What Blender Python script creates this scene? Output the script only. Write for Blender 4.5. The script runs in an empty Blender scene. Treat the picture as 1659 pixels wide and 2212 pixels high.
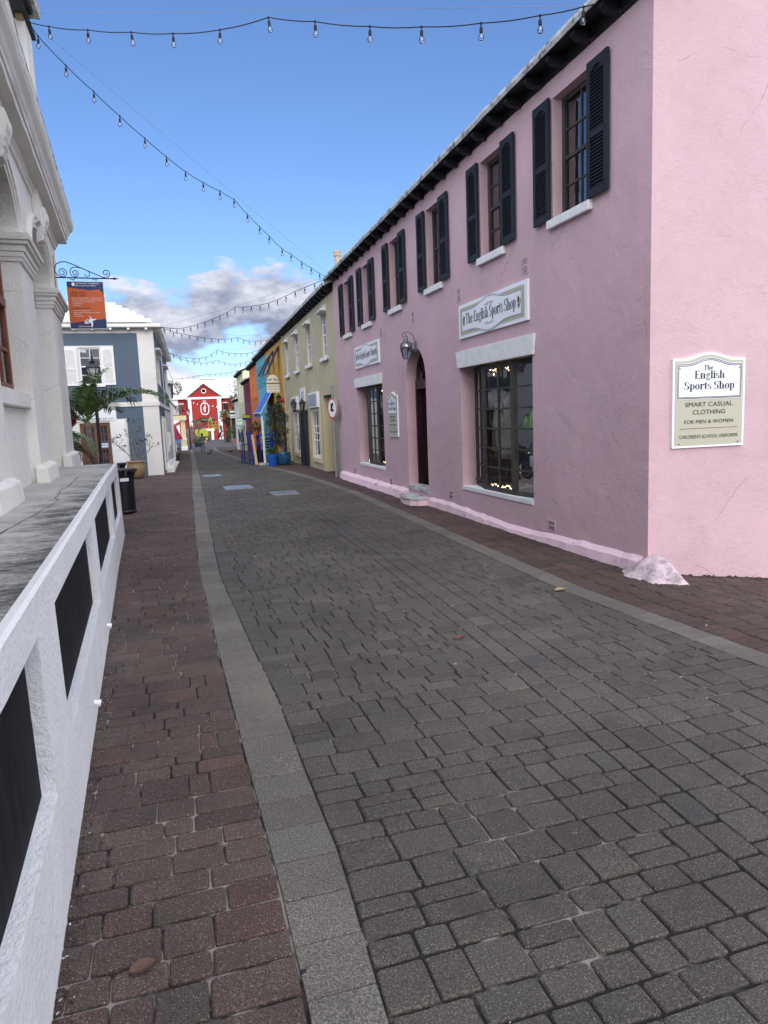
import bpy, bmesh, math, random
import numpy as np
from mathutils import Matrix, Vector
rad = math.radians
random.seed(7); rng = np.random.default_rng(7)
S = bpy.context.scene
COL = S.collection

# ------------------------------------------------------------------ camera
cd = bpy.data.cameras.new("camera"); cam = bpy.data.objects.new("camera", cd); COL.objects.link(cam)
cd.sensor_fit = 'HORIZONTAL'; cd.sensor_width = 36.0; cd.lens = 36.0 * 1537.0 / 1659.0
cd.clip_start = 0.05; cd.clip_end = 3000
Yc = Vector((-455.5, 192.0, -1537.0)).normalized()
Dd = 1537.0 ** 2 / (192 + 455.5 * .04)
Zc = -Vector((.04 * Dd, -Dd, -1537.0)).normalized(); Zc = (Zc - Yc * Zc.dot(Yc)).normalized()
Xc = Yc.cross(Zc)
cam.matrix_world = Matrix.Translation((0, 0, 1.6)) @ Matrix((Xc, Yc, Zc)).to_4x4()
S.camera = cam
S.render.resolution_x = 768; S.render.resolution_y = 1024

# ------------------------------------------------------------------ light
SUN_EL, SUN_AZ = rad(24), rad(183)          # low sun behind the camera
w = bpy.data.worlds.new("World"); S.world = w; w.use_nodes = True
nt = w.node_tree; N = nt.nodes; L = nt.links; N.clear()
def nd(t, **k):
    n = N.new(t)
    for a, b in k.items(): setattr(n, a, b)
    return n
out = nd('ShaderNodeOutputWorld'); bg = nd('ShaderNodeBackground')
sky = nd('ShaderNodeTexSky', sky_type='NISHITA', sun_disc=False)
sky.sun_elevation = rad(22); sky.sun_rotation = SUN_AZ; sky.altitude = 0; sky.air_density = 1.0; sky.dust_density = 0.6; sky.ozone_density = 2.0
tc = nd('ShaderNodeTexCoord'); sep = nd('ShaderNodeSeparateXYZ'); L.new(tc.outputs['Generated'], sep.inputs[0])
def mth(op, a, b=None, clamp=False):
    n = nd('ShaderNodeMath', operation=op, use_clamp=clamp)
    for i, x in enumerate((a, b)):
        if x is None: continue
        if isinstance(x, (int, float)): n.inputs[i].default_value = x
        else: L.new(x, n.inputs[i])
    return n.outputs[0]
def ramp(fac, stops, N=N, L=L, interp='LINEAR'):
    n = N.new('ShaderNodeValToRGB'); n.color_ramp.interpolation = interp
    e = n.color_ramp.elements
    while len(e) < len(stops): e.new(.5)
    for i, (p, c) in enumerate(stops):
        e[i].position = p; e[i].color = (c, c, c, 1) if isinstance(c, (int, float)) else tuple(c) + (1,)
    L.new(fac, n.inputs[0]); return n.outputs[0]
den = mth('ADD', mth('MAXIMUM', sep.outputs[2], 0.0), 0.10)
cx_ = mth('DIVIDE', sep.outputs[0], den); cy_ = mth('DIVIDE', sep.outputs[1], den)
comb = nd('ShaderNodeCombineXYZ'); L.new(mth('MULTIPLY', sep.outputs[0], 7.0), comb.inputs[0]); L.new(mth('MULTIPLY', sep.outputs[1], 7.0), comb.inputs[1]); L.new(mth('MULTIPLY', sep.outputs[2], 15.0), comb.inputs[2])
def wnoise(scale, detail, off, rough=.55):
    mp = nd('ShaderNodeMapping'); mp.inputs['Location'].default_value = off
    L.new(comb.outputs[0], mp.inputs[0])
    n = nd('ShaderNodeTexNoise'); n.inputs['Scale'].default_value = scale; n.inputs['Detail'].default_value = detail; n.inputs['Roughness'].default_value = rough
    L.new(mp.outputs[0], n.inputs['Vector']); return n.outputs['Fac']
CO = (3.1, 1.7, 0.4)
n1 = wnoise(1.0, 8, CO); n1b = wnoise(1.0, 5, (CO[0], CO[1], CO[2] + .33))      # second sample a little higher: which side of a puff faces the light
elev = ramp(sep.outputs[2], [(0.0, .10), (.12, .10), (.19, -.02 + .0), (.30, -.18 + .0)] if False else [(0.0, .66), (.10, .64), (.165, .57), (.215, .43), (.33, .14)])
mask = ramp(mth('ADD', n1, mth('SUBTRACT', elev, .5)), [(.50, 0), (.60, 1)], interp='EASE')
lit = ramp(mth('ADD', mth('MULTIPLY', mth('SUBTRACT', n1, n1b), 2.6), .5), [(.25, 0), (.75, 1)])
low = ramp(sep.outputs[2], [(0.02, 1), (.13, 0)])
cc = nd('ShaderNodeMixRGB'); cc.inputs[1].default_value = (.98, 1.12, 1.60, 1); cc.inputs[2].default_value = (3.35, 3.4, 3.75, 1)
L.new(mth('ADD', mth('MULTIPLY', lit, .8), mth('MULTIPLY', low, .25), clamp=True), cc.inputs[0])
grade = nd('ShaderNodeMixRGB', blend_type='MULTIPLY'); grade.inputs[0].default_value = 1; grade.inputs[2].default_value = (.38, .455, .60, 1)
L.new(sky.outputs[0], grade.inputs[1])
mx = nd('ShaderNodeMixRGB'); L.new(mask, mx.inputs[0]); L.new(grade.outputs[0], mx.inputs[1]); L.new(cc.outputs[0], mx.inputs[2])
# bright cloud deck added out of view, overhead and behind, to light the street
qd = mth('SUBTRACT', mth('MULTIPLY', sep.outputs[2], .62), mth('MULTIPLY', sep.outputs[1], .78))
deck = mth('MULTIPLY', ramp(qd, [(.0, 0), (.38, 1)]), ramp(wnoise(.5, 6, (5.2, 2.2, 1.0)), [(.30, .45), (.55, 1)]))
mx2 = nd('ShaderNodeMixRGB'); L.new(deck, mx2.inputs[0]); L.new(mx.outputs[0], mx2.inputs[1]); mx2.inputs[2].default_value = (7.5, 7.7, 8.8, 1)
L.new(mx2.outputs[0], bg.inputs[0]); bg.inputs[1].default_value = 0.11
L.new(bg.outputs[0], out.inputs[0])
sd = bpy.data.lights.new("sun", 'SUN'); sun = bpy.data.objects.new("sun", sd); COL.objects.link(sun)
sd.energy = 0.5; sd.angle = rad(25); sd.color = (1.0, .86, .72)
dv = Vector((math.sin(SUN_AZ) * math.cos(SUN_EL), math.cos(SUN_AZ) * math.cos(SUN_EL), math.sin(SUN_EL)))
sun.rotation_euler = dv.to_track_quat('Z', 'Y').to_euler()
S.view_settings.view_transform = 'Standard'; S.view_settings.look = 'None'; S.view_settings.gamma = 1; S.view_settings.exposure = 1.43
S.cycles.max_bounces = 8; S.cycles.transparent_max_bounces = 12; S.cycles.caustics_reflective = False; S.cycles.caustics_refractive = False
S.cycles.use_denoising = True

# ------------------------------------------------------------------ materials
def mat(name, col, rough=.75, var=.12, vs=2.5, bump=0., bs=18., spec=.3, metal=0., dirt=None, ds=1.2, dth=(.55, .7), bump2=0., bs2=2., emit=0, stretch=None):
    m = bpy.data.materials.new(name); m.use_nodes = True
    t = m.node_tree; n_, l_ = t.nodes, t.links; b = n_['Principled BSDF']
    b.inputs['Roughness'].default_value = rough; b.inputs['Metallic'].default_value = metal
    b.inputs['Specular IOR Level'].default_value = spec
    co = n_.new('ShaderNodeTexCoord'); src = co.outputs['Object']
    if stretch:
        mp = n_.new('ShaderNodeMapping'); mp.inputs['Scale'].default_value = stretch; l_.new(src, mp.inputs[0]); src = mp.outputs[0]
    def noise(s, d=6, r=.6, v=src):
        q = n_.new('ShaderNodeTexNoise'); q.inputs['Scale'].default_value = s; q.inputs['Detail'].default_value = d; q.inputs['Roughness'].default_value = r
        l_.new(v, q.inputs['Vector']); return q.outputs['Fac']
    c1 = tuple(max(0, x * (1 - var)) for x in col); c2 = tuple(min(1, x * (1 + var)) for x in col)
    cur = ramp(noise(vs), [(.3, c1), (.7, c2)], n_, l_)
    if dirt:
        mk = ramp(noise(ds, 9, .68), [(dth[0], 0), (dth[1], 1)], n_, l_)
        mm = n_.new('ShaderNodeMixRGB'); l_.new(mk, mm.inputs[0]); l_.new(cur, mm.inputs[1]); mm.inputs[2].default_value = tuple(dirt) + (1,); cur = mm.outputs[0]
    l_.new(cur, b.inputs['Base Color'])
    if bump or bump2:
        h = None
        bp = n_.new('ShaderNodeBump'); bp.inputs['Strength'].default_value = 1; bp.inputs['Distance'].default_value = bump or 1e-4; l_.new(noise(bs, 8, .62), bp.inputs['Height']); last = bp
        if bump2:
            b2 = n_.new('ShaderNodeBump'); b2.inputs['Strength'].default_value = 1; b2.inputs['Distance'].default_value = bump2; l_.new(noise(bs2, 5, .5), b2.inputs['Height']); l_.new(bp.outputs[0], b2.inputs['Normal']); last = b2
        l_.new(last.outputs[0], b.inputs['Normal'])
    if emit:
        b.inputs['Emission Color'].default_value = tuple(col) + (1,); b.inputs['Emission Strength'].default_value = emit
    return m

def plaster(name, col, lump=.010, fine=.004, chip=None, chipth=(.70, .72), chips=2.2, trowel=True):
    """hand-trowelled lime plaster: smeared ridges, fine grain, a few chips"""
    m = bpy.data.materials.new(name); m.use_nodes = True
    t = m.node_tree; n_, l_ = t.nodes, t.links; b = n_['Principled BSDF']
    b.inputs['Roughness'].default_value = .82; b.inputs['Specular IOR Level'].default_value = .2
    co = n_.new('ShaderNodeTexCoord'); src = co.outputs['Object']
    def noise(s, d=6, r=.6, dist=0., off=0.):
        v = src
        if off:
            mp = n_.new('ShaderNodeMapping'); mp.inputs['Location'].default_value = (off, off * .7, off * 1.3); l_.new(src, mp.inputs[0]); v = mp.outputs[0]
        q = n_.new('ShaderNodeTexNoise'); q.inputs['Scale'].default_value = s; q.inputs['Detail'].default_value = d; q.inputs['Roughness'].default_value = r; q.inputs['Distortion'].default_value = dist
        l_.new(v, q.inputs['Vector']); return q.outputs['Fac']
    c1 = tuple(x * .93 for x in col); c2 = tuple(min(1, x * 1.05) for x in col)
    cur = ramp(noise(1.1, 5, .6, .5), [(.32, c1), (.68, c2)], n_, l_)
    st = ramp(noise(5, 9, .7, 0, 4.), [(.30, .90), (.5, 1.0)], n_, l_)
    mm = n_.new('ShaderNodeMixRGB'); mm.blend_type = 'MULTIPLY'; mm.inputs[0].default_value = .6; l_.new(cur, mm.inputs[1]); l_.new(st, mm.inputs[2]); cur = mm.outputs[0]
    if chip:
        mk = ramp(noise(chips, 10, .72, .3, 9.), [(chipth[0], 0), (chipth[1], 1)], n_, l_)
        m2 = n_.new('ShaderNodeMixRGB'); l_.new(mk, m2.inputs[0]); l_.new(cur, m2.inputs[1]); m2.inputs[2].default_value = tuple(chip) + (1,); cur = m2.outputs[0]
    if trowel:   # hairline cracks, only here and there
        vo = n_.new('ShaderNodeTexVoronoi'); vo.feature = 'DISTANCE_TO_EDGE'; vo.inputs['Scale'].default_value = 1.1
        mv = n_.new('ShaderNodeMixRGB'); mv.inputs[0].default_value = .12; l_.new(src, mv.inputs[1]); q2 = n_.new('ShaderNodeTexNoise'); q2.inputs['Scale'].default_value = 4; q2.inputs['Detail'].default_value = 6; l_.new(src, q2.inputs['Vector']); l_.new(q2.outputs['Color'], mv.inputs[2]); l_.new(mv.outputs[0], vo.inputs['Vector'])
        ln = ramp(vo.outputs['Distance'], [(.0, 1), (.0035, 0)], n_, l_); gt_ = ramp(noise(.9, 4, .6, 0, 3.), [(.56, 0), (.62, 1)], n_, l_)
        mg = n_.new('ShaderNodeMath'); mg.operation = 'MULTIPLY'; l_.new(ln, mg.inputs[0]); l_.new(gt_, mg.inputs[1]); mg2 = n_.new('ShaderNodeMath'); mg2.operation = 'MULTIPLY'; l_.new(mg.outputs[0], mg2.inputs[0]); mg2.inputs[1].default_value = .75
        mc = n_.new('ShaderNodeMixRGB'); l_.new(mg2.outputs[0], mc.inputs[0]); l_.new(cur, mc.inputs[1]); mc.inputs[2].default_value = tuple(x * .28 for x in col) + (1,); cur = mc.outputs[0]
    l_.new(cur, b.inputs['Base Color'])
    bp = n_.new('ShaderNodeBump'); bp.inputs['Distance'].default_value = fine; l_.new(noise(45, 6, .6), bp.inputs['Height'])
    b2 = n_.new('ShaderNodeBump'); b2.inputs['Distance'].default_value = lump; l_.new(noise(2.4, 8, .60, .5), b2.inputs['Height']); l_.new(bp.outputs[0], b2.inputs['Normal'])
    last = b2
    if trowel:   # thin smeared ridges where the trowel stopped
        rd = ramp(noise(3.3, 3, .5, 2.4, 2.), [(.45, 0), (.5, 1), (.515, .3), (.58, 0)], n_, l_)
        gate = ramp(noise(1.7, 3, .5, 0, 6.), [(.45, 0), (.62, 1)], n_, l_)
        g = n_.new('ShaderNodeMath'); g.operation = 'MULTIPLY'; l_.new(rd, g.inputs[0]); l_.new(gate, g.inputs[1])
        b3 = n_.new('ShaderNodeBump'); b3.inputs['Distance'].default_value = lump * .07; l_.new(g.outputs[0], b3.inputs['Height']); l_.new(b2.outputs[0], b3.inputs['Normal']); last = b3
    l_.new(last.outputs[0], b.inputs['Normal'])
    return m

def glassm(name, tint=(.55, .6, .62), refl=.10, trans=.9, rough=.02):
    m = bpy.data.materials.new(name); m.use_nodes = True
    t = m.node_tree; n_, l_ = t.nodes, t.links; n_.clear()
    o = n_.new('ShaderNodeOutputMaterial'); mxs = n_.new('ShaderNodeMixShader'); tr = n_.new('ShaderNodeBsdfTransparent'); gl = n_.new('ShaderNodeBsdfGlossy'); fr = n_.new('ShaderNodeFresnel')
    tr.inputs[0].default_value = tuple(x * trans for x in tint) + (1,); gl.inputs['Roughness'].default_value = rough; gl.inputs[0].default_value = (.95, .97, 1, 1)
    fr.inputs[0].default_value = 1.5
    a = n_.new('ShaderNodeMath'); a.operation = 'MULTIPLY_ADD'; a.inputs[1].default_value = 1.0; a.inputs[2].default_value = refl; a.use_clamp = True
    tcx = n_.new('ShaderNodeTexCoord'); nz = n_.new('ShaderNodeTexNoise'); nz.inputs['Scale'].default_value = 3.0; bp = n_.new('ShaderNodeBump'); bp.inputs['Distance'].default_value = .004
    l_.new(tcx.outputs['Object'], nz.inputs['Vector']); l_.new(nz.outputs['Fac'], bp.inputs['Height']); l_.new(bp.outputs[0], gl.inputs['Normal'])
    l_.new(fr.outputs[0], a.inputs[0]); l_.new(a.outputs[0], mxs.inputs[0]); l_.new(tr.outputs[0], mxs.inputs[1]); l_.new(gl.outputs[0], mxs.inputs[2]); l_.new(mxs.outputs[0], o.inputs[0])
    return m

PINK = (.585, .41, .44)
m_pink = plaster('pink_plaster', PINK, .019, .004, chip=(.60, .58, .55), chipth=(.725, .74))
m_pinkbase = plaster('pink_plinth_plaster', (.78, .58, .63), .016, .004, chip=(.25, .2, .2), chipth=(.60, .66), chips=5)
m_cone = plaster('worn_corner_plaster', (.58, .46, .49), .02, .006, chip=(.27, .24, .24), chipth=(.46, .60), chips=7)
m_white = plaster('white_lime_paint', (.78, .78, .76), .006, .003, chip=(.42, .41, .38), chipth=(.66, .72), chips=5, trowel=False)
m_trim = mat('white_trim_paint', (.80, .81, .80), .5, .05, 6, .001, 30)
m_sill = mat('weathered_white_sill', (.74, .76, .74), .7, .08, 8, .004, 30, dirt=(.50, .51, .47), ds=11, dth=(.62, .72))
m_post = plaster('post_office_lime_wash', (.72, .705, .645), .014, .006, chip=(.45, .42, .37), chipth=(.64, .70), chips=9)
m_fascia = plaster('terrace_wall_lime_wash', (.74, .75, .74), .018, .009, chip=(.50, .49, .45), chipth=(.64, .74), chips=8, trowel=False)
m_cream = plaster('cream_plaster', (.50, .455, .30), .008, .003, chip=(.40, .37, .27), chipth=(.60, .72), chips=3)
m_creamlt = plaster('pale_yellow_plaster', (.62, .54, .33), .004, .003, trowel=False)
m_ochre = plaster('ochre_plaster', (.60, .34, .07), .006, .003, chip=(.42, .25, .07), chipth=(.55, .68), trowel=False)
m_teal = plaster('teal_plaster', (.16, .42, .48), .004, .003, trowel=False)
m_orange = plaster('orange_plaster', (.62, .17, .055), .004, .003, trowel=False)
m_maroon = plaster('maroon_plaster', (.20, .045, .075), .004, .003, trowel=False)
m_lime = plaster('pale_green_plaster', (.58, .60, .38), .004, .003, trowel=False)
m_offw = plaster('off_white_plaster', (.70, .70, .66), .004, .003, trowel=False)
m_blue = plaster('slate_blue_plaster', (.10, .138, .188), .004, .002, trowel=False)
m_red = plaster('red_board_wall', (.35, .042, .034), .003, .002, trowel=False)
m_roofw = mat('white_lime_roof', (.78, .78, .74), .85, .08, 3, .01, 12, dirt=(.5, .5, .46), ds=2.5, dth=(.6, .75))
m_slab = mat('weathered_roof_edge', (.50, .51, .49), .9, .25, 7, .012, 22, dirt=(.13, .135, .13), ds=6, dth=(.48, .62))
m_dark = mat('black_painted_timber', (.012, .013, .016), .6, .2, 10, .001, 40)
m_shut = mat('navy_black_shutter_paint', (.013, .015, .020), .6, .12, 12, .0015, 60)
m_frame = mat('dark_weathered_window_wood', (.055, .052, .044), .65, .4, 9, .002, 50, dirt=(.10, .07, .04), ds=10, dth=(.58, .75), stretch=(1, 1, .15))
m_brown = mat('varnished_brown_wood', (.17, .055, .028), .45, .35, 6, .002, 40, dirt=(.05, .02, .012), ds=4, dth=(.5, .7), stretch=(3, 3, .25))
m_ddoor = mat('dark_stained_door', (.030, .014, .018), .4, .3, 6, .001, 40)
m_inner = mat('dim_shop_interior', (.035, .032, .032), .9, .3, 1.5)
m_blind = mat('window_blind', (.72, .70, .64), .8, .1, 3)
m_curt = mat('tan_curtain', (.30, .20, .15), .9, .3, 3, .01, 6, stretch=(1, 8, .2))
m_glass = glassm('shop_window_glass', refl=-.01, tint=(.85,.88,.88))
m_glassb = glassm('upper_window_glass', tint=(.85, .88, .9), refl=.16)
m_lampg = glassm('lantern_glass', (.8, .82, .82), .05, .95)
m_bulbg = glassm('clear_bulb_glass', (.92, .93, .95), .03, .97)
m_iron = mat('black_wrought_iron', (.012, .013, .02), .45, .1, 10, spec=.5)
m_copper = mat('aged_verdigris_metal', (.16, .19, .19), .5, .35, 14, .001, 50, spec=.5, metal=.4)
m_cable = mat('black_rubber_cable', (.010, .010, .013), .6, .05)
m_steel = mat('galvanised_steel', (.33, .34, .35), .5, .2, 12, metal=.7, dirt=(.2, .14, .1), ds=8, dth=(.6, .75))
m_letter = mat('black_sign_lettering', (.012, .012, .014), .5, 0)
m_signw = mat('white_sign_board', (.80, .84, .87), .4, .02)
m_signo = mat('olive_grey_sign_board', (.47, .46, .36), .5, .03)
m_gold = mat('brown_emblem_paint', (.12, .085, .05), .5, .1)
m_fairy = mat('fairy_light_bulb', (1.0, .72, .38), .4, 0, emit=9)
m_litb = mat('lit_bulb', (1.0, .93, .82), .4, 0, emit=2)
m_leaf = mat('palm_leaflet_green', (.085, .14, .038), .45, .55, 9, spec=.4)
m_leafd = mat('dry_palm_frond', (.10, .055, .032), .8, .4, 6)
m_leaf2 = mat('dark_shrub_leaf', (.030, .052, .022), .5, .5, 4)
m_leaf3 = mat('potted_plant_leaf', (.05, .10, .03), .45, .4, 6)
m_bark = mat('grey_palm_bark', (.20, .165, .125), .9, .35, 8, .02, 14, stretch=(1, 1, 3))
m_branch = mat('pale_bare_branch', (.20, .185, .165), .8, .2, 6)
m_terra = mat('glazed_tan_pot', (.33, .23, .12), .35, .25, 6, .004, 14, spec=.5, dirt=(.18, .11, .05), ds=6, dth=(.52, .68))
m_blupot = mat('glazed_blue_pot', (.012, .10, .42), .25, .1, 6, spec=.6)
m_blupot2 = mat('mottled_blue_glazed_pot', (.02, .09, .20), .2, .5, 9, spec=.6)
m_bluchair = mat('blue_painted_timber', (.010, .035, .30), .4, .15, 8)
m_awn = mat('blue_awning_canvas', (.035, .16, .62), .7, .08, 6)
m_soil = mat('dark_soil', (.04, .03, .02), .95, .3, 20, .01, 30)
m_binp = mat('black_coated_bin_metal', (.010, .011, .016), .4, .15, 12, .001, 40, spec=.5, dirt=(.20, .17, .16), ds=16, dth=(.66, .72))

# ------------------------------------------------------------------ mesh helpers
def frame(o, ang, side):
    """wall frame: local x runs up the street, local y points out of the wall into the street, z up. side -1: wall right of the street, +1: left"""
    a = rad(ang); u = Vector((math.sin(a), math.cos(a), 0)); v = Vector((math.cos(a), -math.sin(a), 0)) * side
    return Matrix(((u.x, v.x, 0, o[0]), (u.y, v.y, 0, o[1]), (0, 0, 1, o[2]), (0, 0, 0, 1)))
def face_frame(o, u, up=(0, 0, 1)):
    """sign frame: local x = reading direction, local y = up, local z = out of the board"""
    u = Vector(u).normalized(); up = Vector(up); n = u.cross(up)
    return Matrix(((u.x, up.x, n.x, o[0]), (u.y, up.y, n.y, o[1]), (u.z, up.z, n.z, o[2]), (0, 0, 0, 1)))
ID = Matrix.Identity(4)
_fontcache = {}
def font_mesh(s):
    if s not in _fontcache:
        c = bpy.data.curves.new('t', 'FONT'); c.body = s; c.size = 1; c.resolution_u = 3
        o = bpy.data.objects.new('t', c); COL.objects.link(o)
        dg = bpy.context.evaluated_depsgraph_get(); me = bpy.data.meshes.new_from_object(o.evaluated_get(dg))
        v = [tuple(x.co) for x in me.vertices]; f = [tuple(p.vertices) for p in me.polygons]
        bpy.data.objects.remove(o); bpy.data.curves.remove(c); bpy.data.meshes.remove(me)
        _fontcache[s] = (v, f)
    return _fontcache[s]

class MB:
    def __init__(s, F=ID): s.v = []; s.f = []; s.F = F
    def add(s, vs, fs):
        k = len(s.v); s.v += [s.F @ Vector(p) for p in vs]; s.f += [tuple(i + k for i in q) for q in fs]; return s
    def box(s, a, b):
        x0, y0, z0 = a; x1, y1, z1 = b
        return s.add([(x0, y0, z0), (x1, y0, z0), (x1, y1, z0), (x0, y1, z0), (x0, y0, z1), (x1, y0, z1), (x1, y1, z1), (x0, y1, z1)],
                     [(0, 3, 2, 1), (4, 5, 6, 7), (0, 1, 5, 4), (1, 2, 6, 5), (2, 3, 7, 6), (3, 0, 4, 7)])
    def bar(s, p, q, w_, h_, up=(0, 0, 1)):
        p = Vector(p); q = Vector(q); d = (q - p).normalized(); up = Vector(up)
        if abs(d.dot(up)) > .98: up = Vector((1, 0, 0))
        a = d.cross(up).normalized() * w_ / 2; b = a.cross(d).normalized() * h_ / 2
        vs = [p - a - b, p + a - b, p + a + b, p - a + b, q - a - b, q + a - b, q + a + b, q - a + b]
        return s.add(vs, [(0, 3, 2, 1), (4, 5, 6, 7), (0, 1, 5, 4), (1, 2, 6, 5), (2, 3, 7, 6), (3, 0, 4, 7)])
    def quad(s, *p): return s.add(p, [tuple(range(len(p)))])
    def prism(s, poly, d0, d1, ax='xz'):
        """extrude a polygon; ax xz: polygon in x,z extruded along y; xy: along z; yz: along x"""
        mk = {'xz': lambda a, b, c: (a, c, b), 'xy': lambda a, b, c: (a, b, c), 'yz': lambda a, b, c: (c, a, b)}[ax]
        n = len(poly); vs = [mk(a, b, d0) for a, b in poly] + [mk(a, b, d1) for a, b in poly]
        return s.add(vs, [tuple(range(n)), tuple(range(2 * n - 1, n - 1, -1))] + [(i, (i + 1) % n, n + (i + 1) % n, n + i) for i in range(n)])
    def tube(s, pts, r, n=6, cap=True):
        pts = [Vector(p) for p in pts]; rs = r if isinstance(r, (list, tuple)) else [r] * len(pts)
        vs = []; fs = []; a = None
        for i, p in enumerate(pts):
            d = (pts[min(i + 1, len(pts) - 1)] - pts[max(i - 1, 0)]).normalized()
            if a is None: a = d.cross(Vector((0, 0, 1)) if abs(d.z) < .9 else Vector((1, 0, 0))).normalized()
            a = (a - d * a.dot(d)).normalized(); b = d.cross(a)
            vs += [p + (a * math.cos(t) + b * math.sin(t)) * rs[i] for t in [2 * math.pi * k / n for k in range(n)]]
        for i in range(len(pts) - 1):
            fs += [(i * n + k, i * n + (k + 1) % n, (i + 1) * n + (k + 1) % n, (i + 1) * n + k) for k in range(n)]
        if cap: fs += [tuple(range(n)), tuple((len(pts) - 1) * n + k for k in range(n))]
        return s.add(vs, fs)
    def lathe(s, prof, c=(0, 0, 0), n=16, sx=1, sy=1, rot=0):
        vs = [(c[0] + r * math.cos(rot + 2 * math.pi * k / n) * sx, c[1] + r * math.sin(rot + 2 * math.pi * k / n) * sy, c[2] + z) for r, z in prof for k in range(n)]
        fs = [(i * n + k, i * n + (k + 1) % n, (i + 1) * n + (k + 1) % n, (i + 1) * n + k) for i in range(len(prof) - 1) for k in range(n)]
        if prof[0][0] > .001: fs.append(tuple(range(n)))
        if prof[-1][0] > .001: fs.append(tuple((len(prof) - 1) * n + k for k in range(n)))
        return s.add(vs, fs)
    def ball(s, c, r, n=8, m=6, sz=1.):
        return s.lathe([(r * math.sin(math.pi * i / m), -r * sz * math.cos(math.pi * i / m)) for i in range(m + 1)], c, n)
    def text(s, body, x, y, width, height, z=.0):
        """fit a line of lettering, centred on x with its baseline at y, in the frame's x,y plane"""
        v, f = font_mesh(body)
        x0 = min(p[0] for p in v); x1 = max(p[0] for p in v); H = .72
        return s.add([(x + ((p[0] - x0) / (x1 - x0) - .5) * width, y + p[1] / H * height, z) for p in v], f)
    def build(s, name, m, parent=None, smooth=False, bev=0, label=None, normals=True):
        me = bpy.data.meshes.new(name)
        o_ = root_loc(parent)
        me.from_pydata([tuple(p - o_) for p in s.v], [], s.f)
        if m: me.materials.append(m)
        if normals and len(s.f) < 40000:
            b = bmesh.new(); b.from_mesh(me); bmesh.ops.recalc_face_normals(b, faces=b.faces)
            if bev: bmesh.ops.bevel(b, geom=list(b.edges), offset=bev, segments=2, affect='EDGES', clamp_overlap=True)
            b.to_mesh(me); b.free()
        if smooth: me.polygons.foreach_set('use_smooth', [True] * len(me.polygons))
        me.update()
        o = bpy.data.objects.new(name, me); COL.objects.link(o)
        if parent: o.parent = parent
        if label: o['label'] = label
        return o
def root_loc(o):
    v = Vector((0, 0, 0))
    while o: v += o.location; o = o.parent
    return v
def thing(name, label, cat, loc=(0, 0, 0), group=None):
    o = bpy.data.objects.new(name, None); COL.objects.link(o); o.location = loc; o.empty_display_size = .2
    o['label'] = label; o['category'] = cat
    if group: o['group'] = group
    return o
def tag(o, label, cat, group=None):
    o['label'] = label; o['category'] = cat
    if group: o['group'] = group
    return o
def struct(o, k='structure'): o['kind'] = k; return o
def kids(o): return [c for c in bpy.data.objects if c.parent == o]
def copy_tree(o, loc=None, rz=None, parent=None, sc=None, label=None):
    c = o.copy(); COL.objects.link(c); c.parent = parent
    if loc is not None: c.location = loc
    if rz is not None: c.rotation_euler = (0, 0, rz)
    if sc is not None: c.scale = (sc, sc, sc) if isinstance(sc, (int, float)) else sc
    if label: c['label'] = label
    for k in kids(o): copy_tree(k, parent=c)
    return c
def seg(a, b, n): return [a + (b - a) * i / n for i in range(n + 1)]
def wall(mb, u0, u1, w0, w1, holes, v=0., depth=.14, back=False):
    """wall face in the frame's x,z plane at y=v with rectangular openings and their reveals (depth inward)"""
    us = sorted({u0, u1, *[h[0] for h in holes], *[h[1] for h in holes]}); ws = sorted({w0, w1, *[h[2] for h in holes], *[h[3] for h in holes]})
    us = [x for x in us if u0 <= x <= u1]; ws = [x for x in ws if w0 <= x <= w1]
    for i in range(len(us) - 1):
        for j in range(len(ws) - 1):
            cu = (us[i] + us[i + 1]) / 2; cw = (ws[j] + ws[j + 1]) / 2
            if any(h[0] < cu < h[1] and h[2] < cw < h[3] for h in holes): continue
            mb.quad((us[i], v, ws[j]), (us[i + 1], v, ws[j]), (us[i + 1], v, ws[j + 1]), (us[i], v, ws[j + 1]))
    for h in holes:
        a, b, c, d = h[:4]; dp = h[4] if len(h) > 4 else depth
        mb.quad((a, v, c), (a, v - dp, c), (a, v - dp, d), (a, v, d)); mb.quad((b, v, c), (b, v - dp, c), (b, v - dp, d), (b, v, d))
        mb.quad((a, v, c), (b, v, c), (b, v - dp, c), (a, v - dp, c)); mb.quad((a, v, d), (b, v, d), (b, v - dp, d), (a, v - dp, d))
    return mb
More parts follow.
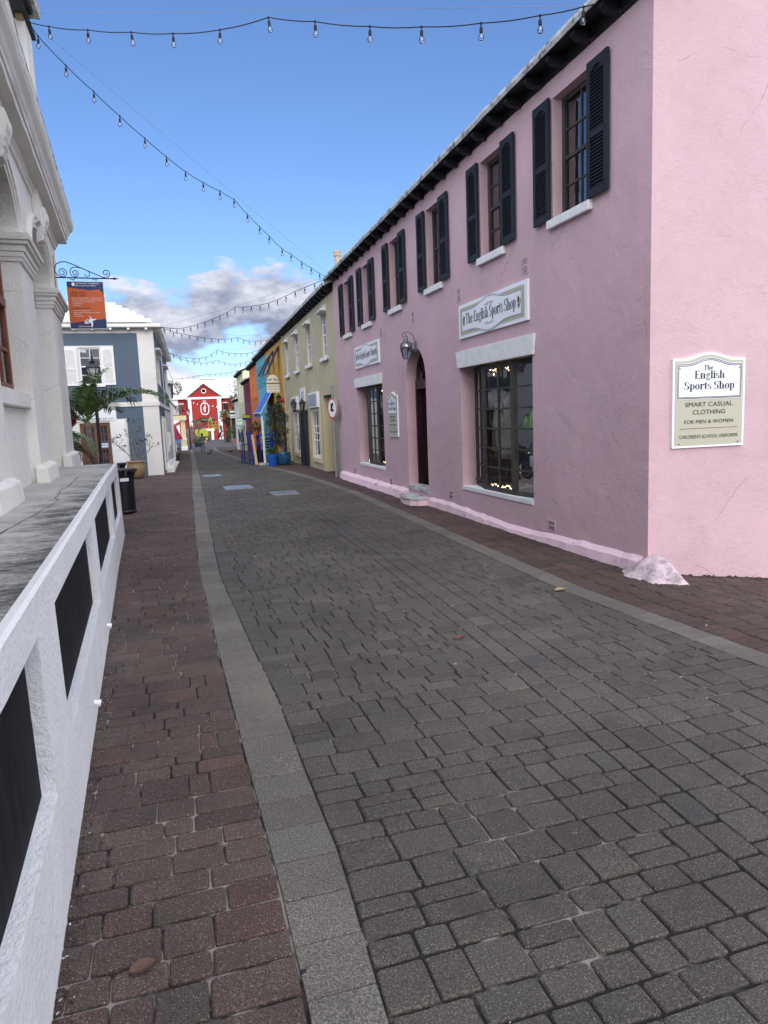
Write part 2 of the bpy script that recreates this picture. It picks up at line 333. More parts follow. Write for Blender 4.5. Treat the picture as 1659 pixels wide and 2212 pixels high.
def sash(F, root, u0, u1, w0, w1, v, mframe, mglass, cols=2, rows=4, fw=.045, bw=.018, name='window', blind=None, low=None, mback=None):
    """sash window: frame, glazing bars, one sheet of panes and what hangs behind"""
    mb = MB(F)
    mb.box((u0, v - .04, w0), (u0 + fw, v + .02, w1)); mb.box((u1 - fw, v - .04, w0), (u1, v + .02, w1))
    mb.box((u0 + fw, v - .04, w0), (u1 - fw, v + .02, w0 + fw)); mb.box((u0 + fw, v - .04, w1 - fw), (u1 - fw, v + .02, w1))
    wm = (w0 + w1) / 2
    mb.box((u0 + fw, v - .035, wm - .02), (u1 - fw, v + .012, wm + .02))
    for i in range(1, cols):
        x = u0 + fw + (u1 - u0 - 2 * fw) * i / cols; mb.box((x - bw / 2, v - .02, w0 + fw), (x + bw / 2, v + .005, w1 - fw))
    for j in range(1, rows):
        z = w0 + fw + (w1 - w0 - 2 * fw) * j / rows
        if abs(z - wm) > .05: mb.box((u0 + fw, v - .019, z - bw / 2), (u1 - fw, v + .004, z + bw / 2))
    o = mb.build(name, mframe, root)
    MB(F).box((u0 + fw * .5, v - .012, w0 + fw * .5), (u1 - fw * .5, v - .008, w1 - fw * .5)).build('pane', mglass, o)
    if mback:
        b = MB(F)
        n = max(4, int((u1 - u0) / .05)); wm_ = w0 if cols > 2 else wm; pts = [(u0 - .12 + (u1 - u0 + .24) * i / n, v - .050 - .006 * (i % 2)) for i in range(n + 1)]
        for i in range(n): b.quad((pts[i][0], pts[i][1], wm_), (pts[i + 1][0], pts[i + 1][1], wm_), (pts[i + 1][0], pts[i + 1][1], w1), (pts[i][0], pts[i][1], w1))
        b.build('curtain', mback, o)
    return o

# bold condensed serif lettering drawn as thick-and-thin strokes; cap height 1, x height .68
def glyph(ch):
    q = []
    TK, TN, SF = .17, .055, .055
    def R(x0, y0, x1, y1): q.append([(x0, y0), (x1, y0), (x1, y1), (x0, y1)])
    def stem(x, y0, y1, top=True, bot=True, w_=TK, e=.07):
        R(x, y0, x + w_, y1)
        if bot: R(x - e, y0, x + w_ + e, y0 + SF)
        if top: R(x - e, y1 - SF, x + (w_ if top == 'l' else w_ + e), y1)
    def arc(cx, cy, rx, ry, a0, a1, tk=TK, tn=TN, n=10):
        pr = None
        for i in range(n + 1):
            a = rad(a0 + (a1 - a0) * i / n); t = tn + (tk - tn) * abs(math.cos(a)) ** 1.3
            c, s_ = math.cos(a), math.sin(a); P = (cx + (rx) * c, cy + ry * s_); Q = (cx + (rx - t) * c, cy + (ry - t * .75) * s_)
            if pr: q.append([pr[0], P, Q, pr[1]])
            pr = (P, Q)
    if ch == 'T': stem(.26, 0, 1, top=False); R(0, .94, .69, 1); R(0, .76, .05, .94); R(.64, .76, .69, .94); return q, .72
    if ch == 'E': stem(.08, 0, 1, e=.06); R(.25, 0, .62, SF); R(.57, 0, .62, .24); R(.25, .945, .58, 1); R(.53, .78, .58, 1); R(.25, .49, .46, .54); R(.42, .42, .46, .62); return q, .68
    if ch == 'h': stem(.07, 0, 1, top='l'); arc(.33, .45, .24, .23, 0, 130); R(.40, 0, .57, .46); R(.34, 0, .63, SF); return q, .68
    if ch == 'n': stem(.07, 0, .68, top='l'); arc(.33, .45, .24, .23, 0, 130); R(.40, 0, .57, .46); R(.34, 0, .63, SF); return q, .68
    if ch == 'e': arc(.27, .34, .25, .35, 0, 330, TK, .05, 18); R(.10, .36, .50, .41); return q, .56
    if ch == 'o': arc(.28, .34, .27, .35, 0, 360, TK, .05, 20); return q, .59
    if ch == 'g':
        arc(.25, .46, .20, .22, 0, 360, .13, .05, 16); R(.40, .60, .54, .66); arc(.26, .10, .20, .13, 100, 250, .07, .05, 8)
        arc(.27, -.13, .24, .15, 0, 360, .09, .06, 14); R(.18, .0, .38, .055); return q, .56
    if ch == 'l': stem(.07, 0, 1, top='l'); return q, .32
    if ch == 'i': stem(.07, 0, .68, top='l'); arc(.155, .87, .10, .10, 0, 360, .10, .10, 10); return q, .32
    if ch == 's':
        arc(.22, .50, .19, .19, 60, 265, .13, .05, 10); arc(.22, .18, .20, .19, -120, 85, .13, .05, 10); R(.36, .46, .40, .68); R(.02, 0, .06, .22); return q, .46
    if ch == 'S':
        arc(.30, .73, .27, .27, 55, 262, .17, .06, 12); arc(.30, .27, .28, .28, -125, 82, .17, .06, 12); R(.51, .68, .56, 1); R(.02, 0, .07, .32); return q, .64
    if ch == 'p': stem(.07, -.28, .68, top='l'); arc(.32, .34, .26, .35, -125, 125, TK, .05, 14); return q, .64
    if ch == 'r': stem(.07, 0, .68, top='l'); arc(.36, .50, .16, .18, 40, 150, .09, .07, 6); arc(.42, .56, .075, .075, 0, 360, .07, .07, 8); return q, .50
    if ch == 't': R(.10, .12, .27, .84); R(0, .62, .42, .68); arc(.27, .14, .17, .14, 180, 300, .15, .05, 6); return q, .44
    return q, .28
def serif(mb, s_, cx, base, width, h, z):
    x = 0; out_ = []
    for ch in s_:
        q, a = glyph(ch); out_ += [[(x + px, py) for px, py in g] for g in q]; x += a
    k = width / x
    for i, g in enumerate(out_): mb.quad(*[(cx + (px - x / 2) * k, base + py * h, z + (i % 5) * .00015) for px, py in g])
    return mb

# ------------------------------------------------------------------ ground
PY = [-60, 22, 30, 40, 50, 57, 64, 75, 100, 130, 700]; PZ = [0, 0, -.12, -.30, -.52, -.74, -.88, -1.02, -1.25, -1.42, -1.6]
def gz(x, y):
    z = np.interp(y, PY, PZ)
    return z - .12 * np.clip(np.asarray(x) - 4.25, 0, 30) * (np.asarray(y) < 5.75)
BLr = ([1.0, 1.63, 2.38, 3.13, 3.95, 4.95, 7.34, 10.56, 15.09, 23.68, 29.19, 35.27, 55, 75], [.42, .43, .47, .46, .46, .42, .35, .40, .51, .68, .78, .92, 1.3, 1.75])
BLl = ([1.0, 1.7, 2.33, 3.28, 5.05, 6.1, 7.93, 10.68, 15.24, 23.89, 33.23, 55, 75], [.21, .23, .23, .21, .18, .17, .15, .19, .28, .46, .66, 1.05, 1.5])
BRl = ([1.0, 3.3, 5.46, 7.95, 14.45, 19, 23, 30, 45, 60, 75], [3.9, 3.31, 3.19, 3.26, 3.46, 3.35, 3.05, 2.75, 2.80, 3.2, 3.7])
SL = ([0, 2, 4.4, 7.7, 15, 25, 45, 60, 75], [1.68, 1.78, 1.93, 2.05, 2.2, 1.95, 1.9, 2.2, 2.6])
def ip(c, y): return np.interp(y, c[0], c[1])
blr = lambda y: ip(BLr, y); bll = lambda y: ip(BLl, y); brl = lambda y: ip(BRl, y); brr = lambda y: ip(BRl, y) + .21
stl = lambda y: ip(SL, y); str_ = lambda y: ip(SL, y) + .43

class Paving:
    """tumbled pavers: each one its own worn, slightly tilted block with rounded corners"""
    def __init__(s): s.v = []; s.f = []; s.c = []; s.n = 0
    def piece(s, c4, tint, fine, g=.0034, edge=.0055, lift=None, worn=1.):
        # c4: corners ccw (x,y)
        P = np.array(c4, float); cen = P.mean(0)
        d = [np.linalg.norm(P[(i + 1) % 4] - P[i]) for i in range(4)]
        if min(d) < .035: return
        P = P + rng.uniform(-.0022, .0022, (4, 2)) * worn
        def inset(Q, a):
            out = []
            for i in range(4):
                p = Q[i]; e0 = Q[i - 1] - p; e1 = Q[(i + 1) % 4] - p; e0 /= np.linalg.norm(e0) + 1e-9; e1 /= np.linalg.norm(e1) + 1e-9
                out.append(p + (e0 + e1) * np.array([.42, 1.8]) * a)
            return np.array(out)
        A = inset(P, g)
        def outline(Q, r):
            if not fine: return Q
            o_ = []
            for i in range(4):
                p = Q[i]; e0 = Q[i - 1] - p; e1 = Q[(i + 1) % 4] - p; l0 = np.linalg.norm(e0); l1 = np.linalg.norm(e1); e0 /= l0; e1 /= l1
                o_ += [p + e0 * r, p + (e0 + e1) * r * .3, p + e1 * r]
                if fine > 1:
                    m = e1 * l1; o_.append(p + m * .5 + np.array([-e1[1], e1[0]]) * rng.uniform(-.0025, .0015) * worn)
            return np.array(o_)
        r0 = rng.uniform(.006, .014) * worn
        O0 = outline(A, r0); m = len(O0)
        dz = (rng.normal(0, .0011) if lift is None else lift); tx, ty = rng.normal(0, .005, 2) * worn
        def z(Q, h): return gz(Q[:, 0], Q[:, 1]) + h + dz + (Q[:, 0] - cen[0]) * tx + (Q[:, 1] - cen[1]) * ty
        k = 1 - edge / (min(d) * .5) ; k2 = 1 - edge * .35 / (min(d) * .5)
        rings = [(O0, -.016), (cen + (O0 - cen) * k2, -.0045), (cen + (O0 - cen) * k, 0.)] if fine else [(O0, -.014), (cen + (O0 - cen) * k, 0.)]
        b = s.n
        for Q, h in rings:
            s.v.append(np.column_stack([Q, z(Q, h)])); s.n += m
        for r_ in range(len(rings) - 1):
            for i in range(m): s.f.append((b + r_ * m + i, b + r_ * m + (i + 1) % m, b + (r_ + 1) * m + (i + 1) % m, b + (r_ + 1) * m + i))
        t = b + (len(rings) - 1) * m; s.f.append(tuple(range(t, t + m))); s.c += [tint] * (m * len(rings))
    def build(s, name, m):
        me = bpy.data.meshes.new(name); V = np.concatenate(s.v)
        me.from_pydata(V.tolist(), [], s.f); me.materials.append(m)
        ca = me.color_attributes.new('tint', 'FLOAT_COLOR', 'POINT')
        C4 = np.ones((len(V), 4)); C4[:, :3] = np.array(s.c); ca.data.foreach_set('color', C4.ravel()); me.update()
        o = bpy.data.objects.new(name, me); COL.objects.link(o); return struct(o)

def stone_mat(name, col, fleck=(.50, .48, .45), rough=.85, dirtcol=(.035, .032, .031), fth=(.60, .66), bumpd=.0035):
    m = bpy.data.materials.new(name); m.use_nodes = True
    t = m.node_tree; n_, l_ = t.nodes, t.links; b = n_['Principled BSDF']; b.inputs['Roughness'].default_value = rough; b.inputs['Specular IOR Level'].default_value = .35
    co = n_.new('ShaderNodeTexCoord'); src = co.outputs['Object']
    def noise(s, d=4, r=.6):
        q = n_.new('ShaderNodeTexNoise'); q.inputs['Scale'].default_value = s; q.inputs['Detail'].default_value = d; q.inputs['Roughness'].default_value = r; l_.new(src, q.inputs['Vector']); return q.outputs['Fac']
    def mix(f, a, b_, mode='MIX'):
        q = n_.new('ShaderNodeMixRGB'); q.blend_type = mode
        for i, x in enumerate((f, a, b_)):
            if isinstance(x, (int, float)): q.inputs[i].default_value = x
            elif isinstance(x, tuple): q.inputs[i].default_value = x + (1,)
            else: l_.new(x, q.inputs[i])
        return q.outputs[0]
    at = n_.new('ShaderNodeAttribute'); at.attribute_name = 'tint'
    base = mix(1.0, col, at.outputs['Color'], 'MULTIPLY')
    grain = ramp(noise(150, 3, .7), [(.30, .28), (.5, .92), (.70, 2.2)], n_, l_)
    base = mix(.9, base, grain, 'MULTIPLY')
    vo = n_.new('ShaderNodeTexVoronoi'); vo.inputs['Scale'].default_value = 150; l_.new(src, vo.inputs['Vector'])
    vc = n_.new('ShaderNodeSeparateColor'); l_.new(vo.outputs['Color'], vc.inputs[0])
    mm = n_.new('ShaderNodeMath'); mm.operation = 'GREATER_THAN'; l_.new(vc.outputs[0], mm.inputs[0]); mm.inputs[1].default_value = .84
    m2 = n_.new('ShaderNodeMath'); m2.operation = 'LESS_THAN'; l_.new(vo.outputs['Distance'], m2.inputs[0]); m2.inputs[1].default_value = .30
    m3 = n_.new('ShaderNodeMath'); m3.operation = 'MULTIPLY'; l_.new(mm.outputs[0], m3.inputs[0]); l_.new(m2.outputs[0], m3.inputs[1])
    base = mix(m3.outputs[0], base, fleck)
    patch = ramp(noise(.7, 7, .66), [(.32, .70), (.5, .98), (.68, 1.25)], n_, l_)
    base = mix(1.0, base, patch, 'MULTIPLY')
    dk = ramp(noise(1.6, 9, .72), [(.54, 0), (.72, .75)], n_, l_)
    base = mix(dk, base, dirtcol)
    # a few pale droppings and black gum spots
    v2 = n_.new('ShaderNodeTexVoronoi'); v2.inputs['Scale'].default_value = 3.1; l_.new(src, v2.inputs['Vector'])
    s2 = n_.new('ShaderNodeSeparateColor'); l_.new(v2.outputs['Color'], s2.inputs[0])
    rr = n_.new('ShaderNodeMath'); rr.operation = 'MULTIPLY_ADD'; l_.new(s2.outputs[1], rr.inputs[0]); rr.inputs[1].default_value = .066; rr.inputs[2].default_value = -.012
    wob = n_.new('ShaderNodeMath'); wob.operation = 'MULTIPLY_ADD'; l_.new(noise(38, 2), wob.inputs[0]); wob.inputs[1].default_value = .06; l_.new(v2.outputs['Distance'], wob.inputs[2])
    w3 = n_.new('ShaderNodeMath'); w3.operation = 'SUBTRACT'; l_.new(wob.outputs[0], w3.inputs[0]); w3.inputs[1].default_value = .03
    sp = n_.new('ShaderNodeMath'); sp.operation = 'LESS_THAN'; l_.new(w3.outputs[0], sp.inputs[0]); l_.new(rr.outputs[0], sp.inputs[1])
    spc = ramp(s2.outputs[2], [(.60, (.02, .02, .025)), (.62, (.40, .40, .385))], n_, l_, 'CONSTANT')
    base = mix(sp.outputs[0], base, spc)
    l_.new(base, b.inputs['Base Color'])
    bp = n_.new('ShaderNodeBump'); bp.inputs['Distance'].default_value = bumpd; l_.new(noise(120, 4, .7), bp.inputs['Height'])
    b2 = n_.new('ShaderNodeBump'); b2.inputs['Distance'].default_value = .008; l_.new(noise(14, 4, .6), b2.inputs['Height']); l_.new(bp.outputs[0], b2.inputs['Normal'])
    l_.new(b2.outputs[0], b.inputs['Normal'])
    return m
m_pave = stone_mat('grey_aggregate_paver', (.075, .068, .059), fleck=(.22, .21, .19))
m_foot = stone_mat('brown_aggregate_paver', (.078, .058, .048), fleck=(.25, .235, .22))
m_brick = stone_mat('red_brown_paver', (.072, .050, .042), fleck=(.14, .125, .115))
m_kerb = stone_mat('pale_exposed_aggregate_kerb', (.130, .121, .105), fleck=(.24, .225, .20), dirtcol=(.08, .076, .068))

def joint_mat():
    m = bpy.data.materials.new('sand_filled_joints'); m.use_nodes = True
    t = m.node_tree; n_, l_ = t.nodes, t.links; b = n_['Principled BSDF']; b.inputs['Roughness'].default_value = 1
    co = n_.new('ShaderNodeTexCoord')
    def noise(s, d=5):
        q = n_.new('ShaderNodeTexNoise'); q.inputs['Scale'].default_value = s; q.inputs['Detail'].default_value = d; l_.new(co.outputs['Object'], q.inputs['Vector']); return q.outputs['Fac']
    a = n_.new('ShaderNodeMath'); a.operation = 'MULTIPLY_ADD'; l_.new(noise(1.3), a.inputs[0]); a.inputs[1].default_value = .7
    c = n_.new('ShaderNodeMath'); c.operation = 'MULTIPLY'; l_.new(noise(9), c.inputs[0]); c.inputs[1].default_value = .45; l_.new(c.outputs[0], a.inputs[2]); sx = n_.new('ShaderNodeSeparateXYZ'); l_.new(co.outputs['Object'], sx.inputs[0]); mr = n_.new('ShaderNodeMapRange'); mr.inputs['From Min'].default_value = .1; mr.inputs['From Max'].default_value = .7; mr.inputs['To Min'].default_value = .04; mr.inputs['To Max'].default_value = -.035; l_.new(sx.outputs[0], mr.inputs['Value']); a2 = n_.new('ShaderNodeMath'); l_.new(a.outputs[0], a2.inputs[0]); l_.new(mr.outputs[0], a2.inputs[1]); a = a2
    l_.new(ramp(a.outputs[0], [(.57, (.012, .011, .011)), (.65, (.24, .225, .20))], n_, l_), b.inputs['Base Color'])
    return m
m_joint = joint_mat()
m_plaza = mat('distant_grey_paving', (.085, .08, .077), .9, .2, .6)

def tintf(base=.12, hue=.05):
    g = 1 + rng.normal(0, base); h = rng.normal(0, hue)
    return (max(.4, g * (1 + h)), max(.4, g), max(.4, g * (1 - h * .8)))
def rows(pv, fl, fr, y0, y1, hs, ws, fines, tf, worn=1., split=.22, skew=0.):
    y = y0
    while y < y1:
        h = hs[rng.integers(len(hs))] * (1 + rng.normal(0, .03))
        ym = y + h / 2; xl = float(fl(ym)); xr = float(fr(ym)); x = xl; xs = [xl]
        while True:
            wd = ws[rng.integers(len(ws))] * (1 + rng.normal(0, .04)) * (.75 if h > .17 and rng.random() < .35 else 1)
            if x + wd * 1.5 > xr: break
            x += wd; xs.append(x)
        xs.append(xr)
        f = fines(ym)
        for a, b in zip(xs[:-1], xs[1:]):
            def yy(x_, q): return q + skew * (x_ - xl)
            a0 = float(fl(y)) if a == xl else a; a1 = float(fl(y + h)) if a == xl else a; b0 = float(fr(y)) if b == xr else b; b1 = float(fr(y + h)) if b == xr else b
            if f and h > .17 and (b - a) > .12 and rng.random() < split:
                q = y + h * rng.uniform(.45, .58)
                pv.piece([(a0, yy(a, y)), (b0, yy(b, y)), (b, yy(b, q)), (a, yy(a, q))], tf(), f, worn=worn)
                pv.piece([(a, yy(a, q)), (b, yy(b, q)), (b1, yy(b, y + h)), (a1, yy(a, y + h))], tf(), f, worn=worn)
            else:
                pv.piece([(a0, yy(a, y)), (b0, yy(b, y)), (b1, yy(b, y + h)), (a1, yy(a, y + h))], tf(), f, worn=worn)
        y += h
def fines(y): return 2 if y < 5 else (1 if y < 13 else 0)
far2 = lambda y: 0
HS = [.115, .17, .20, .12, .18]; WS = [.12, .17, .24, .20, .15]
pv = Paving()
rows(pv, blr, stl, .8, 30, HS, WS, fines, lambda: tintf(.09, .018), skew=0.01)
rows(pv, str_, brl, .6, 30, HS, WS, fines, lambda: tintf(.09, .02), skew=0.0)
rows(pv, blr, stl, 30, 75, [.19, .22], [.22, .3], far2, lambda: tintf(.10, .03))
rows(pv, str_, brl, 30, 75, [.19, .22], [.22, .3], far2, lambda: tintf(.10, .03))
for o0, o1, ln in ((0, .125, .215), (.125, .305, .20), (.305, .43, .215)):
    y = .6 + rng.uniform(0, .1)
    while y < 60:
        l_ = ln * rng.uniform(.85, 1.1) * (1 if y < 25 else 1.8)
        pv.piece([(stl(y) + o0, y), (stl(y) + o1, y), (stl(y + l_) + o1, y + l_), (stl(y + l_) + o0, y + l_)], tintf(.09, .022), fines(y)); y += l_
pv.build('road_paving', m_pave)
pf = Paving()
def warm():
    g = 1 + rng.normal(0, .10); r_ = rng.random()
    return (g * 1.0, g * .98, g * .98) if r_ < .78 else ((g * .88, g * .96, g * .98) if r_ < .85 else (g * 1.10, g * .93, g * .9))
lft = lambda y: -1.3 if y < 10.95 else -4.6
rows(pf, lft, bll, .8, 24.2, [.115, .14, .20, .12, .16], [.16, .24, .20, .12, .27], fines, warm, skew=.02)
rows(pf, lambda y: -.45 + (y - 24) * .02, bll, 24.3, 62, [.19, .22], [.22, .3], far2, warm)
rows(pf, lambda y: -6, bll, 62, 75, [.22, .3], [.3, .4], far2, warm)
pf.build('footpath_paving', m_foot)
pb = Paving()
rgt = lambda y: 8.5 if y < 5.62 else 4.27
rows(pb, brr, rgt, .8, 5.6, [.105], [.20, .215], fines, warm, split=0)
rows(pb, brr, rgt, 5.62, 30, [.105], [.20, .215], fines, warm, split=0)
rows(pb, brr, lambda y: 4.3 + (y - 18) * .022, 30, 62, [.2], [.25], far2, warm)
rows(pb, brr, lambda y: 10., 62, 75, [.25], [.35], far2, warm)
pb.build('brick_footpath_paving', m_brick)
pk = Paving()
for fl_, fr_ in ((bll, blr), (brl, brr)):
    y = .7
    while y < 75:
        l_ = .215 if y < 30 else .42
        a = rng.normal(0, .003)
        pk.piece([(fl_(y) + .002, y + a), (fr_(y) - .002, y), (fr_(y + l_) - .002, y + l_), (fl_(y + l_) + .002, y + l_ + a)], tintf(.07, .015), 1 if y < 13 else 0, g=.0014, edge=.003, lift=rng.normal(.001, .001), worn=.25); y += l_
pk.build('kerb_band_paving', m_kerb)
# bedding sheet under every joint, carried on to the horizon
ys = sorted(set(list(np.linspace(-60, 0, 7)) + list(np.linspace(0, 80, 81)) + [5.749, 5.751] + [90, 100, 115, 130, 200, 400, 700, 1500])); xs = [-1500, -300, -60, -20, -6, -3, 0, 2, 4.25, 5, 6, 8, 12, 20, 34, 60, 300, 1500]
v = [(x, y, float(gz(x, y)) - .0100) for y in ys for x in xs]; nx = len(xs)
me = bpy.data.meshes.new('ground'); me.from_pydata(v, [], [(j * nx + i, j * nx + i + 1, (j + 1) * nx + i + 1, (j + 1) * nx + i) for j in range(len(ys) - 1) for i in range(nx - 1)]); me.materials.append(m_joint)
o = bpy.data.objects.new('ground', me); COL.objects.link(o); struct(o)
pz = MB(); Yp = [75, 85, 100, 115, 130, 200]
for a, b in zip(Yp[:-1], Yp[1:]): pz.quad((-40, a, float(gz(0, a)) + .004), (40, a, float(gz(0, a)) + .004), (40, b, float(gz(0, b)) + .004), (-40, b, float(gz(0, b)) + .004))
struct(pz.build('square_paving', m_plaza))

# ------------------------------------------------------------------ pink shop building (right)
PF = frame((4.22, 0, 0), 0, -1)
pink = thing('pink_shop_building', 'long two-storey pink plastered shop with black louvred shutters, nearest on the right', 'building', (4.22, 5.67, 0))
def tz(y): return -.0135 * (y - 7)          # the storey lines fall very slightly up the street
uw = [(6.655, 7.375, 3.67, 4.93), (8.62, 9.31, 3.67, 4.90), (10.82, 11.47, 3.635, 4.87), (12.91, 13.56, 3.61, 4.85), (14.99, 15.62, 3.59, 4.81), (16.76, 17.42, 3.57, 4.79)]
W1 = (7.90, 10.17, .44, 2.26); W2 = (14.38, 16.50, .46, 2.26); DR = (11.72, 12.81, .27, 2.75)
mb = MB(PF)
wall(mb, 5.67, 18.57, -.25, 5.13, [q + (.15,) for q in uw] + [W1 + (.30,), W2 + (.30,), (DR[0], DR[1], DR[2], DR[3], .24)])
# arched head of the doorway: corner spandrels closing the square opening
dc = (DR[0] + DR[1]) / 2; rr = (DR[1] - DR[0]) / 2; zs = DR[3] - rr
for sg in (-1, 1):
    arcp = [(dc + sg * rr * math.cos(rad(a)), zs + rr * math.sin(rad(a))) for a in range(0, 91, 9)]
    for i in range(len(arcp) - 1):
        a, b = arcp[i], arcp[i + 1]; e = dc + sg * rr
        mb.quad((e, 0, a[1]), (a[0], 0, a[1]), (b[0], 0, b[1]), (e, 0, b[1]))
        mb.quad((a[0], 0, a[1]), (b[0], 0, b[1]), (b[0], -.24, b[1]), (a[0], -.24, a[1]))
# end wall turned toward the camera, back and far end
ca = Vector((math.sin(rad(94.2)), math.cos(rad(94.2)))); E1 = (4.22 + 9 * ca.x, 5.67 + 9 * ca.y)
mb.F = ID
mb.quad((4.22, 5.67, -.3), (E1[0], E1[1], -1.3), (E1[0], E1[1], 5.3), (8.6, 5.35, 7.6), (4.22, 5.67, 5.12))
mb.quad((E1[0], E1[1], -1.3), (E1[0], 18.57, -.5), (E1[0], 18.57, 5.3), (E1[0], E1[1], 5.3)); mb.quad((4.22, 18.57, -.3), (E1[0], 18.57, -.3), (E1[0], 18.57, 5.1), (8.6, 18.57, 7.4), (4.22, 18.57, 5.0))
mb.build('wall', m_pink, pink)
# dark room behind the windows: floor between storeys and inner lining
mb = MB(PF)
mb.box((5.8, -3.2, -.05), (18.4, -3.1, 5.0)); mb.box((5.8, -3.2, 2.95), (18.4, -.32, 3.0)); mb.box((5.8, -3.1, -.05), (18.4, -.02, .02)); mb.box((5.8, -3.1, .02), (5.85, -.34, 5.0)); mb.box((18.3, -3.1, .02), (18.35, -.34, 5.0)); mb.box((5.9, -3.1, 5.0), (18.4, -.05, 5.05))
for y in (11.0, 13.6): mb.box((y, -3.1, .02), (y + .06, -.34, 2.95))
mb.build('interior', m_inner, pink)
# plinth
mb = MB(PF); n = 40
pr = []
for i in range(n + 1):
    y = 5.74 + (11.62 - 5.74) * i / n; h = .075 + .03 * math.sin(y * 1.3) + rng.uniform(-.01, .01) ; d = .07 + rng.uniform(-.012, .012)
    pr.append(((y, .0, h + .05), (y, d * .75, h), (y, d, -.03)))
pr2 = []
for i in range(30):
    y = 12.85 + (18.35 - 12.85) * i / 29; h = .13 + rng.uniform(-.012, .012); d = .16 + rng.uniform(-.015, .015) - .04 * (i > 26)
    pr2.append(((y, .0, h + .05), (y, d * .72, h), (y, d, -.03)))
for P_ in (pr, pr2):
    for a, b in zip(P_[:-1], P_[1:]):
        for j in range(2): mb.quad(a[j], b[j], b[j + 1], a[j + 1])
    for e in (P_[0], P_[-1]): mb.quad(*e, (e[0][0], 0, -.03))
mb.build('plinth', m_pinkbase, pink)
# worn plaster mound guarding the corner
mb = MB(); prof = []; N_ = 40
for k in range(N_ + 1):
    a = rad(80 + 200 * k / N_); prof.append(a)
def cone_r(a, t): return (1 - t) ** .8 * (.31 + .035 * math.sin(3 * a + 1) + .02 * math.sin(7 * a)) + .03
vs = []; lv = [(0, -.02), (.12, .012), (.3, .06), (.5, .13), (.72, .21), (.88, .265), (1, .29)]
for t, z in lv:
    for a in prof: r_ = cone_r(a, t) + rng.uniform(-.002, .002); vs.append((4.27 + r_ * math.cos(a) * .95, 5.58 + r_ * math.sin(a) * 1.15, z * .72 - .02))
vs.append((4.27, 5.60, .195)); m_ = len(prof); fs = [(i * m_ + k, i * m_ + k + 1, (i + 1) * m_ + k + 1, (i + 1) * m_ + k) for i in range(len(lv) - 1) for k in range(m_ - 1)] + [((len(lv) - 1) * m_ + k, (len(lv) - 1) * m_ + k + 1, len(vs) - 1) for k in range(m_ - 1)]
mb.add(vs, fs); mb.build('corner_guard', m_cone, pink, smooth=True)
# roof: weathered slab edge, white slope
mb = MB(PF); nn = 36; prv = None
for i in range(nn + 1):
    y = 5.35 + (18.62 - 5.35) * i / nn; e = 5.245 + .002 * rng.normal() - .0138 * (y - 6.4); th = .085 + rng.uniform(-.006, .006); ov = .245 + rng.uniform(-.008, .008)
    cur = [(y, ov - .015, e), (y, ov, e + th * .5), (y, ov - .01, e + th), (y, -.05, e + th + .12), (y, -.05, e + .06)]
    if prv:
        for j in range(5): mb.quad(prv[j], cur[j], cur[(j + 1) % 5], prv[(j + 1) % 5])
    else: mb.quad(*cur)
    prv = cur
mb.quad(*prv); mb.build('roof_edge', m_slab, pink)
mb = MB(PF)
for k in range(12):     # stepped slate courses under lime wash
    a = -.05 - k * .36; b = a - .36; za = 5.45 + k * .21; zb = za + .21
    mb.quad((5.3, a, za - .02), (18.62, a, za - .19), (18.62, a, za - .15), (5.3, a, za + .02)); mb.quad((5.3, a, za + .02), (18.62, a, za - .15), (18.62, b, zb - .19), (5.3, b, zb - .02))
mb.quad((5.3, -4.37, 7.95), (18.62, -4.37, 7.78), (18.62, -9, 5.3), (5.3, -9, 5.5))
mb.build('roof', m_roofw, pink)
mb = MB(PF); mb.quad((5.3, .235, 5.248), (18.6, .235, 5.07), (18.6, -.06, 5.13), (5.3, -.06, 5.30)); mb.quad((5.3, .01, 5.19), (18.6, .01, 5.02), (18.6, .01, 5.13), (5.3, .01, 5.29)); mb.build('soffit_board', m_dark, pink)
for i in range(26):
    y = 5.66 + .49 * i; e = 5.24 - .0138 * (y - 6.4)
    MB(PF).prism([(0.012, e - .10), (.15, e - .09), (.205, e - .045), (.205, e - .010), (.012, e + .01)], y - .038, y + .038, 'yz').build('rafter_tail', m_dark, pink)
def shutter_mesh(w_, h):
    mb = MB(); s = .055; t = .03
    mb.box((0, 0, 0), (s, t, h)); mb.box((w_ - s, 0, 0), (w_, t, h)); zm = h * .46
    mb.box((s, .001, 0), (w_ - s, t - .001, .075)); mb.box((s, .001, zm - .03), (w_ - s, t - .001, zm + .03))
    top = [(s, h - .06)] + [(s + (w_ - 2 * s) * k / 8, h - .11 + .05 * math.sin(math.pi * k / 8)) for k in range(9)] + [(w_ - s, h - .06)]
    top = [(s, h - .001), (s, h - .12)] + [(s + (w_ - 2 * s) * k / 8, h - .12 + .05 * math.sin(math.pi * k / 8)) for k in range(1, 8)] + [(w_ - s, h - .12), (w_ - s, h - .001)]
    mb.prism(top, .001, t - .001)
    mb.box((s, .0005, .075), (w_ - s, .004, h - .1))
    for z0, z1 in ((.075, zm - .03), (zm + .03, h - .075)):
        n = int((z1 - z0) / .034)
        for k in range(n):
            z = z0 + (z1 - z0) * (k + .2) / n
            mb.add([(s, .008, z + .022), (w_ - s, .008, z + .022), (w_ - s, t - .003, z), (s, t - .003, z), (s, .008, z + .027), (w_ - s, .008, z + .027), (w_ - s, t - .003, z + .006), (s, t - .003, z + .006)], [(0, 1, 2, 3), (4, 5, 6, 7), (3, 2, 6, 7), (0, 1, 5, 4)])
    for x in (s * .5, w_ - s * .5):
        for z in (.1, h - .08, zm): mb.ball((x, t + .002, z), .009, 6, 4)
    return mb
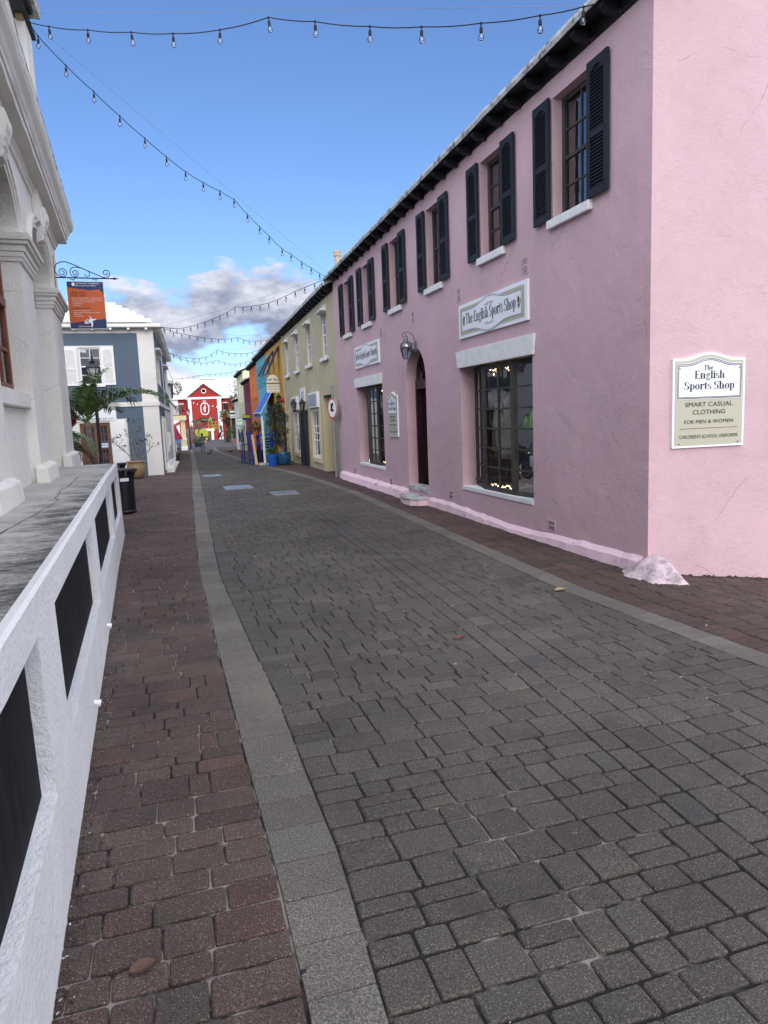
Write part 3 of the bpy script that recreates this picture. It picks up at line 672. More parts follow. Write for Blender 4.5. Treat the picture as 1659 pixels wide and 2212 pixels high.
for i, (a, b, c, d) in enumerate(uw):
    wn = sash(PF, pink, a, b, c, d, -.13, m_frame, m_glassb, 2, 4, .05, .02, 'window', mback=m_blind)
    mb = MB(PF); e = .055
    mb.add([(a - .06, 0, c - .10), (b + .07, 0, c - .095), (b + .07, e, c - .10), (a - .06, e, c - .105), (a - .06, 0, c + .002), (b + .07, 0, c + .004), (b + .07, e, c - .006), (a - .06, e, c - .008)],
           [(0, 1, 2, 3), (4, 5, 6, 7), (0, 1, 5, 4), (1, 2, 6, 5), (2, 3, 7, 6), (3, 0, 4, 7)]); mb.build('sill', m_sill, pink, bev=.006)
    for s_, y0 in ((1, b + .02), (-1, a - .02 - .35)):
        sh = shutter_mesh(.35, d - c + .01); F2 = PF @ Matrix.Translation((y0, .022, c)); sh.v = [F2 @ p for p in sh.v]; sh.build('shutter', m_shut, pink)

def lintel(a, b, c, d):
    mb = MB(PF); mb.add([(a + .04, 0, c), (b - .05, 0, c), (b, 0, d), (a, 0, d), (a + .04, .035, c), (b - .05, .035, c), (b, .035, d), (a, .035, d)], [(0, 1, 2, 3), (4, 5, 6, 7), (0, 1, 5, 4), (1, 2, 6, 5), (2, 3, 7, 6), (3, 0, 4, 7)])
    mb.build('lintel', m_sill, pink, bev=.006)
lintel(7.80, 10.26, 2.245, 2.49); lintel(14.33, 16.64, 2.245, 2.46)

def bay(root, plan, c, d, cols, rows_, sillp):
    """shop window of three glazed facets between heavy posts"""
    fr = MB(PF); gl = MB(PF)
    for k in range(3):
        (ua, va), (ub, vb) = plan[k], plan[k + 1]
        A = Vector((ua, va, 0)); B = Vector((ub, vb, 0)); ln = (B - A).length; dr = (B - A) / ln
        def P(s_, z): return (A.x + dr.x * s_, A.y + dr.y * s_, z)
        fr.bar(P(0.05, c + .03), P(ln - .05, c + .03), .05, .06); fr.bar(P(.05, d - .04), P(ln - .05, d - .04), .05, .08)
        e0, e1 = .055, ln - .055
        for i in range(1, cols[k]): s_ = e0 + (e1 - e0) * i / cols[k]; fr.bar(P(s_, c + .06), P(s_, d - .08), .03, .024)
        for j in range(1, rows_): z = c + .06 + (d - .14 - c) * j / rows_; fr.bar(P(e0, z), P(e1, z), .034, .024)
        gl.quad(P(.03, c + .03), P(ln - .03, c + .03), P(ln - .03, d - .04), P(.03, d - .04))
    for k, (ua, va) in enumerate(plan): 
        r_ = .05 if k in (1, 2) else .04
        fr.box((ua - r_, va - r_ * 1.1, c), (ua + r_, va + r_ * .5, d))
    f = fr.build('window', m_frame, root); gl.build('pane', m_glass, f)
    mb = MB(PF); mb.prism(sillp, c - .055, c, 'xy'); mb.build('sill', m_white, root)
bay(pink, [(10.14, -.25), (9.46, -.075), (8.56, -.075), (7.93, -.17)], .47, 2.245, (2, 2, 1), 6, [(10.16, -.29), (10.165, .012), (7.905, .012), (7.905, -.29)])
bay(pink, [(16.46, -.25), (15.72, -.075), (15.0, -.075), (14.42, -.17)], .50, 2.245, (2, 2, 1), 6, [(16.49, -.29), (16.495, .012), (14.385, .012), (14.385, -.29)])
# door: fanlight, inward-opening leaf, threshold
mb = MB(PF); v = -.2
for a0 in range(0, 180, 12):
    p = [(dc + rr * k * math.cos(rad(a)), zs + rr * k * math.sin(rad(a))) for a in (a0, a0 + 12) for k in (.99, .88)]
    mb.add([(p[0][0], v, p[0][1]), (p[1][0], v, p[1][1]), (p[3][0], v, p[3][1]), (p[2][0], v, p[2][1])], [(0, 1, 2, 3)])
for a in (35, 63, 90, 117, 145): mb.bar((dc + .16 * math.cos(rad(a)), v, zs + .16 * math.sin(rad(a))), (dc + rr * .9 * math.cos(rad(a)), v, zs + rr * .9 * math.sin(rad(a))), .02, .022, (0, 1, 0))
mb.tube([(dc + .17 * math.cos(rad(a)), v, zs + .17 * math.sin(rad(a))) for a in range(0, 181, 15)], .013, 5)
mb.box((DR[0] + .01, v - .04, zs - .16), (DR[1] - .01, v + .02, zs)); mb.box((DR[1] - .06, v - .05, DR[2]), (DR[1] - .001, v + .02, zs - .16)); mb.box((DR[0] + .001, v - .05, DR[2]), (DR[0] + .06, v + .02, zs - .16))
fl = mb.build('door_frame', m_ddoor, pink); MB(PF).prism([(dc + rr * .95 * math.cos(rad(a)), zs + rr * .95 * math.sin(rad(a))) for a in range(0, 181, 10)], v - .02, v - .016).build('fanlight', m_glass, fl)
for ux, sg in ((DR[1] - .09, -1), ):
    mb = MB(PF); mb.box((ux - .04, v - .98, DR[2] + .02), (ux, v - .03, zs - .17)); 
    for z0, z1 in ((.5, 1.15), (1.25, 1.95)): mb.box((ux - .052, v - .85, z0), (ux - .04, v - .16, z1))
    dl = mb.build('door', m_ddoor, pink, bev=.004); MB(PF).ball((ux - .07, v - .9, 1.15), .03).build('handle', m_steel, dl)
mb = MB(PF); mb.box((DR[0] - .02, -.24, .20), (DR[1] + .02, .015, .272)); mb.build('threshold', m_slab, pink)
mb = MB(PF); mb.prism([(11.62, .0), (12.75, 0), (12.68, .18), (12.45, .30), (12.1, .355), (11.8, .33), (11.64, .22)], -.03, .10, 'xy'); st = mb.build('door_step', m_pinkbase, pink, bev=.008)
MB(PF).prism([(11.61, .0), (12.76, 0), (12.70, .19), (12.46, .315), (12.1, .37), (11.79, .345), (11.63, .23)], .10, .13, 'xy').build('step_slab', m_slab, st, bev=.006)
# pierced vent bricks
def vent(y, z, w_=.15, h=.19, kind=0, root=pink, F=PF):
    mb = MB(F); mb.box((y - w_ / 2, .0, z), (y + w_ / 2, .006, z + h))
    o = mb.build('vent_brick', m_pink, root)
    mb = MB(F)
    if kind == 0:
        for b_ in (0, 1):
            for j in range(3):
                for i in range(8):
                    x = y - w_ / 2 + .012 + (w_ - .024) * (i + .5) / 8; zz = z + .012 + b_ * h / 2 + (h / 2 - .02) * (j + .5) / 3
                    mb.box((x - .003, .0065, zz - .0045), (x + .003, .0085, zz + .0045))
    else:
        for j in range(2):
            for i in range(7):
                x = y - w_ / 2 + .01 + (w_ - .02) * (i + .5) / 7; mb.box((x - .0028, .0065, z + .012 + j * h / 2), (x + .0028, .0085, z - .012 + (j + 1) * h / 2))
    mb.build('vent_slots', m_dark, o)
for y, z in ((8.05, 3.22), (10.13, 3.22), (12.27, 3.20), (14.3, 3.17)): vent(y, z)
for y, z in ((7.46, .16), (10.66, .22), (13.98, .17), (17.02, .20)): vent(y, z, .16, .12, 1)

# ------------------------------------------------------------------ shop signs
def outline_scroll(w_, h, bump, n=14, flat=.30):
    """rectangle w x h centred on 0 whose top and bottom swell in the middle"""
    up = []
    for i in range(n * 2 + 1):
        x = -flat * w_ + 2 * flat * w_ * i / (2 * n); t = 1 - abs(x) / (flat * w_); s_ = t * t * (3 - 2 * t); dip = -.16 * math.sin(math.pi * min(1, max(0, (1 - t) / .45))) if t > .55 else 0
        up.append((x, h / 2 + bump * s_))
    return [(-w_ / 2, -h / 2)] + [(-w_ / 2, h / 2)] + up + [(w_ / 2, h / 2), (w_ / 2, -h / 2)] + [(x, -z) for x, z in reversed(up)]
def ring(mb, poly, poly2, z):
    n = len(poly)
    for i in range(n): mb.quad((*poly[i], z), (*poly[(i + 1) % n], z), (*poly2[(i + 1) % n], z), (*poly2[i], z))
LION = [(-.10, 0), (-.02, .03), (-.01, .13), (.06, .17), (.02, .03), (.12, .0), (.16, .05), (.10, .08), (.15, .22), (.10, .32), (.13, .45), (.20, .44), (.22, .50), (.12, .52), (.20, .58), (.26, .64), (.22, .68), (.12, .62), (.14, .72), (.20, .74), (.18, .80), (.08, .84), (.02, .90), (-.06, .86), (-.08, .74), (-.14, .62), (-.12, .45), (-.06, .34), (-.10, .24), (-.17, .30), (-.22, .44), (-.20, .58), (-.25, .66), (-.29, .58), (-.26, .42), (-.20, .24), (-.12, .16), (-.14, .08)]
def lion(mb, x, y, h, z, flip=1, wf=1.):
    mb.add([(x + a * h * flip * wf, y + b * h, z) for a, b in LION], [tuple(range(len(LION)))])
def shop_board(yc, zc, w_, h, label, fine=True):
    F = face_frame((4.22, yc, zc), (0, -1, 0)); L0 = root_loc(None)
    t = thing('shop_sign', label, 'sign', (4.22, yc, zc), 'shop name boards over the windows')
    MB(F).box((-w_ / 2, -h / 2, .0), (w_ / 2, h / 2, .03)).build('board', m_signw, t)
    k = h / .47
    mb = MB(F)
    inn = outline_scroll(w_ * .875, h * .60, h * .17); inn2 = outline_scroll(w_ * .865, h * .575, h * .17); W2_ = w_ * .94; H2 = h * .80
    # olive field around the scroll panel
    mb.box((-W2_ / 2, -H2 / 2, .030), (W2_ / 2, H2 / 2, .033)); mb.build('field', m_signo, t)
    o = outline_scroll(w_ * .885, h * .63, h * .175)
    mb = MB(F); mb.add([(a, b, .0350) for a, b in o], [tuple(range(len(o)))]); mb.build('panel', m_signw, t)
    mb = MB(F); a_ = outline_scroll(w_ * .868, h * .592, h * .17); b_ = outline_scroll(w_ * .862, h * .570, h * .17); ring(mb, a_, b_, .0368)
    a_ = outline_scroll(w_ * .886, h * .632, h * .175); b_ = outline_scroll(w_ * .883, h * .622, h * .175); ring(mb, a_, b_, .0368)
    mb.build('border_line', m_letter, t)
    mb = MB(F); serif(mb, 'The English Sports Shop', 0, -h * .11, w_ * .74, h * .31, .0375); mb.build('lettering', m_letter, t)
    mb = MB(F); lion(mb, -w_ * .402, -h * .14, h * .34, .0372, 1, 1.15); lion(mb, w_ * .402, -h * .14, h * .34, .0372, -1, 1.15); mb.build('lion_emblem', m_gold, t)
    if fine:
        mb = MB(F)
        for sg in (1, -1):
            for k2 in (-1, 1):
                mb.tube([(k2 * (.02 + .13 * q / 8) * w_ / 2.15, sg * (h * .27 + .014 * math.sin(q * math.pi / 4) * (1 - q / 12)), .0375) for q in range(9)], .0022, 4)
                mb.tube([(k2 * (.0 + .11 * q / 8) * w_ / 2.15, sg * (h * .255 + .016 * math.sin(q * math.pi / 4 + 1.4)), .0375) for q in range(9)], .0018, 4)
        mb.build('flourish', m_gold, t)
    return t
shop_board(9.03, 2.905, 2.15, .48, 'large white and olive name board with scrolled panel above the big shop window')
shop_board(15.47, 2.92, 2.03, .48, 'smaller-looking name board far along the pink wall, above the second shop window', False)
def plaque(F, w_, h, arch, label, loc, lions=False):
    t = thing('shop_plaque', label, 'sign', loc)
    def top(w1, yb, k, n=16): return [(-w1 / 2 + w1 * i / n, yb + arch * k * (lambda q: q * q * (3 - 2 * q))(max(0, 1 - abs(2 * i / n - 1) * 1.35) if abs(2 * i / n - 1) * 1.35 < 1 else 0)) for i in range(n + 1)]
    def shp(w1, y0, y1, k=1.): return [(-w1 / 2, y0)] + top(w1, y1, k) + [(w1 / 2, y0)]
    P = shp(w_, 0, h)
    MB(F).prism(P, 0, .028, 'xy').build('board', m_signw, t)
    e = .018 * w_ / .76 + .004
    mb = MB(F); Q = shp(w_ - 2 * e, e, h - e); mb.add([(a, b, .031) for a, b in Q], [tuple(range(len(Q)))]); mb.build('field', m_signo, t)
    yp = h * .545; mb = MB(F); Q = shp(w_ * .90, yp, h * .945, .97); mb.add([(a, b, .0335) for a, b in Q], [tuple(range(len(Q)))]); mb.build('panel', m_signw, t)
    mb = MB(F)
    for s1, s2, y_, yt in ((.885, .868, .008, .937), (.853, .843, .020, .921)):
        ring(mb, shp(w_ * s1, yp + y_ * h, h * yt, .97), shp(w_ * s2, yp + y_ * h + .007 * h, h * (yt - .007), .97), .0355)
    mb.box((-w_ * .40, h * .215, .033), (w_ * .40, h * .2185, .0345)); mb.build('border_line', m_letter, t)
    mb = MB(F); z = .036
    serif(mb, 'The', -.02 * w_, h * .872, w_ * .13, h * .054, z); serif(mb, 'English', 0, h * .775, w_ * .42, h * .088, z); serif(mb, 'Sports Shop', 0, h * .655, w_ * .70, h * .088, z)
    mb.text('SMART CASUAL', 0, h * .462, w_ * .66, h * .052, .034); mb.text('CLOTHING', 0, h * .375, w_ * .45, h * .052, .034); mb.text('FOR MEN & WOMEN', 0, h * .272, w_ * .68, h * .042, .034); mb.text("CHILDREN'S SCHOOL UNIFORMS", 0, h * .105, w_ * .82, h * .040, .034)
    mb.build('lettering', m_letter, t)
    if lions:
        mb = MB(F); lion(mb, -w_ * .32, h * .76, h * .11, .037, 1); lion(mb, w_ * .32, h * .76, h * .11, .037, -1); mb.build('lion_emblem', m_gold, t)
    mb = MB(F)
    for sx in (-.41, .41):
        for y in (.045, .89): mb.lathe([(.0, .004), (.006, .003), (.006, 0)], (sx * w_, y * h, .0335), 8)
    mb.build('screw', m_iron, t)
    return t
bs = Vector((4.22, 5.67, 0)) + Vector((ca.x, ca.y, 0)) * .60
plaque(face_frame((bs.x, bs.y, 1.18), (ca.x, ca.y, 0)), .76, .82, .055, 'white-edged olive plaque with an arched top on the sunny pink end wall', (bs.x, bs.y, 1.18))
plaque(face_frame((4.22, 13.64, 1.155), (0, -1, 0)), .63, .81, .075, 'tall narrow-looking arched plaque beside the arched shop doorway', (4.22, 13.64, 1.155), True)

# wall lantern beside the arch
lt = thing('wall_lantern', 'verdigris metal wall lantern with domed glass beside the arched pink doorway', 'wall lamp', (4.21, 12.2, 2.6))
LK = .72; c0_ = Vector((4.02, 12.12, 2.55)); KF = Matrix.Translation(c0_) @ Matrix.Scale(LK, 4)
mb = MB(); mb.lathe([(.0, 0), (.05, .02), (.055, .08), (.055, .14), (.045, .19), (0, .21)], (4.205, 12.16, 2.66), 10, sx=.35)
mb.tube([(4.20, 12.16, 2.80), (4.18, 12.15, 2.92), (4.13, 12.14, 2.99), (4.06, 12.13, 3.02), (3.99, 12.12, 3.01), (3.95, 12.12, 2.97), (3.96, 12.12, 2.93), (3.99, 12.12, 2.93)], .008, 6); mb.tube([(4.2, 12.16, 2.80), (4.05, 12.13, 2.86)], .008, 6); mb.build('bracket', m_copper, lt)
mb = MB(KF); c = (0, 0, 0)
mb.lathe([(.085, 0), (.09, .012), (.085, .02)], c, 6); mb.lathe([(.155, .27), (.165, .28), (.155, .295)], c, 6)
mb.lathe([(.02, .56), (.045, .54), (.05, .50), (.06, .47), (.045, .455), (.06, .44), (.065, .42)], c, 12); mb.lathe([(0, .60), (.018, .585), (.012, .56)], c, 8)
for k in range(6):
    a = 2 * math.pi * k / 6
    mb.tube([(.085 * math.cos(a), .085 * math.sin(a), .01), (.155 * math.cos(a), .155 * math.sin(a), .28)], .010, 4)
    mb.tube([(r_ * math.cos(a), r_ * math.sin(a), z) for r_, z in ((.155, .29), (.145, .34), (.12, .38), (.06, .425))], .009, 4)
mb.build('cage', m_copper, lt)
mb = MB(KF); mb.lathe([(.080, .015), (.150, .275)], c, 6); mb.lathe([(.150, .295), (.14, .34), (.115, .38), (.06, .42)], c, 12); mb.build('glass', m_lampg, lt)
mb = MB(KF); mb.lathe([(.02, .03), (.02, .13), (.014, .14), (.014, .23), (0, .24)], c, 8); mb.build('burner', m_sill, lt)

# shop window goods
def torso(name, label, x, y, z0, h, w_, m, cat, jacket=False, rz=0.):
    t = thing(name, label, cat, (x, y, z0))
    lv = [(0, .46, .20), (.12, .47, .21), (.35, .42, .20), (.55, .46, .22), (.78, .50, .21), (.90, .46, .18), (.96, .26, .13), (1.0, .14, .10)]
    mb = MB(); n = 18; vs = []
    for q, a, b in lv:
        for k in range(n):
            th = 2 * math.pi * k / n; fold = 1 + .035 * math.sin(5 * th + 3 * q)
            vs.append((a * w_ * math.cos(th) * fold, b * w_ * math.sin(th) * fold, q * h))
    fs = [(i * n + k, i * n + (k + 1) % n, (i + 1) * n + (k + 1) % n, (i + 1) * n + k) for i in range(len(lv) - 1) for k in range(n)]
    R_ = Matrix.Translation((x, y, z0)) @ Matrix.Rotation(rad(rz), 4, 'Z'); mb.F = R_; mb.add(vs, fs); mb.build('body', m, t, smooth=True)
    for sg in (-1, 1):
        mb = MB(R_); mb.tube([(sg * w_ * .42, 0, h * .88), (sg * w_ * .54, -.01, h * .70), (sg * w_ * .58, -.03, h * .40), (sg * w_ * .57, -.06, h * .12)], [.075 * w_ / .45, .07 * w_ / .45, .06 * w_ / .45, .05 * w_ / .45], 10); mb.build('sleeve', m, t, smooth=True)
    if jacket:
        mb = MB(R_)
        for sg in (-1, 1): mb.prism([(sg * .01, h * .45), (sg * .10, h * .72), (sg * .11, h * .80), (sg * .06, h * .98), (sg * .03, h * .96)], -w_ * .235, -w_ * .22)
        mb.build('lapel', m, t)
        mb = MB(R_); mb.prism([(0, h * .50), (-.05, h * .95), (.05, h * .95)], -w_ * .215, -w_ * .205); mb.build('shirt', m_signw, t)
    return t
m_jack = mat('pale_beige_blazer_cloth', (.46, .43, .37), .9, .06, 8, .004, 40); m_swt = mat('cream_cable_knit', (.55, .53, .47), .95, .12, 26, .02, 30, stretch=(1, 1, .5)); m_yel = mat('yellow_raincoat_cloth', (.65, .30, .03), .7, .15, 5)
m_stand = mat('display_stand', (.06, .05, .05), .6)
torso('suit_jacket', 'pale beige blazer on a stand behind the centre panes of the big window', 4.50, 9.05, .92, .86, .48, m_jack, 'jacket', True, -75)
torso('knitted_sweater', 'cream cable-knit sweater in the right-hand panes of the big window', 4.50, 8.22, .98, .72, .46, m_swt, 'sweater', False, -75)
torso('raincoat', 'yellow coat hanging in the second shop window', 4.50, 14.72, .75, .95, .34, m_yel, 'coat', False, -75)
torso('dark_coat', 'dark coat hanging inside the second shop window', 4.52, 15.4, .8, 1.0, .40, mat('dark_blue_coat', (.03, .04, .07)), 'coat', False, -75)
def toy(x, y, z, label, colr, s=1.):
    t = thing('nutcracker_figure', label, 'ornament', (x, y, z), 'nutcracker figures in the window')
    MB().lathe([(.022 * s, 0), (.026 * s, .05 * s), (.034 * s, .10 * s), (.03 * s, .15 * s), (.014 * s, .16 * s)], (x, y, z), 10).build('body', colr, t)
    MB().ball((x, y, z + .185 * s), .024 * s).build('head', m_sill, t); MB().lathe([(.028 * s, 0), (.03 * s, .05 * s), (0, .06 * s)], (x, y, z + .20 * s), 10).build('hat', m_letter, t)
m_redp = mat('red_toy_paint', (.45, .02, .02), .4)
toy(4.50, 9.18, .62, 'small red nutcracker at the bottom centre pane of the big window', m_redp); toy(4.47, 8.30, .60, 'small red nutcracker at the lower right pane, left of the pair', m_redp); toy(4.45, 8.10, .60, 'red and white nutcracker at the lower right pane, right of the pair', m_redp)
t = thing('display_shelf', 'dark shelf carrying ornaments low in the big shop window', 'shelf', (4.6, 9, .56)); MB().box((4.38, 7.98, .555), (4.9, 10.05, .60)).build('shelf_board', m_stand, t)
def fairy(label, paths, loc):
    t = thing('fairy_lights', label, 'string lights', loc)
    mb = MB(); wr = MB()
    for P_, n_, jit in paths:
        pts = [Vector(p) for p in P_]; prev = None
        for i in range(n_):
            s_ = i / (n_ - 1) * (len(pts) - 1); k = min(int(s_), len(pts) - 2); p = pts[k].lerp(pts[k + 1], s_ - k) + Vector(rng.normal(0, jit, 3) * np.array([.3, 1, 1]))
            mb.ball(p, rng.uniform(.0035, .0065), 5, 4)
            if prev is not None: wr.bar(prev, p, .003, .003)
            prev = p
    mb.build('bulbs', m_fairy, t)['kind'] = 'stuff'; wr.build('wire', m_iron, t)
fairy('warm white fairy lights framing the inside of the big shop window', [([(4.42, 9.95, 2.15), (4.36, 9.0, 2.15), (4.4, 8.0, 2.16)], 60, .035), ([(4.46, 9.93, 2.1), (4.46, 9.9, .6)], 60, .018), ([(4.40, 9.8, .54), (4.36, 8.9, .54), (4.42, 8.0, .55)], 60, .015), ([(4.45, 8.05, 1.2), (4.46, 8.02, .6)], 18, .03)], (4.42, 9, .5))
fairy('warm white fairy lights framing the inside of the second shop window', [([(4.42, 16.2, 2.15), (4.36, 14.6, 2.15)], 40, .03), ([(4.38, 16.2, .56), (4.36, 14.5, .56)], 26, .015)], (4.42, 15.4, .5))
fairy('tiny lights hanging just inside the dark arched doorway', [([(4.75, 12.35, 1.1), (4.75, 12.3, .75)], 14, .02), ([(4.75, 12.3, .7), (4.75, 12.33, .4)], 8, .02)], (4.75, 12.3, .4))

# ------------------------------------------------------------------ post office and terrace (left)
OF = frame((-1.30, 7.82, 0), -2.937, +1)   # local x: metres past the near pier, y: out of the wall
po = thing('post_office_building', 'weathered white lime-washed building with arches and heavy cornice, nearest on the left', 'building', (-2.0, 9.0, 1.05))
def U(y): return (y - 7.82) / math.cos(rad(2.937))
def opening(a, b, spring, rise, n=18):
    c = (a + b) / 2; r = (b - a) / 2
    return [(c + r * math.cos(rad(t)), spring + rise * math.sin(rad(t))) for t in np.linspace(180, 0, n + 1)]
base = 1.03; topz = 4.45
piers = [(U(1.2), U(2.0)), (U(5.05), U(5.95)), (0.0, .90), (2.92, 4.28)]
mb = MB(OF); A1 = (U(5.95), 0.0); A2 = (.90, 2.92); A0 = (U(2.0), U(5.05))
SP, RI = 3.44, .50
def archwall(a, b, depth, zb):
    pts = opening(a, b, SP, RI)
    for p, q in zip(pts[:-1], pts[1:]):
        mb.quad((p[0], 0, p[1]), (q[0], 0, q[1]), (q[0], 0, topz), (p[0], 0, topz)); mb.quad((p[0], 0, p[1]), (q[0], 0, q[1]), (q[0], -depth, q[1]), (p[0], -depth, p[1]))
    for x in (a, b): mb.quad((x, 0, zb), (x, -depth, zb), (x, -depth, SP), (x, 0, SP))
archwall(*A0, .17, 1.0); archwall(*A1, .17, 1.0); archwall(*A2, .60, 1.0)
for a, b in piers:
    mb.quad((a, 0, base), (b, 0, base), (b, 0, topz), (a, 0, topz))
mb.quad((U(-2), 0, base), (U(1.2), 0, base), (U(1.2), 0, topz), (U(-2), 0, topz))
e = piers[-1][1]; mb.quad((e, 0, -.1), (e, -6, -.1), (e, -6, 4.9), (e, 0, 4.9))
mb.quad((U(-2), -6, -.1), (e, -6, -.1), (e, -6, 4.9), (U(-2), -6, 4.9)); mb.quad((U(-2), 0, 4.9), (e, 0, 4.9), (e, -6, 4.9), (U(-2), -6, 4.9))
mb.quad((A2[0], -.6, 1.0), (A2[1], -.6, 1.0), (A2[1], -.6, 4.0), (A2[0], -.6, 4.0))
mb.build('wall', m_post, po)
mb = MB(OF)   # window parapet under the wooden sashes, with its sill band
for a, b in (A0, A1):
    mb.box((a, -.30, .9), (b, -.10, 1.80)); mb.box((a, -.30, 1.80), (b, -.03, 1.94))
mb.build('window_parapet', m_post, po, bev=.008)
for a, b in piers:   # plinths
    m2 = MB(OF); m2.add([(a - .06, -.05, base - .04), (b + .07, -.05, base - .04), (b + .07, .075, base - .04), (a - .06, .075, base - .04), (a - .04, -.05, 1.205), (b + .05, -.05, 1.205), (b + .05, .06, 1.205), (a - .04, .06, 1.205), (a - .02, -.05, 1.24), (b + .02, -.05, 1.24), (b + .02, .01, 1.24), (a - .02, .01, 1.24)],
        [(0, 1, 5, 4), (1, 2, 6, 5), (2, 3, 7, 6), (3, 0, 4, 7), (4, 5, 9, 8), (5, 6, 10, 9), (6, 7, 11, 10), (7, 4, 8, 11), (8, 9, 10, 11)]); m2.build('plinth', m_post, po, bev=.006)
for a, b in piers:   # moulded caps
    m2 = MB(OF)
    for z0, z1, p in ((3.20, 3.24, .02), (3.24, 3.29, .035), (3.29, 3.35, .055), (3.35, 3.385, .09), (3.385, 3.43, .115), (3.43, 3.455, .10)):
        m2.add([(a - p, -.19, z0), (b + p, -.19, z0), (b + p, p, z0), (a - p, p, z0), (a - p - .008, -.19, z1 - .002), (b + p + .008, -.19, z1 - .002), (b + p + .008, p + .008, z1 - .002), (a - p - .008, p + .008, z1 - .002)], [(0, 1, 2, 3), (4, 5, 6, 7), (0, 1, 5, 4), (1, 2, 6, 5), (2, 3, 7, 6), (3, 0, 4, 7)])
    m2.build('pier_cap', m_post, po, bev=.004)
for a, b in (A0, A1, A2):   # archivolts
    m2 = MB(OF); c = (a + b) / 2; r = (b - a) / 2
    for k0, k1, pr_ in ((0.0, .05, .018), (.05, .11, .034), (.11, .15, .05)):
        prev = None
        for t in np.linspace(180, 0, 25):
            ct, s_ = math.cos(rad(t)), math.sin(rad(t))
            P = [(c + (r + k0) * ct, 0, SP + (RI + k0) * s_), (c + (r + k0) * ct, pr_, SP + (RI + k0) * s_), (c + (r + k1) * ct, pr_, SP + (RI + k1) * s_), (c + (r + k1) * ct, 0, SP + (RI + k1) * s_)]
            if prev:
                for i in range(3): m2.quad(prev[i], P[i], P[i + 1], prev[i + 1])
            prev = P
    m2.build('arch_moulding', m_post, po)
    m2 = MB(OF); m2.box((c - .30, .0, 3.99), (c + .30, .07, 4.43)); m2.build('keystone_strip', m_post, po, bev=.008)
    m2 = MB(OF); pf = [(.0, 3.80), (.07, 3.83), (.09, 3.87), (.08, 3.90), (.10, 3.93), (.095, 3.96), (.115, 4.0), (.11, 4.03), (.13, 4.07), (.13, 4.12), (.12, 4.17), (.09, 4.19), (.0, 4.20)]
    m2.prism(pf, c - .09, c + .09, 'yz'); pf2 = [(.0, 3.79), (.05, 3.82), (.115, 4.02), (.14, 4.09), (.14, 4.14), (.12, 4.20), (.0, 4.22)]
    for sg in (-1, 1): m2.prism(pf2, c + sg * .09, c + sg * .12, 'yz')
    m2.build('keystone_bracket', m_post, po, bev=.004)
# cornice: bed mould, soffit, fascia and crowning moulding
mb = MB(OF); prof = [(0, 4.26), (.018, 4.26), (.03, 4.30), (.05, 4.325), (.055, 4.36), (.17, 4.385), (.17, 4.44), (.19, 4.452), (.19, 4.49), (.205, 4.51), (.225, 4.55), (.265, 4.60), (.285, 4.65), (.285, 4.70), (.27, 4.715), (.27, 4.76), (.0, 4.80)]
e = piers[-1][1]; xs_ = list(np.linspace(U(-1), e + .0, 60))
jit = [[rng.uniform(-.004, .004) for _ in prof] for _ in xs_]
for i in range(len(xs_) - 1):
    for j in range(len(prof) - 1):
        P = lambda a, q: (xs_[a] + (prof[q][0] if a == len(xs_) - 1 else 0), prof[q][0] + jit[a][q], prof[q][1] + jit[a][q])
        mb.quad(P(i, j), P(i + 1, j), P(i + 1, j + 1), P(i, j + 1))
for j in range(len(prof) - 1):
    a, b = prof[j], prof[j + 1]; mb.quad((e + a[0], a[0], a[1]), (e + b[0], b[0], b[1]), (e + b[0], -3, b[1]), (e + a[0], -3, a[1]))
mb.build('cornice', m_post, po)
m_crust = mat('lichen_stained_gutter_top', (.50, .49, .46), .95, .2, 9, .01, 20, dirt=(.10, .10, .095), ds=5, dth=(.46, .62), stretch=(1, 1, 3))
mb = MB(OF); 
for i in range(59): mb.quad((xs_[i], .272, 4.712), (xs_[i + 1], .272, 4.712), (xs_[i + 1], .274 + .006 * rng.random(), 4.80), (xs_[i], .274 + .006 * rng.random(), 4.80)); mb.quad((xs_[i], .276, 4.80), (xs_[i + 1], .276, 4.80), (xs_[i + 1], -.2, 4.84), (xs_[i], -.2, 4.84))
mb.build('parapet_top', m_crust, po)
# upper block with dark eaves
mb = MB(); mb.box((-3.6, 11.0, 4.75), (-1.47, 11.47, 6.93)); mb.build('upper_block', m_post, po)
mb = MB(); mb.box((-3.8, 9.0, 6.93), (-1.42, 11.55, 6.99)); mb.box((-3.8, 9.0, 6.99), (-1.36, 11.0, 7.04)); mb.build('eaves_board', m_dark, po)
mb = MB(); mb.box((-3.8, 9.0, 7.04), (-1.30, 11.2, 7.2)); mb.build('upper_roof', m_slab, po)
mb = MB(); mb.box((-1.56, 10.86, 6.90), (-1.47, 10.98, 7.06)); mb.build('bracket_box', mat('worn_brass_bracket', (.20, .15, .05), .5), po)
# brown sash window set in the arch, dark room behind
def brown(a, b):
    m2 = MB(OF); v = -.17; zb = 1.94
    m2.box((a, v - .05, zb), (a + .08, v, 3.9)); m2.box((b - .09, v - .05, zb), (b - .0, v, 3.9)); m2.box((a + .08, v - .05, zb), (b - .09, v, zb + .09)); m2.box((a + .08, v - .045, 2.75), (b - .09, v + .02, 2.83))
    for k in (1, 2, 3): x = a + .08 + (b - a - .17) * k / 4; m2.box((x - .02, v - .04, zb + .09), (x + .02, v - .004, 3.9))
    for z in (2.35, 3.25): m2.box((a + .08, v - .038, z - .015), (b - .09, v - .006, z + .015))
    o = m2.build('window', m_brown, po); m3 = MB(OF); m3.box((a, v - .03, zb), (b, v - .025, 3.93)); m3.build('pane', m_glass, o); m3 = MB(OF); m3.box((a, v - 1.5, 1.9), (b, v - 1.4, 4)); m3.box((a, v - 1.4, 1.85), (b, v - .06, 1.9)); m3.build('room', m_inner, o)
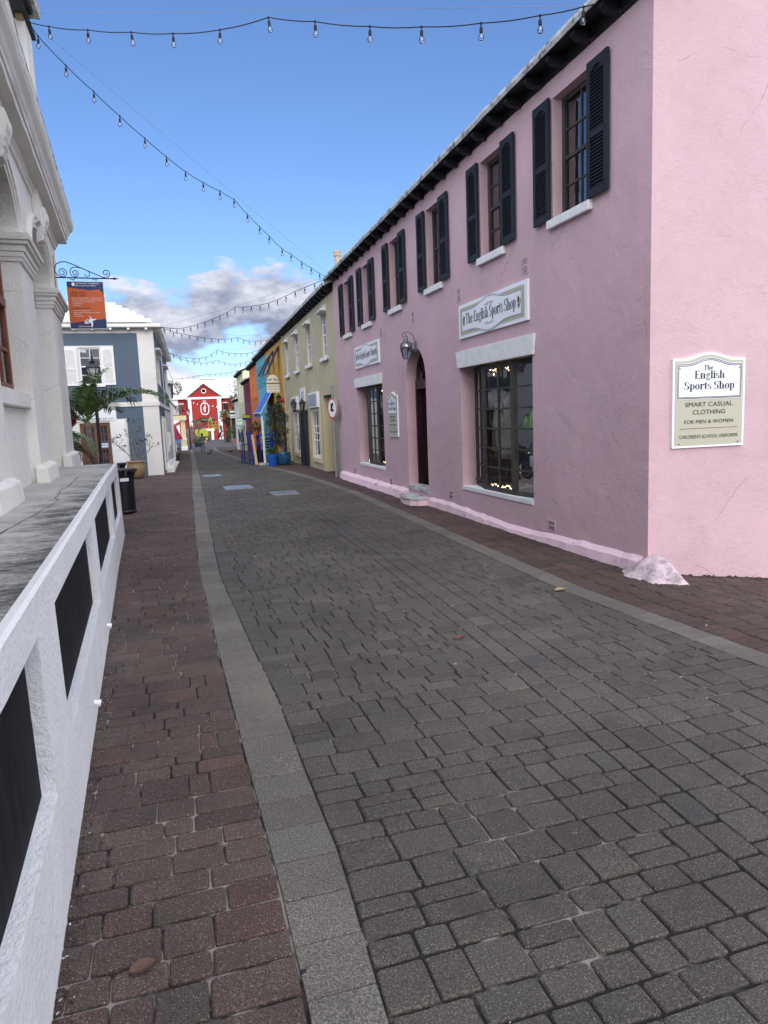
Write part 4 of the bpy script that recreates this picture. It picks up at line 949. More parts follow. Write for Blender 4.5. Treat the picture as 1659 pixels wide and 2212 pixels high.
brown(*A0); brown(*A1)
# iron gate leaf standing open in the second arch
gt = MB(OF); gx0 = A2[1] - .02
for k in range(7): gt.box((1.42 + k * .055, -.43, 1.12), (1.452 + k * .055, -.40, 2.02))
gt.box((1.40, -.44, 2.0), (1.83, -.38, 2.04)); gt.box((1.40, -.45, 1.08), (1.86, -.33, 1.13)); gt.build('iron_gate', m_iron, po)
pl = thing('wall_plaque', 'dark oval cast plaque on the street face of the white post office pier', 'plaque', (-1.47, 11.36, 2.90))
m2 = MB(OF); m2.lathe([(.0, .03), (.12, .028), (.135, .02), (.15, .022), (.155, .0)], (0, 0, 0), 28)
Fp = OF @ Matrix.Translation((U(11.36), .0, 2.905)) @ Matrix(((1, 0, 0, 0), (0, 0, 1, 0), (0, 1.05, 0, 0), (0, 0, 0, 1))); m2.v = [Fp @ p for p in m2.v]; m2.build('disc', m_iron, pl, smooth=True)
m2 = MB(Fp); lion(m2, .0, -.09, .17, .034, 1, .8); m2.build('relief', m_copper, pl)
def tuft(label, c, r, n, m, cat='plant', up=.3):
    t = thing('wall_weed', label, cat, c); mb = MB()
    for _ in range(n):
        d = Vector((rng.normal(), rng.normal(), rng.normal() * .8 + up)).normalized(); L_ = r * rng.uniform(.4, 1); s_ = d.cross(Vector((0, 0, 1))).normalized() * r * .10
        p = Vector(c); mb.quad(p - s_ * .5, p + s_ * .5, p + d * L_ * .6 + s_, p + d * L_, p + d * L_ * .6 - s_)
    mb.build('foliage', m, t); return t
m_weed = mat('brown_dry_weed', (.045, .022, .016), .9, .4, 20)
tuft('larger dark weed growing from the post office cornice', (-1.30, 11.1, 4.72), .14, 90, m_weed); tuft('smaller weed growing from the far end of the cornice', (-1.30, 11.75, 4.70), .09, 40, m_weed)
tuft('brown dry weed on the terrace at the foot of a pier', (-1.24, 6.02, 1.06), .10, 120, m_weed)

# terrace with panelled retaining wall
TW = [(-.33, -2.5), (-.40, .3), (-.44, 1.93), (-.49, 3.15), (-.59, 5.5), (-.71, 8.3), (-.80, 10.92)]
def twx(y): return np.interp(y, [p[1] for p in TW], [p[0] for p in TW])
ter = thing('terrace_wall', 'white panelled retaining wall with recessed black panels beside the raised terrace', 'wall', (-.6, 4, 0))
pan = [(-.3, 2.5), (2.98, 5.28), (5.62, 8.36), (8.74, 10.55)]; ZB, ZT = .37, .92
mb = MB(); dp = .055
yss = sorted(set([-2.5, 10.92] + [q for p in pan for q in p] + [1.93, 3.15, 5.5, 8.3, .3] + list(np.arange(-2, 10.9, .35))))
def tp(y, z, d=0): return (float(twx(y)) - d - .018 * z, y, z)
for a, b in zip(yss[:-1], yss[1:]):
    c = (a + b) / 2; inp = any(p[0] < c < p[1] for p in pan)
    zz = [(-.05, ZB), (ZT, 1.055)] + ([] if inp else [(ZB, ZT)])
    for z0, z1 in zz: mb.quad(tp(a, z0), tp(b, z0), tp(b, z1), tp(a, z1))
    mb.quad(tp(a, 1.055), tp(b, 1.055), tp(b, 1.066, .012), tp(a, 1.066, .012)); mb.quad(tp(b, 1.066, .012), tp(a, 1.066, .012), tp(a, 1.058, .05), tp(b, 1.058, .05))
    if inp:
        mb.quad(tp(a, ZB), tp(b, ZB), tp(b, ZB, dp), tp(a, ZB, dp)); mb.quad(tp(a, ZT), tp(b, ZT), tp(b, ZT, dp), tp(a, ZT, dp))
for p in pan:
    for y in p: mb.quad(tp(y, ZB), tp(y, ZT), tp(y, ZT, dp), tp(y, ZB, dp))
mb.quad(tp(10.92, -.05), tp(10.92, 1.058), (-4.5, 10.92, 1.058), (-4.5, 10.92, -.05))
mb.build('retaining_wall', m_fascia, ter)
m_blackp = mat('streaked_black_panel', (.012, .012, .014), .8, .45, 5, .002, 30, spec=.15, dirt=(.030, .028, .027), ds=5, dth=(.55, .75), stretch=(5, 5, .5))
for p in pan:
    m2 = MB(); y0, y1 = p
    ys2 = [y0 - .01] + [q for q in yss if y0 < q < y1] + [y1 + .01]
    for a, b in zip(ys2[:-1], ys2[1:]): m2.quad(tp(a, ZB - .01, dp - .004), tp(b, ZB - .01, dp - .004), tp(b, ZT + .01, dp - .004), tp(a, ZT + .01, dp - .004))
    m2.build('black_panel', m_blackp, ter)
for y in (4.05, 5.65):
    m2 = MB(); m2.tube([(float(twx(y)) - .02, y, .10), (float(twx(y)) + .022, y, .09)], .015, 10); m2.tube([(float(twx(y)) + .020, y, .09), (float(twx(y)) + .030, y, .088)], .019, 10); m2.build('drain_spout', m_trim, ter)
def concrete():
    m = mat('stained_concrete_terrace', (.40, .395, .36), .92, .18, 2.2, .006, 30)
    t = m.node_tree; n_, l_ = t.nodes, t.links; b = n_['Principled BSDF']; cur = b.inputs['Base Color'].links[0].from_socket
    co = n_.new('ShaderNodeTexCoord'); mp = n_.new('ShaderNodeMapping'); mp.inputs['Scale'].default_value = (1.0, 1.5, 1); l_.new(co.outputs['Object'], mp.inputs[0])
    q = n_.new('ShaderNodeTexNoise'); q.inputs['Scale'].default_value = 2.6; q.inputs['Detail'].default_value = 12; q.inputs['Roughness'].default_value = .78; l_.new(mp.outputs[0], q.inputs['Vector'])
    sx = n_.new('ShaderNodeSeparateXYZ'); l_.new(co.outputs['Object'], sx.inputs[0])
    # grime gathers toward the street edge
    g = n_.new('ShaderNodeMapRange'); g.inputs['From Min'].default_value = -.55; g.inputs['From Max'].default_value = .08; g.inputs['To Min'].default_value = -.06; g.inputs['To Max'].default_value = .16; l_.new(sx.outputs[0], g.inputs['Value'])
    ad = n_.new('ShaderNodeMath'); l_.new(q.outputs['Fac'], ad.inputs[0]); l_.new(g.outputs[0], ad.inputs[1])
    mk = ramp(ad.outputs[0], [(.50, 0), (.68, .92)], n_, l_)
    mm = n_.new('ShaderNodeMixRGB'); l_.new(mk, mm.inputs[0]); l_.new(cur, mm.inputs[1]); mm.inputs[2].default_value = (.035, .036, .036, 1)
    vo = n_.new('ShaderNodeTexNoise'); vo.inputs['Scale'].default_value = 20; vo.inputs['Detail'].default_value = 4; l_.new(mp.outputs[0], vo.inputs['Vector'])
    m2 = n_.new('ShaderNodeMixRGB'); l_.new(ramp(vo.outputs['Fac'], [(.64, 0), (.70, .6)], n_, l_), m2.inputs[0]); l_.new(mm.outputs[0], m2.inputs[1]); m2.inputs[2].default_value = (.62, .61, .57, 1)
    l_.new(m2.outputs[0], b.inputs['Base Color']); return m
m2 = MB()
for a, b in zip(yss[:-1], yss[1:]): m2.quad((float(twx(a)) - .045, a, 1.0595), (float(twx(b)) - .045, b, 1.0595), (-4.5, b, 1.062), (-4.5, a, 1.062))
m2.build('terrace_slab', concrete(), ter)
m2 = MB(); cr = [(-1.02, 2.3)]
for _ in range(46): cr.append((cr[-1][0] + .014 * rng.normal() + .0055 - (.0 if cr[-1][1] < 5 else .009), cr[-1][1] + rng.uniform(.08, .18)))
for (a, b), (c, d) in zip(cr[:-1], cr[1:]): q = rng.uniform(.002, .0045); m2.quad((a - q, b, 1.0645), (a + q, b, 1.0645), (c + q, d, 1.0645), (c - q, d, 1.0645))
m2.build('crack', m_joint, ter)

# hanging post office sign
sg_ = thing('hanging_sign', 'orange and navy WE SELL board hung from the scrolled iron bracket', 'sign', (-1.09, 11.65, 3.03))
SFm = face_frame((-1.35, 11.65, 3.035), (1, 0.0, 0)); wS, hS = .515, .69
MB(SFm).box((0, 0, -.012), (wS, hS, 0)).build('board', m_signw, sg_)
m_navy = mat('navy_sign_ink', (.022, .045, .13), .5, .03); m_oran = mat('orange_sign_ink', (.55, .115, .035), .5, .03); m_redi = mat('red_sign_ink', (.5, .03, .04), .5)
e = .008; mb = MB(SFm); mb.box((e, e, 0), (wS - e, hS - e, .002)); mb.build('navy_ground', m_navy, sg_)
P_ = [(e, .085), (.3, .125), (wS - e, .150), (wS - e, .49), (.445, .575), (.30, .560), (e, .600)]; mb = MB(SFm); mb.add([(a, b, .0035) for a, b in P_], [tuple(range(len(P_)))]); mb.build('orange_panel', m_oran, sg_)
def ltext(mb, s_, x0, y, h, wf=.62, z=.005): w_ = h * wf * len(s_); mb.text(s_, x0 + w_ / 2, y, w_, h, z)
mb = MB(SFm); ltext(mb, 'GOVERNMENT OF BERMUDA', .125, .648, .020, .78); ltext(mb, 'Bermuda Post Office', .127, .617, .020, .74)
for y, s_ in ((.442, 'Stamps, Stamp booklets, First Day Covers'), (.415, 'Philatelic Souvenirs and Collectors items'), (.388, 'Bus passes, Tokens and Tickets'), (.361, 'Shopping bags'), (.334, 'Mail boxes'), (.262, 'Assorted shipping boxes'), (.235, 'Bubble mailers and Business envelopes'), (.208, 'Bubble wrap'), (.181, 'Mailing tubes')): ltext(mb, '- ' + s_, .055, y, .0135, .72)
ltext(mb, 'EXPRESS MAIL SERVICE', .115, .030, .016, .58)
GL = [(.20, .09), (.205, .115), (.225, .135), (.25, .142), (.275, .135), (.285, .145), (.28, .175), (.265, .20), (.295, .175), (.31, .15), (.345, .145), (.375, .155), (.35, .13), (.315, .118), (.322, .085), (.315, .045), (.305, .02), (.295, .06), (.29, .095), (.255, .08), (.22, .080)]
mb.add([(a, b, .006) for a, b in GL], [tuple(range(len(GL)))]); 
mb.add([(.095 + .022 * math.cos(t), .645 + .028 * math.sin(t), .005) for t in np.linspace(0, 6.28, 10)[:-1]], [tuple(range(9))]); mb.build('white_lettering', m_signw, sg_)
mb = MB(SFm); mb.text('WE SELL', .165, .505, .235, .038, .005); ltext(mb, 'RETAIL ITEMS', .048, .473, .022, .78); ltext(mb, 'SHIPPING ITEMS', .060, .290, .022, .78); mb.build('black_lettering', m_letter, sg_)
mb = MB(SFm); ltext(mb, 'INTERNATIONAL', .115, .052, .018, .80)
for a, b, r_ in ((.225, .11, .010), (.25, .12, .012), (.262, .10, .008)): mb.lathe([(0, .0), (r_, 0)], (a, b, .0075), 8)
mb.build('red_lettering', m_redi, sg_)
br = thing('scroll_bracket', 'black wrought-iron scroll bracket holding the orange sign on the white corner', 'bracket', (-1.50, 11.65, 3.77))
mb = MB(); Y_ = 11.655
def sp(cx_, cz, r, a0, turns, shrink, n=26, sgn=1): return [(cx_ + r * (1 - shrink * i / n) * math.cos(a0 + sgn * turns * 2 * math.pi * i / n), Y_, cz + r * (1 - shrink * i / n) * math.sin(a0 + sgn * turns * 2 * math.pi * i / n)) for i in range(n + 1)]
mb.tube([(-1.50, Y_, 3.775), (-.70, Y_, 3.768)], .0095, 6); mb.tube([(-.70, Y_, 3.768), (-.69, Y_, 3.768), (-.685, Y_, 3.768), (-.67, Y_, 3.768), (-.655, Y_, 3.768), (-.62, Y_, 3.768)], [.016, .016, .01, .02, .01, .004], 8)
mb.tube([(-1.50, Y_, 3.40), (-1.50, Y_, 4.08)], .012, 6)
outer = [(-1.385, 3.785), (-1.44, 3.80), (-1.485, 3.85), (-1.49, 3.91), (-1.46, 3.965), (-1.40, 3.995), (-1.33, 3.998), (-1.25, 3.97), (-1.15, 3.925), (-1.05, 3.88), (-.95, 3.835), (-.87, 3.80), (-.83, 3.785), (-.80, 3.785)]
mb.tube([(a, Y_, b) for a, b in outer], .0075, 6)
mb.tube(sp(-1.388, 3.85, .066, -math.pi / 2, 1.6, .75), .0065, 6); mb.tube(sp(-1.215, 3.838, .052, -math.pi / 2, 1.4, .75), .0065, 6); mb.tube([(-1.215, Y_, 3.786), (-1.265, Y_, 3.80), (-1.285, Y_, 3.85), (-1.27, Y_, 3.90), (-1.23, Y_, 3.925), (-1.18, Y_, 3.925), (-1.12, Y_, 3.91)], .0065, 6)
mb.tube([(-1.10, Y_, 3.905), (-1.045, Y_, 3.88), (-1.015, Y_, 3.85), (-1.02, Y_, 3.81), (-1.055, Y_, 3.788), (-1.085, Y_, 3.81), (-1.07, Y_, 3.828)], .006, 6); mb.tube(sp(-.79, 3.845, .060, -math.pi / 2, 1.35, .75), .0065, 6)
for x in (-1.26, -.95): mb.tube([(x - .035, Y_, 3.765), (x - .03, Y_, 3.752), (x + .03, Y_, 3.748), (x + .035, Y_, 3.765)], .005, 6); mb.tube([(x + .01, Y_, 3.75), (x + .015, Y_ - .008, 3.72)], .003, 5)
mb.build('ironwork', m_iron, br)

# ------------------------------------------------------------------ the row of painted buildings beyond (right)
RF = frame((4.22, 18.57, 0), 1.24, -1)
R0 = 18.57
def rowbuild(nm, label, y0, y1, zt, m, holes, zb=-.9, roofh=1.4, loc=None, eave=True, depth=.12):
    t = thing(nm, label, 'building', (4.4 + .0216 * (y0 - R0), y0, float(gz(4, y0))))
    a, b = y0 - R0, y1 - R0
    mb = MB(RF); wall(mb, a, b, zb, zt, [(h[0] - R0, h[1] - R0) + tuple(h[2:]) for h in holes], 0, depth)
    mb.quad((a, 0, zb), (a, -7, zb), (a, -7, zt), (a, -3.5, zt + roofh), (a, 0, zt)); mb.quad((b, 0, zb), (b, -7, zb), (b, -7, zt), (b, -3.5, zt + roofh), (b, 0, zt)); mb.quad((a, -7, zb), (b, -7, zb), (b, -7, zt), (a, -7, zt))
    mb.build('wall', m, t)
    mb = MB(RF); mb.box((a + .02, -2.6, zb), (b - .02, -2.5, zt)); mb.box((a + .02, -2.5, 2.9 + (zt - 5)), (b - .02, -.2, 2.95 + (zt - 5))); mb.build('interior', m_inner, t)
    mb = MB(RF)
    prof_ = [(.24, zt + .04), (.25, zt + .12), (-3.5, zt + roofh + .1), (-7.2, zt + .1)]
    mb.add([(x, p, z) for x in (a - .03, b + .03) for p, z in prof_ + [(-7.2, zt + .04), (-3.5, zt + roofh + .02)]], [(0, 1, 2, 3, 4, 5), (6, 7, 8, 9, 10, 11)] + [(i, (i + 1) % 6, 6 + (i + 1) % 6, 6 + i) for i in range(6)])
    mb.build('roof', m_roofw, t)
    mb = MB(RF); mb.box((a, .245, zt + .03), (b, .262, zt + .12)); mb.build('roof_edge', m_slab, t)
    mb = MB(RF); mb.quad((a, .24, zt + .035), (b, .24, zt + .035), (b, .0, zt + .03), (a, .0, zt + .03)); mb.box((a, .001, zt - .09), (b, .012, zt + .03)); mb.build('soffit_board', m_dark, t)
    n = int((y1 - y0) / .5)
    for i in range(n):
        y = a + .25 + (b - a - .4) * i / max(1, n - 1); MB(RF).prism([(.012, zt - .10), (.15, zt - .09), (.20, zt - .04), (.20, zt + .03), (.012, zt + .03)], y - .04, y + .04, 'yz').build('rafter_tail', m_dark, t)
    return t
cw = [(19.66, 20.46), (22.40, 23.20), (25.05, 25.85), (27.62, 28.38)]
H = [(a, b, 3.27, 4.50) for a, b in cw] + [(21.42, 22.88, .34, 1.88), (25.62, 27.05, .34, 1.88), (19.35, 20.88, -.9, 2.22, .45)]
crm = rowbuild('cream_building', 'cream two-storey building with white sash windows beside the pink shop', 18.58, 29.45, 4.93, m_cream, H)
for a, b in cw:
    sash(RF, crm, a - R0, b - R0, 3.27, 4.50, -.05, m_trim, m_glassb, 2, 4, .05, .022, mback=None)
    a -= R0; b -= R0
    mb = MB(RF); mb.box((a - .08, 0, 3.16), (b + .08, .09, 3.265)); mb.build('sill', m_trim, crm, bev=.01)
    mb = MB(RF); mb.add([(a - .06, 0, 4.48), (b + .06, 0, 4.48), (b + .06, .16, 4.50), (a - .06, .16, 4.50), (a - .0, 0, 4.68), (b + .0, 0, 4.68)], [(0, 1, 2, 3), (3, 2, 5, 4), (0, 3, 4), (1, 5, 2), (0, 4, 5, 1)]); mb.build('window_hood', m_trim, crm)
    for x in (a - .12, b + .12):
        mb = MB(RF); mb.tube([(x, .0, 3.18), (x, .05, 3.18), (x, .055, 3.10)], .009, 5); mb.tube([(x, .05, 3.26), (x, .05, 3.10)], .008, 5); mb.build('shutter_stay', m_iron, crm)
for a, b in ((21.42, 22.88), (25.62, 27.05)):
    sash(RF, crm, a - R0, b - R0, .34, 1.88, -.04, m_trim, m_glassb, 3, 3, .09, .035, mback=m_trim if False else None)
    a -= R0; b -= R0
    mb = MB(RF)
    for bx in ((a - .12, .0, .20, a - .0, .03, 1.90), (b + .0, .0, .20, b + .12, .03, 1.90), (a, .0, .20, b, .05, .33)): mb.box(bx[:3], bx[3:])
    mb.build('window_surround', m_creamlt, crm)
    mb = MB(RF); mb.box((a - .10, .0, 1.90), (b + .10, .09, 2.37)); o = mb.build('blind_box', m_trim, crm, bev=.012)
    mb = MB(RF); mb.box((a, .091, 1.96), (b, .098, 2.31)); mb.build('grey_panel', mat('grey_blind_panel', (.33, .36, .42), .7, .05), o)
mb = MB(RF)   # reveal of the passage, its door
mb.box((19.36 - R0, -.46, -.2), (19.42 - R0, -.02, 2.2)); mb.box((20.82 - R0, -.45, -.2), (20.875 - R0, .02, 2.22)); mb.build('passage_reveal', m_creamlt, crm)
mb = MB(RF); mb.box((19.43 - R0, -.44, -.1), (20.80 - R0, -.40, 2.18)); mb.build('door', m_frame, crm)
for k, (a, b) in enumerate(((23.72, 24.28), (24.80, 25.36))):   # two black leaves folded against the wall
    a -= R0; b -= R0; mb = MB(RF); mb.box((a, .01, -.08), (b, .06, 1.86))
    for z0, z1 in ((.02, .62), (.70, 1.2), (1.28, 1.8)): mb.box((a + .07, .06, z0), (b - .07, .075, z1))
    mb.build('door_leaf', m_iron, crm, bev=.006)
mb = MB(RF); mb.box((24.30 - R0, -.02, -.1), (24.78 - R0, .005, 1.9)); mb.build('doorway', m_dark, crm)
mb = MB(RF); mb.box((28.1 - R0, .0, -.05), (28.66 - R0, .05, 1.9)); mb.build('yellow_shutter', m_creamlt, crm)
mb = MB(RF); mb.tube([(29.0 - R0, .03, -.2), (29.0 - R0, .03, 4.85)], .035, 8); mb.build('downpipe', m_cream, crm)
mb = MB(); mb.lathe([(.095, 0), (.09, .90), (.085, .95)], (4.72, 20.0, 5.05), 14); mb.lathe([(.11, .95), (.115, .98), (.10, 1.02), (.11, 1.06), (.10, 1.10)], (4.72, 20.0, 5.05), 14); mb.build('chimney', mat('tan_stone_chimney', (.42, .36, .26), .9, .2, 6, .01, 20), crm)
# little things on the cream wall
def wpos(y, out, z): return RF @ Vector((y - R0, out, z))
def lantern(nm, label, p, sc, arm_from=None, group=None, m=m_iron):
    t = thing(nm, label, 'wall lamp', p, group); c = tuple(p)
    mb = MB(); mb.lathe([(.05, 0), (.055, .02)], c, 6); mb.lathe([(.10, .24), (.125, .25), (.115, .27), (.06, .33), (.035, .36), (.02, .40), (0, .43)], c, 6)
    for k in range(6): a = math.pi * k / 3; mb.tube([(c[0] + .05 * math.cos(a), c[1] + .05 * math.sin(a), c[2] + .01), (c[0] + .10 * math.cos(a), c[1] + .10 * math.sin(a), c[2] + .25)], .006, 4)
    if arm_from is not None: mb.tube([arm_from, (arm_from[0] * .5 + c[0] * .5, arm_from[1] * .5 + c[1] * .5, arm_from[2] - .05), (c[0], c[1], c[2] - .03), c], .014, 5)
    if sc != 1: mb.v = [Vector(c) + (v - Vector(c)) * sc for v in mb.v]
    mb.build('cage', m, t)
    mb = MB(); mb.lathe([(.047 * sc, .02 * sc), (.096 * sc, .245 * sc)], c, 6); mb.build('glass', m_lampg, t)
lantern('wall_lantern', 'black lantern on the cream wall, further from the round no-entry sign', Vector((4.12, 25.2, 1.86)), 1, wpos(25.2, .02, 1.86), 'black lanterns on the cream wall')
lantern('wall_lantern', 'black lantern on the cream wall, nearer to the round no-entry sign', Vector((4.14, 23.6, 1.83)), 1, wpos(23.6, .02, 1.83), 'black lanterns on the cream wall')
t = thing('notice_board', 'small white upright board above the two black lanterns on the cream wall', 'sign', wpos(24.5, .03, 2.2)); mb = MB(RF); mb.box((23.98 - R0, .0, 2.15), (25.05 - R0, .03, 2.62)); mb.build('board', m_trim, t); mb = MB(RF); mb.box((24.2 - R0, .031, 2.25), (24.8 - R0, .034, 2.5)); mb.build('grey_print', mat('faded_grey_print', (.5, .53, .58)), t)
t = thing('alarm_bell', 'red alarm bell high on the cream building wall', 'alarm', wpos(29.2, .03, 2.35)); mb = MB(); p = wpos(29.2, .1, 2.35); mb.ball(p, .11, 12, 8); mb.build('bell', m_redp, t, smooth=True); mb = MB(RF); mb.box((29.1 - R0, 0, 2.28), (29.3 - R0, .05, 2.42)); mb.build('mount', m_redp, t)
# no-entry sign on its pole
t = thing('road_sign', 'round white and red traffic sign on a grey pole where the pink wall ends', 'sign', (4.02, 18.45, 0))
mb = MB(); mb.tube([(4.06, 18.5, -.02), (4.06, 18.5, 2.42)], .032, 10); mb.build('pole', m_steel, t)
Fd = face_frame((4.03, 18.46, 1.82), (.24, -1, 0)); mb = MB(Fd); mb.lathe([(.0, 0), (.28, 0), (.28, .006), (0, .006)], (0, 0, 0), 28); mb.build('disc', m_trim, t)
mb = MB(Fd); n = 28; ring(mb, [(.275 * math.cos(2 * math.pi * i / n), .275 * math.sin(2 * math.pi * i / n)) for i in range(n)], [(.235 * math.cos(2 * math.pi * i / n), .235 * math.sin(2 * math.pi * i / n)) for i in range(n)], .0075); mb.build('red_ring', m_redp, t)
mb = MB(Fd); mb.box((-.08, -.03, .007), (.02, .12, .009)); mb.box((-.10, -.08, .007), (.10, -.03, .009)); mb.lathe([(.045, 0), (0, 0)], (.04, .10, .009), 10); mb.build('black_symbol', m_letter, t)
t = thing('wall_pipes', 'rusty conduit pipes running up beside the cream passage', 'pipe', (4.15, 18.7, 0)); mb = MB(); mb.tube([(4.17, 18.72, -.02), (4.17, 18.72, 1.75)], .022, 8); mb.tube([(4.17, 18.84, -.02), (4.17, 18.84, 1.3)], .016, 8); mb.build('pipe', m_steel, t)

och = rowbuild('ochre_building', 'golden ochre building with tall dark openings and navy shutters beyond the cream one', 29.46, 35.95, 4.92, m_ochre, [(30.35, 31.0, 3.4, 4.55), (32.4, 33.0, 3.5, 4.55), (34.2, 34.75, 3.7, 4.5), (30.2, 31.6, -.9, 1.95), (33.0, 35.0, -.9, 1.9)])
for i, (y, z1, z0) in enumerate(((30.6, 4.58, 3.62), (32.65, 4.58, 3.70), (34.4, 4.5, 3.75))):   # top-hung shutters propped out from the wall
    mb = MB(RF); u = y - R0; wv = .30
    A = Vector((u, .03, z1)); B = Vector((u, .54, z0 - .12)); 
    for k in (-wv, wv): mb.bar(A + Vector((k, 0, 0)), B + Vector((k, 0, 0)), .06, .045)
    mb.bar(B - Vector((wv, 0, 0)), B + Vector((wv, 0, 0)), .06, .05); mb.bar(A - Vector((wv, 0, 0)), A + Vector((wv, 0, 0)), .06, .05)
    for k in range(12): q = A.lerp(B, (k + .5) / 12); mb.bar(q - Vector((wv - .03, 0, 0)), q + Vector((wv - .03, 0, 0)), .008, .05, (0, .6, 1))
    mb.build('propped_shutter', mat('navy_shutter', (.012, .022, .075), .4) if i == 0 else bpy.data.materials['navy_shutter'], och)
    mb = MB(RF); mb.bar((u - .3, .02, z0 - .45), (u - .3, .5, z0 - .1), .02, .02); mb.build('stay_rod', m_iron, och)
tea = rowbuild('teal_building', 'turquoise building with slit windows between ochre and orange fronts', 35.96, 41.0, 4.88, m_teal, [(36.5, 36.9, 3.5, 4.4), (38.0, 38.4, 3.4, 4.35), (39.3, 39.7, 3.35, 4.3), (40.3, 40.65, 3.25, 4.25), (37.0, 38.0, -.9, 1.9)])
ora = rowbuild('orange_building', 'burnt orange building with narrow shuttered windows down the street', 41.01, 46.0, 4.75, m_orange, [(41.7, 42.1, 2.9, 4.1), (43.0, 43.4, 2.9, 4.1), (44.4, 44.8, 2.9, 4.0), (43.2, 44.4, -.9, 1.5)])
mar = rowbuild('maroon_building', 'low dark maroon building beyond the orange one', 46.01, 51.5, 4.12, m_maroon, [(46.6, 47.0, 2.8, 3.85), (48.0, 48.4, 2.8, 3.85), (49.4, 49.8, 2.8, 3.8), (47.5, 49.0, -.9, 1.5)], roofh=1.0)
lim = rowbuild('pale_green_building', 'tall pale green building with white roof near the end of the row', 51.51, 58.2, 5.0, m_lime, [(52.4, 52.9, 2.9, 4.4), (54.0, 54.5, 2.9, 4.4), (55.6, 56.1, 2.9, 4.3), (53.0, 55.0, -1, 1.2)], roofh=1.7)
whi = rowbuild('small_white_building', 'small white building closing the right row beside the square', 58.21, 63.3, 3.25, m_offw, [(58.9, 59.3, 1.9, 2.9), (60.2, 60.6, 1.9, 2.9), (61.5, 61.9, 1.9, 2.9), (60.5, 61.3, -1, .9)], roofh=1.2, zb=-1.2)
for b_, ys_, z0, z1, m in ((ora, (41.9, 43.2, 44.6), 2.85, 4.1, mat('orange_shutter', (.70, .22, .07))), (mar, (46.8, 48.2, 49.6), 2.8, 3.85, mat('maroon_shutter', (.16, .035, .06))), (tea, (36.7, 38.2, 39.5, 40.5), 3.3, 4.4, mat('teal_shutter', (.10, .36, .44))), (lim, (52.65, 54.25, 55.85), 2.9, 4.4, mat('cream_shutter', (.74, .74, .55)))):
    for y in ys_:
        for sg in (-1, 1): MB(RF).box((y - R0 + sg * .33 - .12, .0, z0), (y - R0 + sg * .33 + .12, .045, z1)).build('shutter', m, b_, bev=.006)
def plate(nm, label, y, z, w_, h, out, cols, texts=(), cat='sign', yaw=0):
    """small hanging sign facing down the street toward the camera"""
    p = wpos(y, out, z); t = thing(nm, label, cat, p); F = face_frame((p.x, p.y, p.z), (1, 0, 0)); MB(F).box((-w_ / 2, 0, -.02), (w_ / 2, h, 0)).build('board', cols[0], t)
    for i, (y0, y1, m) in enumerate(cols[1:]): MB(F).box((-w_ / 2 + .01, y0 * h, .0), (w_ / 2 - .01, y1 * h, .004 + i * .001)).build('band', m, t)
    if texts:
        mb = MB(F)
        for s_, x, yy, ww, hh in texts: mb.text(s_, x * w_, yy * h, ww * w_, hh * h, .008)
        mb.build('lettering', m_letter, t)
    mb = MB(); mb.tube([wpos(y, 0, z + h + .05), (p.x - w_ / 2 - .04, p.y, z + h + .05)], .014, 5); mb.build('bracket', m_iron, t)
    return t
# bistro sign: half-round fish board over a name board
BK = Matrix.Scale(.70, 4); p = Vector((4.1, 30.0, 2.70)); t = thing('bistro_sign', 'white bistro name board under a half-round fish board hung from a black arm', 'sign', p)
F = face_frame((3.82, 30.0, 2.68), (1, 0, 0)) @ BK; MB(F).box((0, .02, -.03), (.76, .50, 0)).build('name_board', mat('cream_sign_board', (.72, .68, .56), .6, .05), t)
mb = MB(F); mb.text("WAHOO'S", .38, .34, .68, .085, .003); mb.text('BISTRO & PATIO', .38, .20, .60, .055, .003); mb.text('WATERSIDE', .38, .08, .38, .03, .003); mb.build('lettering', m_letter, t)
mb = MB(F); mb.prism([(.0, .60), (.76, .60)] + [(.38 + .37 * math.cos(a), .60 + .46 * math.sin(a)) for a in np.linspace(.12, math.pi - .12, 14)], -.03, 0, 'xy'); mb.build('fish_board', bpy.data.materials['cream_sign_board'], t)
FISH = [(0, .0), (.06, .05), (.16, .07), (.26, .04), (.33, .07), (.31, .01), (.33, -.05), (.26, -.02), (.16, -.04), (.06, -.03)]
mb = MB(F)
for sg in (-1, 1): mb.add([(.38 + sg * (.01 + a * .95), .80 + b - a * .25, .004) for a, b in FISH], [tuple(range(len(FISH)))])
mb.build('fish', mat('grey_fish_paint', (.22, .25, .27)), t)
MB(F).box((-.22, .535, -.02), (.98, .56, .0)).build('hanging_arm', m_iron, t)
t = plate('hanging_sign', 'small green and navy hanging sign far along the row', 47.0, 1.60, .5, .32, .27, [m_navy, (.5, 1, mat('lime_sign', (.40, .45, .05)))])
t = plate('hanging_sign', 'pale sign with turquoise bands by the small white building', 55.0, 1.19, .5, .53, .2, [m_signw, (.0, .15, mat('turquoise_band', (.25, .55, .60))), (.62, .78, bpy.data.materials['turquoise_band'])])
t = plate('hanging_sign', 'black and white hanging sign at the end of the row', 62.0, 1.83, .42, .62, .28, [m_signw, (.50, .72, m_letter), (.2, .26, m_letter)])
